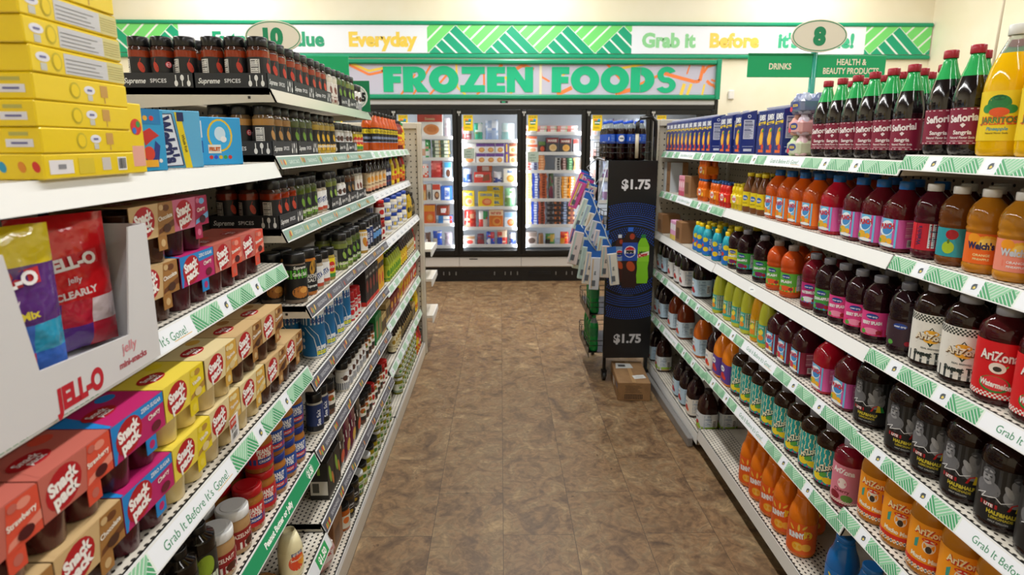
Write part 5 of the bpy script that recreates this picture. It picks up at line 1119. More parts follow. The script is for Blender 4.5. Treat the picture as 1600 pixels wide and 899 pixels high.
smallbox('b5', 'seasoning_box', .05, .03, .10, '#7a1c22', [('e', 0, .06, .03, .02, '#e0a02c'), ('t', 0, .03, .014, 'CHILI', '#f2e6c8', {'w': .07})], 'dark red seasoning box', side=[('e', 0, .05, .018, .02, '#e0a02c')])
smallbox('b6', 'seasoning_tin', .03, .028, .11, '#b59a62', [('r', -.028, .02, .028, .08, '#3a3022')], 'tan spice tin', side=[('r', -.026, .02, .026, .08, '#3a3022')])
smallbox('wb', 'spice_carton', .045, .035, .07, '#dedddb', [('r', -.043, .002, .043, .066, '#e6e5e3')], 'open white spice carton')
def cone(k, desc):
    reg(k, bottle('lemon_juice_bottle', [(.020, 0), (.030, .02), (.033, .045), (.028, .08), (.016, .10), (.010, .108)], liquid('#e2c81c'), (.012, .106, .125, mat('#3f9a3c', .3)), None, .125, desc, hx=.034))
cone('le', 'yellow lemon shaped juice bottle')
def tied(k, x, desc): pass

def wh(key): return where(key)
A = lambda *q: list(q)
random.seed(11)
line(['LA1'], A(('hy', 639, 1), ('kt', 635), ('hr', 629), ('hr', 625), ('hr', 621), *[('hs', p, 2) for p in (616.5, 612.5, 608, 603.5, 598.5, 593, 587)]), gap=.001)
line(['LA2'], A(('dk', 636, 1), ('kt', 629), ('hr', 624), ('hy', 619), ('hr', 615), ('hy', 611), ('bb', 606, 1), ('bb', 602), *[('bq', p, 2) for p in (597, 591, 585, 578.5, 573)]), gap=.001)
line(['LA3'], A(('dk', 644, 1), ('dk', None), ('mu', 638), ('mu', None), *[('may', p, 2, 2) for p in (628, 621, 613, 603)], ('rd', 594, 1, 2), ('rd', None)), gap=.012)
line(['LA4'], A(('re', 646, 1), *[('sy', None, 2)]*5, *[('ry', None, 1)]*4, *[('gp', None, 2)]*7), gap=.010)
line(['LA5'], A(('re', 650, 1), ('re', None), *[('p5', None, 3)]*2, *[('p3', None, 4)]*3, *[('p4', None, 3)]*2, *[('b5', None)]*3, ('b6', None), ('b6', None)), gap=.004)
line(['LA6'], A(('hy', 650, 1), ('hy', None), ('le', None), ('b6', None), ('b6', None), *[('dk', None, 2)]*8, *[('sy', None)]*4), gap=.002)
line(['LA0'], A(('pk3', 655, 1), ('re', None, 1), ('re', None), ('kt', None), ('kt', None), *[('pk1', None, 2, 2)]*9), gap=.004)
# spice section, top shelf: jars stand in printed trays, the near end of the shelf faces the entrance
tray('tr', .110, .109, .045, 'black Supreme spices display tray')
tray('tn', .076, .109, .045, 'short black Supreme spices display tray')
def trayline(key, specs):
    """specs near -> far: (tray, start y, jar kinds)"""
    side, xt, z, y0, y1 = SHELF[key]; ci = {}
    for ti, (tk, ys, kinds, rows) in enumerate(specs):
        w = PR[tk].hy if tk else {3: .100, 2: .068}.get(len(kinds), .108); nx = rows; ny = len(kinds)
        if tk: place(PR[tk], (xt - .006 - .109, ys + w, z + .0003), pi/2, f'{PR[tk].desc}, {nth(ti)} from the entrance on the {where(key)}', 'spice display trays')
        for j, kd in enumerate(kinds):
            for i in range(rows):
                p = PR[kd]; Y = ys + .008 + p.hy + j*(2*p.hy + .002); X = xt - .006 - .006 - p.hx - i*(2*p.hx + .002)
                c = (kd, i); ci[c] = ci.get(c, 0) + 1
                r_ = ['front', 'second', 'third', 'fourth', 'fifth', 'sixth'][i]
                place(p, (X, Y, z + (.003 if tk else .0003)), (pi/2 - .42 + random.uniform(-.15, .15)) if i == 0 or j else random.uniform(-.2, .9), f'{p.desc}, {r_} row, {nth(ci[c]-1)} from entrance, {where(key)}', p.desc.replace(' jar', ' jars', 1) + ' on the ' + where(key))
trayline('LB1', [('tr', 1.804, ['s1']*3, 3), ('tr', 2.026, ['s1']*3, 3), ('tr', 2.248, ['s6']*3, 2), (None, 2.472, ['s5']*2, 2), ('tn', 2.618, ['s3']*2, 2), ('tn', 2.772, ['s8']*2, 2), (None, 2.925, ['w3']*2, 2)])
trayline('LB2', [('tr', 1.806, ['s2']*3, 3), ('tr', 2.030, ['s3']*3, 3), (None, 2.256, ['s4']*3, 2), (None, 2.47, ['s4']*1, 1), ('tn', 2.55, ['w3']*2, 1), ('tn', 2.705, ['w3']*2, 1), (None, 2.865, ['w2']*3, 1)])
trayline('LB3', [('tr', 1.806, ['s6']*3, 3), (None, 2.03, ['s3']*3, 2), (None, 2.24, ['w1']*2, 1), ('tn', 2.37, ['s8']*2, 2), ('tn', 2.525, ['w3']*2, 1), ('tn', 2.68, ['s7']*2, 1), ('tn', 2.835, ['s5']*2, 1)])
# second tray of cayenne jars further in, seen from the end of the top shelf
side, xt, z, y0, y1 = SHELF['LB1']
place(PR['tr'], (xt - .006 - .109 - .2195, 1.806 + .108, z + .0003), pi/2, 'black Supreme spices display tray at the inner side of the top spice shelf', 'spice display trays')
for i in range(3):
    for j in range(3):
        p = PR['s1']; place(p, (xt - .006 - .2195 - .006 - p.hx - i*(2*p.hx+.002), 1.814 + p.hy + j*(2*p.hy+.002), z + .003), random.uniform(-.4, .9), f'black capped red cayenne jar, inner tray, {nth(i)} column from the aisle, {nth(j)} from the entrance', 'cayenne jars in the inner tray on the top spice shelf')
for nm, f in (('LB1', 0), ('LB2', 0)):
    pass
line(['LB4'], A(('w4', 604, 1), ('w4', None), ('w4', None), ('w5', None), ('w5', None), ('w6', 568, 2), ('s3', 553, 2), ('s3', 547, 2), ('s8', 540, 2), ('s8', 532, 2), ('w2', 514, 2), ('w1', 505, 2), ('w1', 495, 2), ('G2', 480, 2), ('G1', 464, 3)))
line(['LB5'], A(('b2', 596, 1), ('b2', None), ('b1', None), ('b1', 578), ('b1', None), ('b1', None), ('rs', 556, 2), ('rs', None, 2), ('rs', None), ('ca', 534, 1), ('ca', 522, 1), ('ca', 508, 2), ('ca', 492, 2)))
line(['LB6'], A(('b6', 600), ('b6', None), ('b3', 592), ('b3', None), ('bs', None), ('bs', None), ('bs', 570, 1), ('w3', None, 2), ('w3', None, 2), ('w3', None, 2), ('w3', None, 2), ('w3', None, 2), ('w3', None, 1), ('bs', 512, 1), ('w5', 502), ('w5', None)))
line(['LB7'], A(('rd', 604), ('rd', None), ('bs', None), ('bs', None), ('bs', None), ('rd', 585), ('bs', None, 2), ('bs', None, 2), ('bs', None, 2), ('p1', 560, 4), ('p2', None, 4), ('p2', None, 5), ('p1', None, 4), ('b4', 522, 1), ('b4', None)))
line(['LB0'], A(*[('pk1', None if i else 608, 2, 2) for i in range(5)], ('pk2', None, 1), ('pk2', None, 1), ('pk1', None), ('pk2', None), ('pk1', None), ('pk3', None, 1, 1), ('pk3', None, 1, 1), ('pk4', None)), gap=.006)

# --- snack cup packs: four cups held by a printed card sleeve
def snack(k, cupc, base, acc, acc2, words, desc, blue=False):
    b = MB(); parts = []
    CM = mat(cupc, .25, coat=.2)
    for i in range(2):
        for j in range(2):
            c = MB(); x, y = -.036+.072*i, -.036+.072*j
            c.lathe([(.026, 0), (.028, .003), (.031, .055), (.0325, .104), (.0352, .106), (.0352, .109)], CM, 18, cx=x, cy=y)
            parts.append(('cup', c.mesh('cup')))
    s = MB(); m_ = mat(base, .4); w, d, h, z0 = .0735, .0725, .124, .056; t = .0012
    s.box(-w, w, -d-t, -d, z0, h, m_); s.box(-w, w, d, d+t, z0, h, m_); s.box(-w, w, -d, d, h-t, h, m_)
    s.box(.012, .042, -d-t, -d, z0-.03, z0, mat(acc, .4))
    F = face('front', -d-t)
    ops = [('p', [(-w, z0), (w, z0), (w, h), (-w, h)], base)]
    if blue: ops += [('p', [(-w, h), (w, h), (w, h-.020), (-.01, h-.024), (-w, h-.03)], '#1f86d0'), ('t', .036, h-.010, .008, 'ZERO SUGAR', '#f0f4f8', {'w': .06}), ('p', [(-w, z0), (-w, h-.03), (-w+.018, h-.03), (-w+.006, z0)], '#1f86d0')]
    else: ops += [('p', [(.012, z0), (w, z0), (w, h), (.022, h)], acc), ('p', [(.014, z0+.004), (w, z0+.016), (w, z0+.03), (.018, z0+.014)], acc2), ('e', .048, h-.012, .012, .007, acc2), ('e', .03, h-.01, .008, .006, base)]
    ops += [('t', .042, z0+.038, .009, words, '#f8f2e6', {'w': .05, 'ro': .12, 'b': .03}), ('e', -.030, z0+.034, .036, .031, '#b5141f', .35), ('t', -.031, z0+.045, .020, 'Snack', '#fbf6f2', {'w': .058, 'ro': .2, 'b': .055}), ('t', -.028, z0+.024, .020, 'pack', '#fbf6f2', {'w': .052, 'ro': .2, 'b': .055}),
            ('e', .045, z0+.014, .014, .009, cupc if not blue else '#6a1c2c'), ('e', .028, z0-.015, .008, .008, base)]
    art(s, F, ops, step=.0003)
    art(s, face('top', h), [('r', -w, -d, w, d, base if not blue else '#1f86d0'), ('p', [(-w*.9, -d), (w, -d), (w, d*.6), (-w*.4, d*.6)], base), ('e', -.02, -.02, .034, .02, '#b5141f'), ('t', -.02, -.015, .013, 'Snack', '#fbf6f2', {'w': .044}), ('t', -.018, -.028, .012, 'pack', '#fbf6f2', {'w': .04}), ('e', .04, .01, .02, .014, acc)], step=.0003)
    parts.append(('sleeve', s.mesh('sleeve')))
    reg(k, Proto('snack_cup_pack', parts, .0745, .0745, .1255, 'snack pack', desc))
snack('kc', '#4a0f1c', '#bd2068', '#1f86d0', '#a5145c', 'Cherry', 'blue and pink zero sugar cherry cup pack', True)
snack('kC', '#3a0c1a', '#cf6f8c', '#a81c4a', '#6fb0e0', 'Cherry', 'rose pink cherry gel cup pack')
snack('ks', '#4a0c12', '#c4685a', '#dd5038', '#e8907c', 'Strawberry', 'salmon strawberry gel cup pack')
snack('kv', '#e0c98a', '#ead24a', '#e8cf1c', '#b58a3c', 'Vanilla', 'yellow vanilla pudding cup pack')
snack('kt', '#dcc48e', '#e2cf9c', '#d9a948', '#e9d9a0', 'Tapioca', 'cream tapioca pudding cup pack')
snack('kb', '#4a2a1c', '#cfae7c', '#a5743c', '#6a3c1c', 'Chocolate', 'tan and brown chocolate pudding cup pack')
snack('kw', '#8a5a34', '#c9a06a', '#b5813c', '#e6cf9a', 'Chocolate', 'tan swirl chocolate pudding cup pack')
def packs(key, cols, inset=0):
    """cols far -> near: (column px of the front corner or None, [kinds bottom to top], rows deep)"""
    side, xt, z, y0, y1 = SHELF[key]; prev = None; n = 0
    for px, kinds, rows in cols:
        hx = .0745; X = xt - hx - .006 - max(0, inset)
        Y = px if px else prev - .151
        if prev and Y > prev - .151: Y = prev - .151
        Y = min(Y, y1 - hx - .004); prev = Y; n += 1
        for r in range(rows):
            for l, k in enumerate(kinds):
                p = PR[k]; q = (k, key, r, l); CNT[q] = CNT.get(q, 0) + 1
                a = ('lower' if l == 0 else 'upper') if len(kinds) > 1 else 'single'
                place(p, (X - r*.152 - random.uniform(0, .006), Y + random.uniform(-.0008, .0008), z + .0003 + l*.1258), pi/2 + (random.uniform(-.02, .02) if 0 else 0), f'{p.desc}, {a}, {nth(n-1)} {"front" if r == 0 else "back"} column, {where(key)}', 'pudding and gel cup packs')
packs('LC2', [(1.62, ['ks'], 1), (1.468, ['ks'], 2), (1.316, ['kc', 'kC'], 2), (1.164, ['kb', 'kb'], 1)], -.012); packs('LC2', [(1.148, ['kw', 'kc'], 1), (None, ['kb', 'kb'], 1), (None, ['kb', 'kw'], 1)], .23)
packs('LC3', [(1.72, ['kb'], 2), (None, ['kb', 'kb'], 2), (None, ['kt', 'kb'], 2), (None, ['kt', 'kt'], 2), (None, ['kv', 'kv'], 2), (None, ['kc', 'kc'], 2), (None, ['kb', 'ks'], 2), (None, ['kb', 'ks'], 1)])
# price card hanging in front of the tapioca cups
b = MB(); b.box(-.026, .026, -.001, 0, 0, .058, mat('#e9e7e4', .5)); art(b, face('front', -.001), [('r', -.026, .036, .012, .058, '#c8402c'), ('t', -.004, .048, .007, 'REDUCED', '#f2f2f0', {'w': .03}), ('t', -.004, .030, .010, '$1.09', '#1c1c1c', {'w': .03}), *barcode(-.002, .014, .034, .018)])
pc = b.build('price_card', loc=(-.628, 1.27, .965), rz=pi/2 + .1, **T('small white price tag with a barcode stuck on the cream cup packs', 'price tag'))
line(['LC4'], A(('pbb', 478, 2, 2), ('pbb', None, 2, 2), ('pbb', None, 1, 2), ('pbr', None, 2, 2), ('pbr', None, 2, 1), ('wl', None, 2), ('wl', None, 2), ('ol', None, 2), ('ol', None, 1), ('ol', None, 1)), gap=.003)
line(['LC5'], A(('sf', 456, 1),), gap=.003)

# --- the stack of yellow candy cartons and the boxes beside it
YB = '#f1d10c'
def ycarton(kind, w, d, h, ops_front, ops_side, tops=None):
    b = MB(); b.box(-w, w, -d, d, 0, h, mat(YB, .3, coat=.25), .002)
    sq = lambda o: (o[0], o[1]*.8, o[2], o[3]*.8, *o[4:]) if o[0] == 'r' else (o[0], o[1]*.8, *o[2:])
    art(b, face('front', -d), [sq(o) for o in ops_front], step=.0004); art(b, face('left', -w), ops_side, step=.0004)
    return b.mesh('candy_carton')
w, d, h = .108, .070, .0385
kids = []
for i, (u, c) in enumerate(((-.05, '#6a2a8a'), (-.02, '#6fae2c'), (.01, '#2c9ac8'), (.04, '#e08a2c'), (.062, '#d8302c'))): kids.append(('e', u*.95, h*.5, .0055, .0085, c, .3))
side_ops = [('e', -.035, h*.45, .007, .010, '#6a2a8a', .3), ('e', -.008, h*.5, .0065, .011, '#d8302c', .2), ('r', .018, h*.25, .058, h*.55, '#e3e3ee'), ('r', .026, h*.36, .05, h*.44, '#6a6aa0'), ('r', .024, h*.68, .052, h*.82, '#b9b25a')]
front_a = [('e', -.03, h*.5, .012, .013, '#c9b41a'), ('e', -.03, h*.5, .009, .010, YB), ('e', .012, h*.58, .013, .007, '#e6e6f2'), ('r', .005, h*.54, .019, h*.62, '#6a6aa0'), ('r', .005, h*.15, .019, h*.38, '#c9c9c0'), ('r', .045, h*.35, .068, h*.85, '#c99a4c'), ('r', .055, h*.1, .058, h*.35, '#c99a4c')]
front_b = [('e', -.105, h*.6, .014, .007, '#e6e6f2'), ('r', -.113, h*.56, -.097, h*.64, '#6a6aa0'), ('r', -.113, h*.1, -.097, h*.38, '#c9c9c0'), ('e', -.07, h*.5, .011, .014, '#c9b41a'), ('e', -.07, h*.5, .008, .011, YB), ('r', -.05, .004, .078, h-.004, '#cfcfd2'), *[('r', -.046, h*.2+i*.006, .06-.01*(i % 3), h*.2+i*.006+.0012, '#8a8a8e') for i in range(4)], ('r', .078, .003, .134, h-.003, '#d9cf8a'), *[('r', .08, .008+i*.004, .13, .009+i*.004, '#b9ae6a') for i in range(6)]]
front_c = [('r', -.122, h*.2, -.06, h*.75, '#e9e6ea'), ('r', -.1, h*.4, -.08, h*.58, '#8a8a92'), ('r', -.045, h*.15, .0, h*.8, '#dcc32a'), ('r', .025, h*.25, .052, h*.8, '#cfc8c0'), *barcode(.09, h*.5, .03, h*.6)]
YM = {'a': ycarton('a', w, d, h, front_a, side_ops), 'b': ycarton('b', w, d, h, front_b, [('e', -.03, h*.5, .008, .006, '#d9bd12'), ('r', .0, h*.3, .01, h*.5, '#b9a01a')]), 'c': ycarton('c', w, d, h, front_c, kids)}
ymat = [('c', 0, 0), ('a', .004, .02), ('a', -.002, -.01), ('a', .003, .015), ('b', .0, .05), ('b', -.012, .03), ('b', -.02, .02), ('a', -.03, -.02), ('a', -.045, .03), ('a', -.05, .02)]
side, xt, z, y0, y1 = SHELF['LC1']
yst = []
for i, (k, dy, rz) in enumerate(ymat):
    o = bpy.data.objects.new('candy_carton', YM[k]); COL.objects.link(o)
    # long side towards the aisle
    o.location = (xt + .012 - d, .986 + dy*.3, z + .0004 + i*(h + .0008)); o.rotation_euler.z = pi/2 + rz*.35
    for q, v in T(f'flat yellow chewy candy carton, {nth(i)} from the bottom of the tall stack', 'candy carton', 'stacked yellow candy cartons').items(): o[q] = v
    yst.append(o)
def cbox(name, w, d, h, col, ops, sops, loc, rz, label, cat='box'):
    b = MB(); b.box(-w, w, -d, d, 0, h, mat(col, .35, coat=.2), .0015); art(b, face('front', -d), flat(ops), step=.0003)
    if sops: art(b, face('left', -w), flat(sops), step=.0003); art(b, face('right', w), flat(sops), step=.0003)
    return b.build(name, loc=loc, rz=rz, **T(label, cat))
zz = z + .0004
cbox('candy_box', .021, .05, .128, '#f1d10c', [('e', 0, .085, .016, .015, '#d8302c'), ('e', .006, .09, .006, .006, '#2c9a4c'), ('e', -.006, .078, .006, .006, '#2c6ac8'), ('r', -.018, .012, .018, .05, '#e6a89a')], None, (xt-.045, 1.122, zz), pi/2-.02, 'tall yellow candy box with a red burst beside the carton stack')
cbox('fruit_snack_box', .034, .045, .122, '#2f9fd8', [('r', -.026, .092, .026, .122, '#1f7fc0'), ('e', -.008, .104, .005, .005, '#e8b02c'), ('e', .006, .104, .005, .005, '#d8302c'), ('p', [(-.02, .075), (.0, .085), (.02, .07), (.004, .062), (-.012, .05)], '#c8322c'), ('p', [(-.02, .03), (.004, .035), (.01, .06), (.02, .05), (.014, .02), (-.016, .012)], '#2a3a8a'), ('e', -.006, .035, .012, .014, '#d8402c'), ('r', -.02, .008, .012, .022, '#f0b02c'), ('e', .018, .02, .004, .004, '#e8e8e8')], None, (xt-.050, 1.200, zz), pi/2-.35, 'light blue fruit snack box with red shapes beside the yellow box')
cbox('fruit_snack_box', .077, .035, .128, '#5fb4e2', [('r', -.075, .0, -.03, .127, '#c9dbe8'), ('e', -.046, .106, .014, .012, '#c8322c'), ('e', -.03, .094, .007, .007, '#2a3a6a'), ('t', -.046, .06, .012, 'Fruit', '#3a6aa8', {'sh': .2, 'ro': -1.35, 'w': .035}), ('t', -.036, .045, .012, 'Snacks', '#3a6aa8', {'sh': .2, 'ro': -1.35, 'w': .045}), ('e', -.04, .012, .013, .012, '#b51a3a'),
    ('p', [(-.022, .118), (.018, .120), (.034, .006), (-.008, .004)], '#e9ecf4'), ('l', [(-.022, .118), (.018, .120), (.034, .006), (-.008, .004), (-.022, .118)], .002, '#232c5e'), ('t', .006, .063, .028, "Welch's", '#232c5e', {'b': .06, 'ro': -1.42, 'w': .104}),
    ('p', [(.024, .124), (.036, .124), (.052, .0), (.038, .0)], '#ecd21c'), ('r', .028, .104, .042, .124, '#232c5e'), ('t', .040, .055, .006, 'Whole fruit', '#3a3a1c', {'ro': -1.42, 'w': .06})], [('r', -.03, .03, .02, .1, '#2f8fd0'), ('r', -.01, .06, .02, .115, '#dfe6ee'), ('r', .0, .008, .03, .035, '#ecd21c')], (xt-.085, 1.352, zz), pi/2-.80, 'blue and white Welch\'s fruit snacks box on the top snack shelf')
cbox('gummy_box', .078, .04, .122, '#2aa0de', [('r', -.050, .07, -.022, .112, '#dfe3ea'), ('r', -.046, .096, -.026, .110, '#b52a4a'), ('t', -.036, .084, .007, 'MORE', '#3a4a8a', {'w': .022}), ('t', -.036, .076, .006, 'CASH', '#3a4a8a', {'w': .022}), ('r', -.046, .032, -.022, .062, '#1f4f9c'), ('e', .022, .076, .032, .042, '#e8c22c'), ('e', .022, .076, .027, .037, '#3ab0e8'), ('e', .022, .08, .014, .018, '#cfe6f4'), ('e', .03, .066, .008, .008, '#f0f0f0'),
    ('r', -.010, .030, .022, .052, '#e6e4d8'), ('t', .006, .041, .009, 'FRUIT', '#c8642c', {'b': .08, 'w': .028}), *[('e', -.004+i*.012, .02, .005, .005, c) for i, c in enumerate(('#c8302c', '#2c4ac8', '#d8b02c', '#3a9a4c', '#c8302c'))]], [('e', 0, .09, .02, .02, '#1f7fc0')], (xt-.085, 1.555, zz), pi/2-.72, 'bright blue gummy box with a yellow ring, last on the top snack shelf')
# --- the cut-front display carton of jelly bags on the second snack shelf
side, xt, z, y0, y1 = SHELF['LC2']
dc = empty('display_carton', (-.666, .70, z + .0005), pi/2, **T('white cut-front JELL-O display carton on the second snack shelf', 'display carton'))
W, Dp = .386, .20; CW = mat('#d9d8da', .6)
b = MB(); t = .003
prof = [(0, -.038), (W, -.038), (W, .222), (W-.052, .222), (W-.085, .032), (.10, .045), (.07, .222), (0, .222)]
b.add([(x, 0, zq) for x, zq in prof] + [(x, t, zq) for x, zq in prof], [(0, 1, 4, 5), (1, 2, 3, 4), (0, 5, 6, 7), (13, 12, 9, 8), (12, 11, 10, 9), (15, 14, 13, 8)] + [(i, i+8, (i+1) % 8+8, (i+1) % 8) for i in range(8)], CW)
b.box(0, t, t, Dp, .001, .222, CW); b.box(W-t, W, t, Dp, .001, .222, CW); b.box(0, W, Dp-t, Dp, .0, .24, CW); b.box(0, W, .03, Dp, 0, t, CW)
art(b, face('front', 0), [('t', .172, -.012, .034, 'JELL-O', '#c01f30', {'b': .06, 'w': .105}), ('t', .298, .014, .018, 'jelly', '#d88a94', {'w': .045}), ('t', .305, -.014, .012, 'mini-snacks', '#b0505c', {'w': .082, 'b': .04})], step=.0004)
b.build('carton', dc)
def jbag(loc, rz, lean, c1, c2, label, txt, gum):
    g = empty('jelly_bag', loc, rz, **T(label, 'snack bag', 'jelly snack bags in the display carton')); g.rotation_euler.x = lean
    w, h, d = .076, .238, .030; b = MB(); n = 16; m = 12; r = random.Random(int(loc[1]*1000)); vs = []
    Tp = mat(c1, .16, coat=.6, bump=.9, bscale=22)
    def th(z, s):
        a = max(0, sin(pi*z/h))**.55*(1 - .35*z/h)*(1-(s*s)**1.5)**.8 if abs(s) < 1 else 0
        return d*a
    for side_ in (-1, 1):
        for i in range(n+1):
            for j in range(m+1):
                s = -1+2*j/m; zz_ = h*i/n; y = side_*th(zz_, s) + .003*sin(9*s+7*zz_/h*3)*(1-s*s) + r.uniform(-.0012, .0012)*(1-s*s)
                vs.append((w*s, y, zz_))
    st = (n+1)*(m+1)
    for side_ in (0, 1):
        for i in range(n):
            for j in range(m):
                a = side_*st + i*(m+1)+j; q = [a, a+1, a+m+2, a+m+1]
                if side_: q = q[::-1]
                zc = (i+.5)/n
                mt = mat(gum[(j*3//m + i//3) % len(gum)], .12, coat=.9, bump=.9, bscale=30) if zc < .40 else mat(c2, .16, coat=.6, bump=.9, bscale=22) if zc < .78 else Tp
                b.f.append([x + 0 for x in q]); b.mi.append(b.m(mt)); b.sm.append(True)
    b.v = vs
    S = lambda u, v, e: (u, -th(v, u/w) - .0035 - e, v)
    art(b, S, [('p', [(-.045, .140), (.045, .152), (.045, .176), (-.045, .164)], '#c8202e'), ('t', 0, .158, .020, 'JELL-O', '#f4f0f0', {'b': .05, 'w': .10, 'ro': .12}), ('t', 0, .128, .010, 'jelly', '#e8d8e0', {'w': .04}), ('t', 0, .104, .012, txt, '#ecd83c' if c2 != c1 else '#e8d8d8', {'w': .07, 'b': .04, 'ro': .1})], maxu=.008, step=.0006)
    b.build('pouch', g); return g
jbag((-.730, .828, z+.012), pi/2-.42, -.02, '#e6cf1c', '#5a2a7c', 'yellow topped purple jelly snack bag leaning in the display carton', 'Berry Mix', ['#2aa0c8', '#c81f3a', '#3a6fd0', '#2aa0c8', '#a81a4a', '#5fae3a'])
jbag((-.752, .985, z+.012), pi/2-.42, -.02, '#d8161f', '#d8161f', 'red jelly snack bag standing in the display carton', 'CLEARLY', ['#e8a0a8', '#5a2a8a', '#c81f3a', '#e6d8dc', '#c8405a'])
# --- soft bags low on the grocery side
def softbag(name, loc, rz, w, d, h, base, ops, label, cat, contents=None):
    g = empty(name, loc, rz, **T(label, cat)); b = MB(); n, m = 12, 16; r = random.Random(4)
    for i in range(n+1):
        t = i/n; q = (sin(pi*min(1, t*1.08+.08))**.5 if t < .85 else .45*(1-t)/.15+.2)
        for k in range(m):
            a = 2*pi*k/m; rr = q*rf(a, 3)*(1+r.uniform(-.05, .05))
            b.v.append((w*rr*sin(a), -d*rr*cos(a), h*t))
    M_ = noisy('soft_' + name, [(.35, base[0]), (.6, base[1])], scale=40, detail=4, rough=.22, bump=.5)
    mi = b.m(M_)
    for i in range(n):
        for k in range(m): b.f.append([i*m+k, i*m+(k+1) % m, (i+1)*m+(k+1) % m, (i+1)*m+k]); b.mi.append(mi); b.sm.append(True)
    b.f.append(list(range(m))[::-1]); b.mi.append(mi); b.sm.append(False); b.f.append([n*m+k for k in range(m)]); b.mi.append(mi); b.sm.append(False)
    b.build('pouch', g)
    b = MB(); S = lambda u, v, e: (u, -d*1.0-.004-e - .0, v)
    b.box(-w*.55, w*.55, -d-.003, -d+.02, h*.25, h*.7, mat('#e8dcd8', .4), .004); art(b, face('front', -d-.003), ops); b.build('label', g)
softbag('cookie_bag', (-.73, 1.46, .331), pi/2-.6, .10, .06, .09, ('#6a3f1c', '#a5743c'), [('t', 0, .045, .014, 'COOKIES', '#7a3c1c', {'w': .07})], 'clear bag of brown cookies on the lowest snack shelf', 'snack bag')
softbag('salt_bag', (-.672, 1.90, .101), pi/2-.5, .055, .04, .17, ('#c98a8a', '#dcb0ac'), [('t', 0, .09, .012, 'HIMALAYAN', '#b8303a', {'w': .05}), ('t', 0, .074, .012, 'PINK', '#b8303a', {'w': .04, 'b': .05})], 'pink Himalayan salt bag on the grocery base shelf', 'salt bag')
place(PR['cc'], (-.70, 2.035, .1012), pi/2, 'open brown cardboard tray behind the pink salt bag', 'trays')
# $1.25 card on the far end of the top spice shelf
g = empty('price_sign', (-.735, 3.07, 1.8155), 0, **T('green card with a round $1.25 price standing on the top spice shelf', 'price sign'))
b = MB(); b.box(-.065, .065, 0, .004, 0, .155, mat('#04804f', .4)); art(b, face('front', 0), [('e', -.005, .075, .060, .060, '#f2f2ea'), ('e', -.005, .075, .052, .052, '#2f9a5c'), ('e', -.005, .075, .050, .050, '#f2f2ea'), ('r', -.03, .045, -.015, .11, '#e8c83c'), ('t', .0, .075, .040, '$1.25', '#17181a', {'b': .07, 'w': .088})], step=.0006); b.build('card', g)
b = MB(); b.box(-.03, .03, .004, .03, 0, .006, mat('#04804f', .4)); b.build('foot', g)
# ================================================================ frozen food behind the doors
def fx(px): return (px - 782)*.00772
def fbox(name, x0, x1, y0, d, z, h, col, art_ops, label, cat='frozen food box', rz=0, group='frozen food in the freezers'):
    w = (x1-x0)/2; b = MB(); b.box(-w, w, 0, d, 0, h, mat(col, .4), .003)
    art(b, face('front', 0), art_ops(w, h), step=.0008)
    return b.build(name, loc=((x0+x1)/2, y0, z + .0005), rz=rz, **T(label, cat, group))
def fbag(name, x0, x1, y0, z, h, cols, label):
    w = (x1-x0)/2; b = MB(); n, m = 8, 10; r = random.Random(int(x0*977+z*131)); d = .045
    ms = [mat(c, .22, coat=.5) for c in cols]; vs = []
    for i in range(n+1):
        t = i/n; q = max(.12, sin(pi*(.12+.8*t)))**.6
        for k in range(m):
            a = 2*pi*k/m; rr = rf(a, 3.2)*(1+r.uniform(-.06, .06)); vs.append((w*(.96-.1*t*r.random())*rr*sin(a)/1.14, d - d*q*rr*cos(a)*.85, h*t*(1 if i < n else 1+r.uniform(-.04, .06))))
    b.v = vs
    for i in range(n):
        for k in range(m):
            c = ms[0] if len(ms) == 1 else ms[(i*2//n + (k*3//m) + (1 if r.random() < .15 else 0)) % len(ms)]
            b.f.append([i*m+k, i*m+(k+1) % m, (i+1)*m+(k+1) % m, (i+1)*m+k]); b.mi.append(b.m(c)); b.sm.append(True)
    b.f.append(list(range(m))[::-1]); b.mi.append(0); b.sm.append(False); b.f.append([n*m+k for k in range(m)]); b.mi.append(0); b.sm.append(False)
    return b.build(name, loc=((x0+x1)/2, y0, z + .0005), **T(label, 'frozen food bag', 'frozen food in the freezers'))
def ops_pic(top, pic, pic2=None, word='', wc='#ffffff'):
    def f(w, h):
        o = [('r', -w*.98, h*.66, w*.98, h*.98, top), ('e', w*.1, h*.32, w*.62, h*.24, pic), ('e', w*.15, h*.34, w*.4, h*.14, pic2 or pic)]
        if word: o.append(('t', 0, h*.8, min(h*.16, .03), word, wc, {'w': w*1.5, 'b': .04}))
        return o
    return f
def ops_band(c2, word='', wc='#ffffff', c3=None):
    def f(w, h):
        o = [('r', -w*.3, h*.1, w*.6, h*.9, c2)]
        if c3: o.append(('r', w*.62, h*.1, w*.97, h*.9, c3))
        if word: o.append(('t', w*.15, h*.5, h*.4, word, wc, {'w': w*.8, 'b': .05}))
        return o
    return f
FD = {1: 'second', 2: 'third', 3: 'fourth', 4: 'fifth'}
SI = ['top', 'second', 'third', 'fourth', 'fifth', 'lowest']
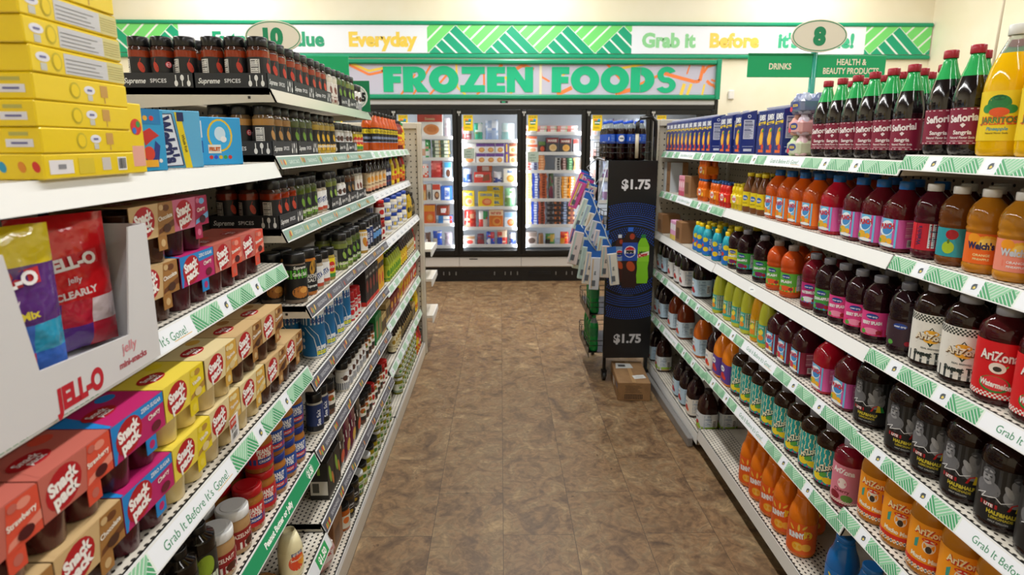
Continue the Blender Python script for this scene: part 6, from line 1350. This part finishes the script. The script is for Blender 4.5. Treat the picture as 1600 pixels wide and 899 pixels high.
def F(door, sh, kind, x0, x1, h, col, *a, desc='', y=0, lift=0, d=.13):
    z = SHZ[door][sh] + lift; yy = FY + .115 + y; X0, X1 = fx(x0), fx(x1); H = min(h*.0087, (SHZ[door][sh-1] - SHZ[door][sh] - .035 - lift) if sh else .26)
    lab = f'{desc}, {SI[sh]} shelf, {FD[door]} freezer door'
    if kind == 'b': return fbox('frozen_food_box', X0, X1, yy, d, z, H, col, a[0], lab)
    if kind == 'g': return fbag('frozen_food_bag', X0, X1, yy, z, H, [col] + list(a), lab)
    if kind == 's':
        n = a[0]; t = H/n; r = random.Random(x0)
        for i in range(n):
            fbox('frozen_meal_box', X0 + r.uniform(-.006, .006), X1 + r.uniform(-.006, .006), yy + r.uniform(0, .01), d, z + i*(t + .0006), t - .0006, col if i % 2 == 0 or len(a) < 3 else a[2], a[1], f'{desc}, {nth(i)} from the bottom, {SI[sh]} shelf, {FD[door]} freezer door', group='stacked frozen meal boxes')
P_ = ops_pic; B_ = ops_band
# second door
F(1, 0, 'b', 655, 694, 31, '#f1efe9', P_('#d8453a', '#d88a4c', '#c9722c', 'Sweets', '#f0c8a0'), desc='white pastry box with a red top')
F(1, 0, 'g', 695, 706, 24, '#d8c8d4', '#e9e4ea', desc='pale frozen bag beside the pastry box')
F(1, 1, 'g', 657, 676, 26, '#f1f1ee', '#3fae5c', '#d8a88c', desc='white and green mushroom bag')
for k, x in enumerate((677, 691)): F(1, 1, 's', x, x+13, 24, '#4f6a4c', 5, B_('#d9dfc8', '', c3='#c9a86a'), '#3c4f44', desc=('green', 'dark green')[k] + ' frozen meal box')
F(1, 2, 'g', 658, 671, 19, '#e8542c', '#f0e4dc', desc='orange red frozen bag'); F(1, 2, 'g', 672, 694, 24, '#c82a2c', '#e8706a', desc='crinkled red frozen bag'); F(1, 2, 'b', 695, 706, 22, '#cfe4f4', P_('#4fa8d8', '#6a4030'), desc='light blue ice cream box')
F(1, 3, 'b', 659, 666, 22, '#e8a05c', P_('#d8502c', '#f0c87c'), desc='narrow orange frozen box'); F(1, 3, 'b', 667, 674, 23, '#c9c4be', P_('#e8e6e2', '#5a5450'), desc='narrow grey frozen box'); F(1, 3, 'b', 676, 688, 23, '#f1ece6', P_('#d83c28', '#6a3a24', '#d8a070'), desc='white noodle meal box with a red corner'); F(1, 3, 'b', 689, 706, 20, '#2f6ad0', B_('#dfe8f8', 'LEAN', '#2f6ad0'), desc='blue frozen meal box')
F(1, 4, 'b', 661, 679, 26, '#e8632c', P_('#f0a02c', '#e8842c', '#f2b06a'), desc='orange french fries box'); F(1, 4, 'b', 681, 701, 14, '#7a3c28', B_('#a82a24', 'BEEF'), desc='brown and red steak box', lift=.100); F(1, 4, 's', 684, 706, 11, '#3f7fc0', 2, B_('#e8e4dc', '', c3='#d8402c'), desc='blue fish stick box')
F(1, 5, 'g', 661, 672, 18, '#e4ddda', '#6a4a40', desc='pale frozen bag'); F(1, 5, 'g', 673, 690, 20, '#1f4fc0', '#2f62d8', '#e0d8c8', desc='bright blue frozen bag'); F(1, 5, 'g', 692, 706, 18, '#cfc4ce', '#b8a8b8', desc='mauve frozen bag')
# third door
F(2, 0, 'g', 722, 739, 17, '#d8808a', '#f0dcdc', '#8a4a44', desc='pink and white frozen bag'); F(2, 0, 'g', 740, 756, 22, '#2faf8c', '#e8f2ee', '#6a8a5c', desc='teal frozen vegetable bag'); F(2, 0, 'g', 757, 781, 26, '#a8bede', '#dfe6f2', '#8fa8d8', desc='pale blue ice bag'); F(2, 0, 'g', 782, 806, 22, '#d4ecec', '#f0f4f6', '#9fd0d0', desc='pale aqua frozen bag')
F(2, 1, 's', 723, 744, 31, '#f3eee8', 2, P_('#f0f0ee', '#e8884c'), desc='white breakfast sandwich box')
for i, x in enumerate((745.5, 760, 774)):
    F(2, 1, 's', x, x+13.6, 30, '#f4f1f0', 2, P_('#6a3a9c', '#e0913c', '#f0b868'), desc=f'white box with purple corner, column {nth(i)}')
F(2, 1, 's', 789, 794.5, 30, '#6a3a9c', 2, B_('#f0c83c'), desc='purple box end'); F(2, 1, 's', 796, 807, 31, '#f0d2a0', 2, P_('#8a4a34', '#c97a4c'), desc='tan cookie box')
F(2, 2, 'g', 723, 739, 20, '#3f62a8', '#c9d4e8', desc='blue and white frozen bag'); F(2, 2, 'b', 741, 767, 15, '#d8352c', lambda w, h: [('r', -w*.85, h*.55, w*.1, h*.8, '#f0eee8'), ('p', [(0, h*.15), (w*.9, h*.3), (w*.8, h*.85), (w*.1, h*.7)], '#8a4a2c'), ('t', -w*.4, h*.67, .02, 'pizza', '#c8302c', {'w': w*.7})], desc='red pizza box, front one'); F(2, 2, 's', 745, 769, 23, '#c9302c', 3, B_('#e8dcd4', '', c3='#e87a3c'), desc='flat red pizza box', y=.14)
F(2, 2, 'g', 770, 786, 15, '#2a4aa0', '#e6e8f0', desc='dark blue frozen bag'); F(2, 2, 'b', 787, 807, 20, '#f2e9d2', P_('#e9e4da', '#e8a83c', '#f0c870', 'Bob', '#3a7ac0'), desc='cream and orange bread box')
F(2, 3, 'b', 723, 741, 22, '#f0cf1c', P_('#f0cf1c', '#e8d8a0', '#d88a5c', 'BAGEL', '#2f7ac0'), desc='yellow bagel box on the grocery side'); F(2, 3, 'b', 747, 772, 21, '#f0cf1c', P_('#f0cf1c', '#e8743c', '#f0a070', 'CORN DOG', '#2f7ac0'), desc='yellow frozen box in the middle'); F(2, 3, 's', 760, 786, 29, '#ecc81a', 3, B_('#f4dc50', 'MEAL', '#2f7ac0'), desc='yellow frozen box stacked behind', y=.14); F(2, 3, 'g', 787, 807, 25, '#8fcf9c', '#dcecd8', '#6f9a5c', desc='green and white pea bag')
F(2, 4, 'g', 723, 745, 26, '#c8322c', '#e0503c', '#e8b08c', desc='red chicken bag'); F(2, 4, 'g', 746, 763, 22, '#eceae6', '#3fa86c', '#d8403c', desc='white and green frozen bag'); F(2, 4, 'b', 764, 786, 27, '#e0762c', P_('#f0d8b0', '#e8a04c', '#d8622c', 'FAST BITES', '#c8302c'), desc='orange chicken nugget box'); F(2, 4, 'b', 788, 807, 21, '#dfe8f2', P_('#8fb8e0', '#e8803c', '#f0a078'), desc='pale blue and orange nugget box')
F(2, 5, 'b', 723, 741, 12, '#e8e0d8', P_('#b08a64', '#d85048'), desc='open carton with red inside'); F(2, 5, 'g', 743, 757, 14, '#9a2a34', '#6a3a4a', desc='dark red frozen bag'); F(2, 5, 'g', 758, 774, 17, '#2a4ab8', '#c83040', '#e8e8f0', desc='blue and red frozen bag'); F(2, 5, 'g', 775, 794, 20, '#d83c30', '#f0d0b0', '#2a4ab8', desc='red frozen bag with blue edge'); F(2, 5, 'g', 795, 807, 16, '#4a62b8', '#e8ecf4', desc='blue and white bag at the mullion')
# fourth door
for i, x in enumerate((822, 838, 854, 870, 886)): F(3, 0, 's', x, x+15, 9, '#e87a70', 2, B_('#f4e4e2', '', c3='#c9e0c0'), '#f0a098', desc=f'salmon ice pop box, column {nth(i)}')
F(3, 1, 'b', 841, 852, 15, '#3a2420', P_('#5a7a3c', '#c8502c'), desc='dark pizza snack box'); F(3, 1, 's', 822, 839, 22, '#eadfd8', 2, P_('#d8603c', '#e8a07c'), desc='white and orange side dish box')
F(3, 1, 'b', 853, 872, 20, '#4a4648', P_('#8a2c30', '#f0cf98', '#e8c080', 'MARIE', '#f0e8dc'), desc='pot pie box with maroon arch, left one'); F(3, 1, 'b', 874, 892, 19, '#4a4648', P_('#8a2c30', '#f0b860', '#e8a84c', 'MARIE', '#f0e8dc'), desc='pot pie box with maroon arch, right one'); F(3, 1, 'b', 895, 903, 18, '#dcd8d8', P_('#c84a44', '#c9a8c8'), desc='narrow white frozen box')
for i, (x, c, c3) in enumerate(((821, '#d8c8c4', '#a8443c'), (831, '#c9cfe0', '#3a4a7a'), (841.5, '#e89860', '#f0b888'))): F(3, 2, 's', x, x+9.6, 22, c, 6, B_(c3, ''), desc=f'flat meal box, column {nth(i)}')
for i, (x, c, c3) in enumerate(((867, '#d0d0cc', '#3a3a3c'), (876.5, '#5a3430', '#d8b8b0'), (886, '#3f7a54', '#a8e0a8'), (896, '#e8b07c', '#f0c8a0'))): F(3, 2, 's', x, x+9, 17, c, 5, B_(c3, ''), desc=f'flat meal box, mullion side column {nth(i)}')
for i, (x, c, c3) in enumerate(((821, '#f0d8a0', '#f0c060'), (832, '#2a4cb8', '#dfe6f6'), (844, '#c9683c', '#7a3424'))): F(3, 3, 's', x, x+10.5, 38, c, 10, B_(c3, ''), desc=f'tall stack meal box, column {nth(i)}')
F(3, 3, 'g', 857, 866, 36, '#7a3a4c', '#4f6a44', desc='dark upright frozen bag')
for i, (x, c, c3) in enumerate(((867, '#d8d0c8', '#8a8480'), (878, '#f0a02c', '#f4d0a0'), (889, '#f0941c', '#f6ecd8'))): F(3, 3, 's', x, x+10, 30, c, 8, B_(c3, ''), desc=f'orange stack meal box, column {nth(i)}')
for i, (x, c, c3) in enumerate(((821, '#f0d8b0', '#e8c890'), (831, '#2a52c4', '#dfe6f6'), (842, '#b85c48', '#5a3024'))): F(3, 4, 's', x, x+10, 34, c, 9, B_(c3, ''), desc=f'lower stack meal box, column {nth(i)}')
for i, (x, c, c3) in enumerate(((856, '#8a8486', '#3a3436'), (867, '#c97a4c', '#3a2c2c'), (878, '#4a5470', '#a8b8d8'), (889, '#c9885c', '#8a4a40'))): F(3, 4, 's', x, x+10, 33, c, 9, B_(c3, ''), '#3c3438', desc=f'dark stack meal box, column {nth(i)}')
F(3, 5, 'b', 821, 840, 17, '#b8aaa4', P_('#8f8078', '#5a4a44'), desc='brown paper frozen box'); F(3, 5, 'b', 843, 850, 14, '#a87c54', B_('#8a6440'), desc='brown cardboard tray edge'); F(3, 5, 'g', 852, 870, 14, '#4f8a44', '#c9a850', '#3a3028', desc='green bag in an open carton'); F(3, 5, 'g', 876, 892, 17, '#e8481c', '#c83020', '#f0a02c', desc='orange red frozen bag')
# fifth door, mostly behind the cola bottles
for i, (x, c, c2) in enumerate(((921, '#d8dce4', '#eef0f4'), (941, '#b8c4e0', '#e6ecf6'), (962, '#e9eaf0', '#c8ccd8'), (984, '#dfe4ee', '#a8b4cc'))):
    for s_ in range(4): F(4, s_, 'g', x, x+19, 24, c, c2, '#8a6a94' if i % 2 else '#d8a8a0', desc=f'{["silver", "pale blue", "white", "light grey"][i]} ice cream bag')

# ================================================================ the cola rack
RK = empty('soda_rack', (0, 0, 0), **T('black wheeled soda rack with a tall $1.75 side panel', 'display rack')); RK.location = (.88, 4.12, 0)
def L_(x, y, z): return (x-.88, y-4.12, z)
FRM = mat('#101012', .3, .3, coat=.3)
rx0, rx1, ry0, ry1 = .73, 1.035, 3.86, 4.36
for (x, y) in ((rx0, ry0), (rx1-.01, ry0), (rx0, ry1), (rx1-.01, ry1)):
    b = MB(); x_, y_, _ = L_(x, y, 0); top = 1.75 if x > .9 else 1.55
    b.box(x_-.011, x_+.011, y_-.011, y_+.011, .07, top, FRM, .003); b.build('post', RK)
    c = empty('caster', L_(x, y, 0)); c.parent = RK
    b = MB(); b.lathe([(.028, -.011), (.030, -.008), (.030, .008), (.028, .011)], mat('#1a1a1b', .5), 18); b.xf(Matrix.Translation((0, .0, .030)) @ Matrix.Rotation(pi/2, 4, 'Y')); b.build('wheel', c)
    b = MB(); b.box(-.018, -.014, -.02, .02, .03, .075, FRM); b.box(.014, .018, -.02, .02, .03, .075, FRM); b.box(-.018, .018, -.02, .02, .068, .075, FRM); b.build('fork', c)
b = MB(); ya = ry0; pts = [L_(rx1-.01, ry0, 1.70), L_(rx1-.012, ry0, 1.80), L_(rx1-.04, ry0, 1.83), L_(rx1-.11, ry0, 1.82), L_(rx1-.13, ry0, 1.79), L_(rx1-.13, ry0, 1.72)]
b.tube(pts, .014, FRM, 10); b.build('handle', RK)
b = MB(); b.tube([L_(rx1-.13, ry0, 1.72), L_(rx1-.13, ry0, 1.56)], .012, mat('#c9bfa6', .4), 8); b.build('handle_tube', RK, label='cream painted tube')
# printed side panel facing the entrance
px0, px1, pz0, pz1 = .722, 1.045, .17, 1.545
b = MB(); x_, y_, _ = L_((px0+px1)/2, ry0-.02, 0); w = (px1-px0)/2
b.box(x_-w, x_+w, y_-.004, y_+.004, pz0, pz1, mat('#0a0b10', .35), .002)
S0 = face('front', y_-.004); S = lambda u, v, e: S0(u + x_, v, e)
DB = '#1b4db2'; ops = []
def arcs(cz, rr, a0, a1, lw, c):
    n = 18
    for i in range(n):
        t0, t1 = a0+(a1-a0)*i/n, a0+(a1-a0)*(i+1)/n
        q = clip([(rr*cos(t0), cz+rr*sin(t0)*.9), (rr*cos(t1), cz+rr*sin(t1)*.9), ((rr+lw)*cos(t1), cz+(rr+lw)*sin(t1)*.9), ((rr+lw)*cos(t0), cz+(rr+lw)*sin(t0)*.9)], -w*.98, pz0+.005, w*.98, pz1-.005)
        if q: ops.append(('q', q, c))
def dots(cz, r0, r1, a0, a1):
    rr = r0
    while rr < r1:
        n = int((a1-a0)*rr/.0155)
        for i in range(n):
            a = a0+(a1-a0)*(i+.5)/n; x, z_ = rr*cos(a), cz+rr*sin(a)*.9; s = .0036
            if abs(x) < w*.96: ops.append(('q', [(x-s, z_-s), (x+s, z_-s), (x+s, z_+s), (x-s, z_+s)], DB))
        rr += .0155
cz = .86
for k in range(5): arcs(cz, .285+k*.017, .9, pi-.9, .0045, DB)
dots(cz, .37, .45, .85, pi-.85); dots(cz, .20, .27, .1, pi-.1); dots(cz, .20, .26, pi+.1, 2*pi-.1)
for k in range(5): arcs(cz, .275+k*.017, pi+.9, 2*pi-.9, .0045, DB)
dots(cz, .37, .45, pi+.85, 2*pi-.85)
def pbottle(cx, z0, hh, wd, liq, labc, cap, txt):
    o = [('p', [(cx-wd*.42, z0), (cx+wd*.42, z0), (cx+wd*.5, z0+hh*.12), (cx+wd*.42, z0+hh*.32), (cx+wd*.5, z0+hh*.48), (cx+wd*.5, z0+hh*.76), (cx+wd*.30, z0+hh*.88), (cx+wd*.16, z0+hh*.94), (cx-wd*.16, z0+hh*.94), (cx-wd*.30, z0+hh*.88), (cx-wd*.5, z0+hh*.76), (cx-wd*.5, z0+hh*.48), (cx-wd*.42, z0+hh*.32), (cx-wd*.5, z0+hh*.12)], liq)]
    if txt == 'PEPSI': o += [('e', cx+wd*.08, z0+hh*.36, wd*.26, hh*.09, '#b8481c', .5), ('e', cx+wd*.12, z0+hh*.85, wd*.16, hh*.05, '#a83a1c')]
    o += [('r', cx-wd*.5, z0+hh*.45, cx+wd*.5, z0+hh*.75, labc), ('r', cx-wd*.17, z0+hh*.93, cx+wd*.17, z0+hh, cap)]
    r_ = wd*.38; lz = z0+hh*.60
    if txt == 'PEPSI': o += [('e', cx, lz, r_, r_, '#eef0f4'), ('p', [(cx-r_*.85, lz+r_*.3), (cx+r_*.85, lz+r_*.3), (cx+r_*.6, lz+r_*.68), (cx, lz+r_*.9), (cx-r_*.6, lz+r_*.68)], '#d8202f'), ('p', [(cx-r_*.85, lz-r_*.3), (cx+r_*.85, lz-r_*.3), (cx+r_*.6, lz-r_*.68), (cx, lz-r_*.9), (cx-r_*.6, lz-r_*.68)], '#1238a0'), ('t', cx, lz, r_*.42, 'PEPSI', '#101014', {'b': .08, 'w': r_*1.9})]
    else: o += [('t', cx-.002, lz+.014, .022, 'Mtn', '#1c4a24', {'w': wd*.7, 'ro': .2}), ('p', [(cx-wd*.48, lz-.028), (cx+wd*.48, lz-.004), (cx+wd*.48, lz+.022), (cx-wd*.48, lz-.004)], '#f0f0e8'), ('t', cx, lz-.003, .024, 'Dew', '#c8202c', {'w': wd*.8, 'b': .06, 'ro': .24})]
    return o
ops += pbottle(-.075, .72, .33, .07, '#3a120a', '#7fa0c8', '#d8e0ea', 'PEPSI') + pbottle(.085, .71, .34, .085, '#7fc81c', '#8fd42c', '#1c7a34', 'DEW') + pbottle(-.005, .68, .42, .105, '#2a0d08', '#1f4aa8', '#2a6ad8', 'PEPSI')
ops += [('t', .02, 1.39, .062, '$1.75', '#e9eaee', {'b': .04, 'w': .20}), ('t', .0, .315, .062, '$1.75', '#c9cacf', {'b': .04, 'w': .20}), ('r', -.05, .625, .03, .627, '#5a6a8a')]
art(b, S, ops, step=.0005); b.build('printed_panel', RK)
# trays open to the aisle
for i, z in enumerate((.20, .48, .80, 1.12, 1.545)):
    b = MB(); x0, x1, y0, y1 = (rx0-.11 if i < 2 else rx0-.03), rx1-.03, ry0+.012, ry1
    X0, Y0, _ = L_(x0, y0, 0); X1, Y1, _ = L_(x1, y1, 0)
    b.box(X0, X1, Y0, Y1, z-.004, z, FRM); b.box(X0, X0+.003, Y0, Y1, z-.04 if i < 4 else z, z+.022, FRM)
    for q in range(2 if i < 4 else 3):
        zz_ = z+.05+q*.035; b.tube([(X0, Y1, zz_), (X0, Y0, zz_), (X1, Y0, zz_), (X1, Y1, zz_), (X0, Y1, zz_)], .0025, FRM, 5)
    for t in range(5): b.tube([(X0, Y0+(Y1-Y0)*t/4, z), (X0, Y0+(Y1-Y0)*t/4, z+.085+(0 if i < 4 else .035))], .0025, FRM, 5)
    if i == 4:
        for t in range(5): b.tube([(X0+(X1-X0)*t/4, Y0, z), (X0+(X1-X0)*t/4, Y0, z+.12)], .0025, FRM, 5)
    if i < 4:
        for t in range(3): b.box(X0-.0015, X0, Y0+.02+t*.16, Y0+.15+t*.16, z-.036, z-.006, mat('#6a5f50', .5))
    b.build('tray', RK)
    if i in (0, 1, 2, 4):
        ks = {0: ['gg']*4, 1: ['gg']*3, 2: ['gd']*3, 4: []}[i]
        for t, k in enumerate(ks):
            place(PR[k], ((x0+.04 if i < 2 else x0+.07), y0+.04+t*.085, z+.0004), pi/2+1.6, f'{PR[k].desc}, {nth(t)} from the entrance on the {["lowest", "second lowest", "middle"][i]} rack tray', 'green soda bottles on the rack')
for r_ in range(4):
    for c_ in range(4):
        k = 'pk' if (r_ + c_*2) % 3 == 2 else 'pn'
        if c_ == 3 and r_ > 2: continue
        place(PR[k], (rx0+.008+c_*.0685, ry0+.055+r_*.074, 1.5455), {'pk': .15, 'pn': .4}[k] + random.uniform(-.15, .15), f'{PR[k].desc}, {nth(c_)} from the aisle, row {nth(r_)} behind the panel', 'cola bottles on top of the rack')
# ---------------------------------------------------------------- strips of hanging plastic packets on the rack's aisle side
def hangpack(i, loc, tilt, rz, cols, label, hd='#1f62b8', L=.20):
    g = empty('hanging_packet', loc, rz, **T(label, 'hanging packet', 'hanging packets on the rack strips')); g.rotation_euler = (0, tilt, rz)
    b = MB(); b.box(-.030, .030, -.001, .001, -.045 if L > .2 else -.045, .0 if L > .2 else -.026, mat(hd, .35), 0); b.build('header_card', g, label='blue header card')
    b = MB(); n = len(cols)
    b.box(-.032, .032, -.0075, .0075, -.045-L, -.043, mat(cols[0], .25, coat=.6), .004)
    for k, c in enumerate(cols[1:]):
        u = -.022+.014*k
        art(b, face('front', -.0075), [('r', u, -.04-L*.96, u+.009, -.055, c)], step=.0008); art(b, face('right', .032), [('r', -.008+.006*(k % 3), -.04-L*.96, -.004+.006*(k % 3), -.055, c)], step=.0008); art(b, face('left', -.032), [('r', -.008+.006*(k % 3), -.04-L*.96, -.004+.006*(k % 3), -.055, c)], step=.0008)
    art(b, face('front', -.0075), [('t', .0, -.06-L*.4, .012, 'SPA', '#3a4a5a', {'ro': 1.57, 'w': .05}), ('r', -.018, -.04-L*.9, .006, -.04-L*.72, '#5a6068')], step=.0014, layer0=2)
    b.build('pouch', g); return g
def at(px, py, Y):
    c = cos(PITCH); s_ = sin(PITCH); a = (px-CX)/FPX; b_ = -(py-CY)/FPX
    dx, dy, dz = a, c + b_*s_, -s_ + b_*c
    dx, dy = dx*cos(YAW) + dy*sin(YAW), -dx*sin(YAW) + dy*cos(YAW)
    t = Y/dy; return (dx*t, Y, EYE + dz*t)
PINKS = [['#cf4a98', '#e8d04c', '#d9c9c4'], ['#c9b0c8', '#c8207c', '#e8e0b8'], ['#c03088', '#f0e0e8', '#e0c84c'], ['#d8cbb8', '#b83088', '#c8409c']]
PKA = [(917, 262, 4.00, .36), (921, 268, 3.98, .34), (925, 272, 3.97, .30), (929, 282, 3.95, .26), (914, 276, 4.02, .38), (923, 290, 3.99, .28), (908, 332, 4.02, .26), (914, 336, 4.00, .24), (920, 338, 3.99, .22)]
for i, (px, py, Y, t) in enumerate(PKA):
    hangpack(i, at(px, py, 4.12-.0185*i), t, 0, PINKS[i % 4] if i < 6 else ['#cf8a94', '#5a5aa8', '#e0a8a0'], f'pink striped hanging packet, {nth(i)} down the freezer-side strip', L=.19)
PALE = ['#cfd8cc', '#b8d0cc', '#d8cfc0', '#c8ccd4', '#d4c8c8', '#c0d4cc', '#d6c8bc', '#dcd8cc']
PKB = [(922, 302, 3.90, .34), (927, 312, 3.88, .33), (931, 324, 3.86, .30), (936, 336, 3.845, .28), (940, 350, 3.83, .22), (945, 360, 3.82, .15), (949, 374, 3.81, .05), (955, 386, 3.80, -.12), (914, 360, 3.95, .20), (920, 376, 3.93, .16), (926, 384, 3.91, .14), (932, 392, 3.89, .05), (908, 352, 3.97, .22)]
for i, (px, py, Y, t) in enumerate(PKB):
    hangpack(i, at(px, py, 3.832-.0165*i), t, 0, [PALE[i % 8], ['#a8c4c0', '#9fb0c8', '#c8b090'][i % 3]], f'pale hanging packet with blue header, {nth(i)} down the entrance-side strip', L=.215)
def strip(pts, label):
    b = MB(); b.tube(pts, .0035, mat('#b8c4cc', .2, coat=.5), 6); b.build('clip_strip', **T(label, 'clip strip', 'clip strips on the soda rack'))
TOPP = (rx0-.0135, ry0-.0, 1.54)
strip([TOPP, (rx0-.06, 4.0, 1.56)] + [at(px, py, 4.12-.0185*i) for i, (px, py, Y, t) in enumerate(PKA)], 'clear strip holding the pink hanging packets')
strip([TOPP, (rx0-.06, ry0-.02, 1.45)] + [at(px, py, 3.832-.0165*i) for i, (px, py, Y, t) in enumerate(PKB)][:8], 'clear strip holding the pale hanging packets at its near side')
strip([TOPP, (rx0-.10, ry0-.08, 1.2)] + [at(px, py, 3.832-.0165*i) for i, (px, py, Y, t) in enumerate(PKB)][8:12] + [at(908, 352, 3.832-.0165*12)], 'clear strip holding the lower pale hanging packets')
# ---------------------------------------------------------------- cardboard carton on the floor under the rack
KR = noisy('kraft_board', [(.4, '#8f6c48'), (.6, '#9c7850')], scale=14, detail=4, rough=.75)
g = empty('cardboard_box', (.88, 3.70, 0), -.07, **T('taped brown cardboard box with white labels on the floor under the rack', 'cardboard box'))
b = MB(); w, d, h = .106, .19, .125; b.box(-w, w, -d, d, 0, h, KR, .003)
art(b, face('front', -d), flat([('r', -.06, .012, .055, .045, '#4a3a30'), *[('r', -.055+i*.011, .014, -.050+i*.011, .043, '#8f6c48') for i in range(10)], *[('r', -.06+.004*(i % 2), .056+i*.011, .05-.012*(i % 3), .0595+i*.011, '#5a4634') for i in range(5)]]), step=.0006)
art(b, face('left', -w), flat([('r', -.06, .03, .02, .075, '#d8d4cc'), ('r', -.05, .04, .0, .044, '#6a6058'), ('r', -.05, .055, .0, .059, '#6a6058'), ('r', -.16, .04, -.08, .07, '#5a4634'), ('r', .09, .07, .17, .10, '#5a5a72')]), step=.0006); b.build('carton', g)
b = MB(); art(b, face('top', h), flat([('r', -.012, -d, .012, d, '#b08a5c'), ('p', [(.01, -.13), (.09, -.11), (.08, -.055), (.0, -.075)], '#dcdcd8'), ('r', .02, -.1, .07, -.095, '#6a6a6a'), ('p', [(-.09, .05), (.03, .06), (.02, .14), (-.08, .15)], '#d4d4d0'), ('r', -.07, .08, -.02, .12, '#4a4a4a')]), step=.0006); b.build('tape_and_labels', g, label='white shipping labels on top')
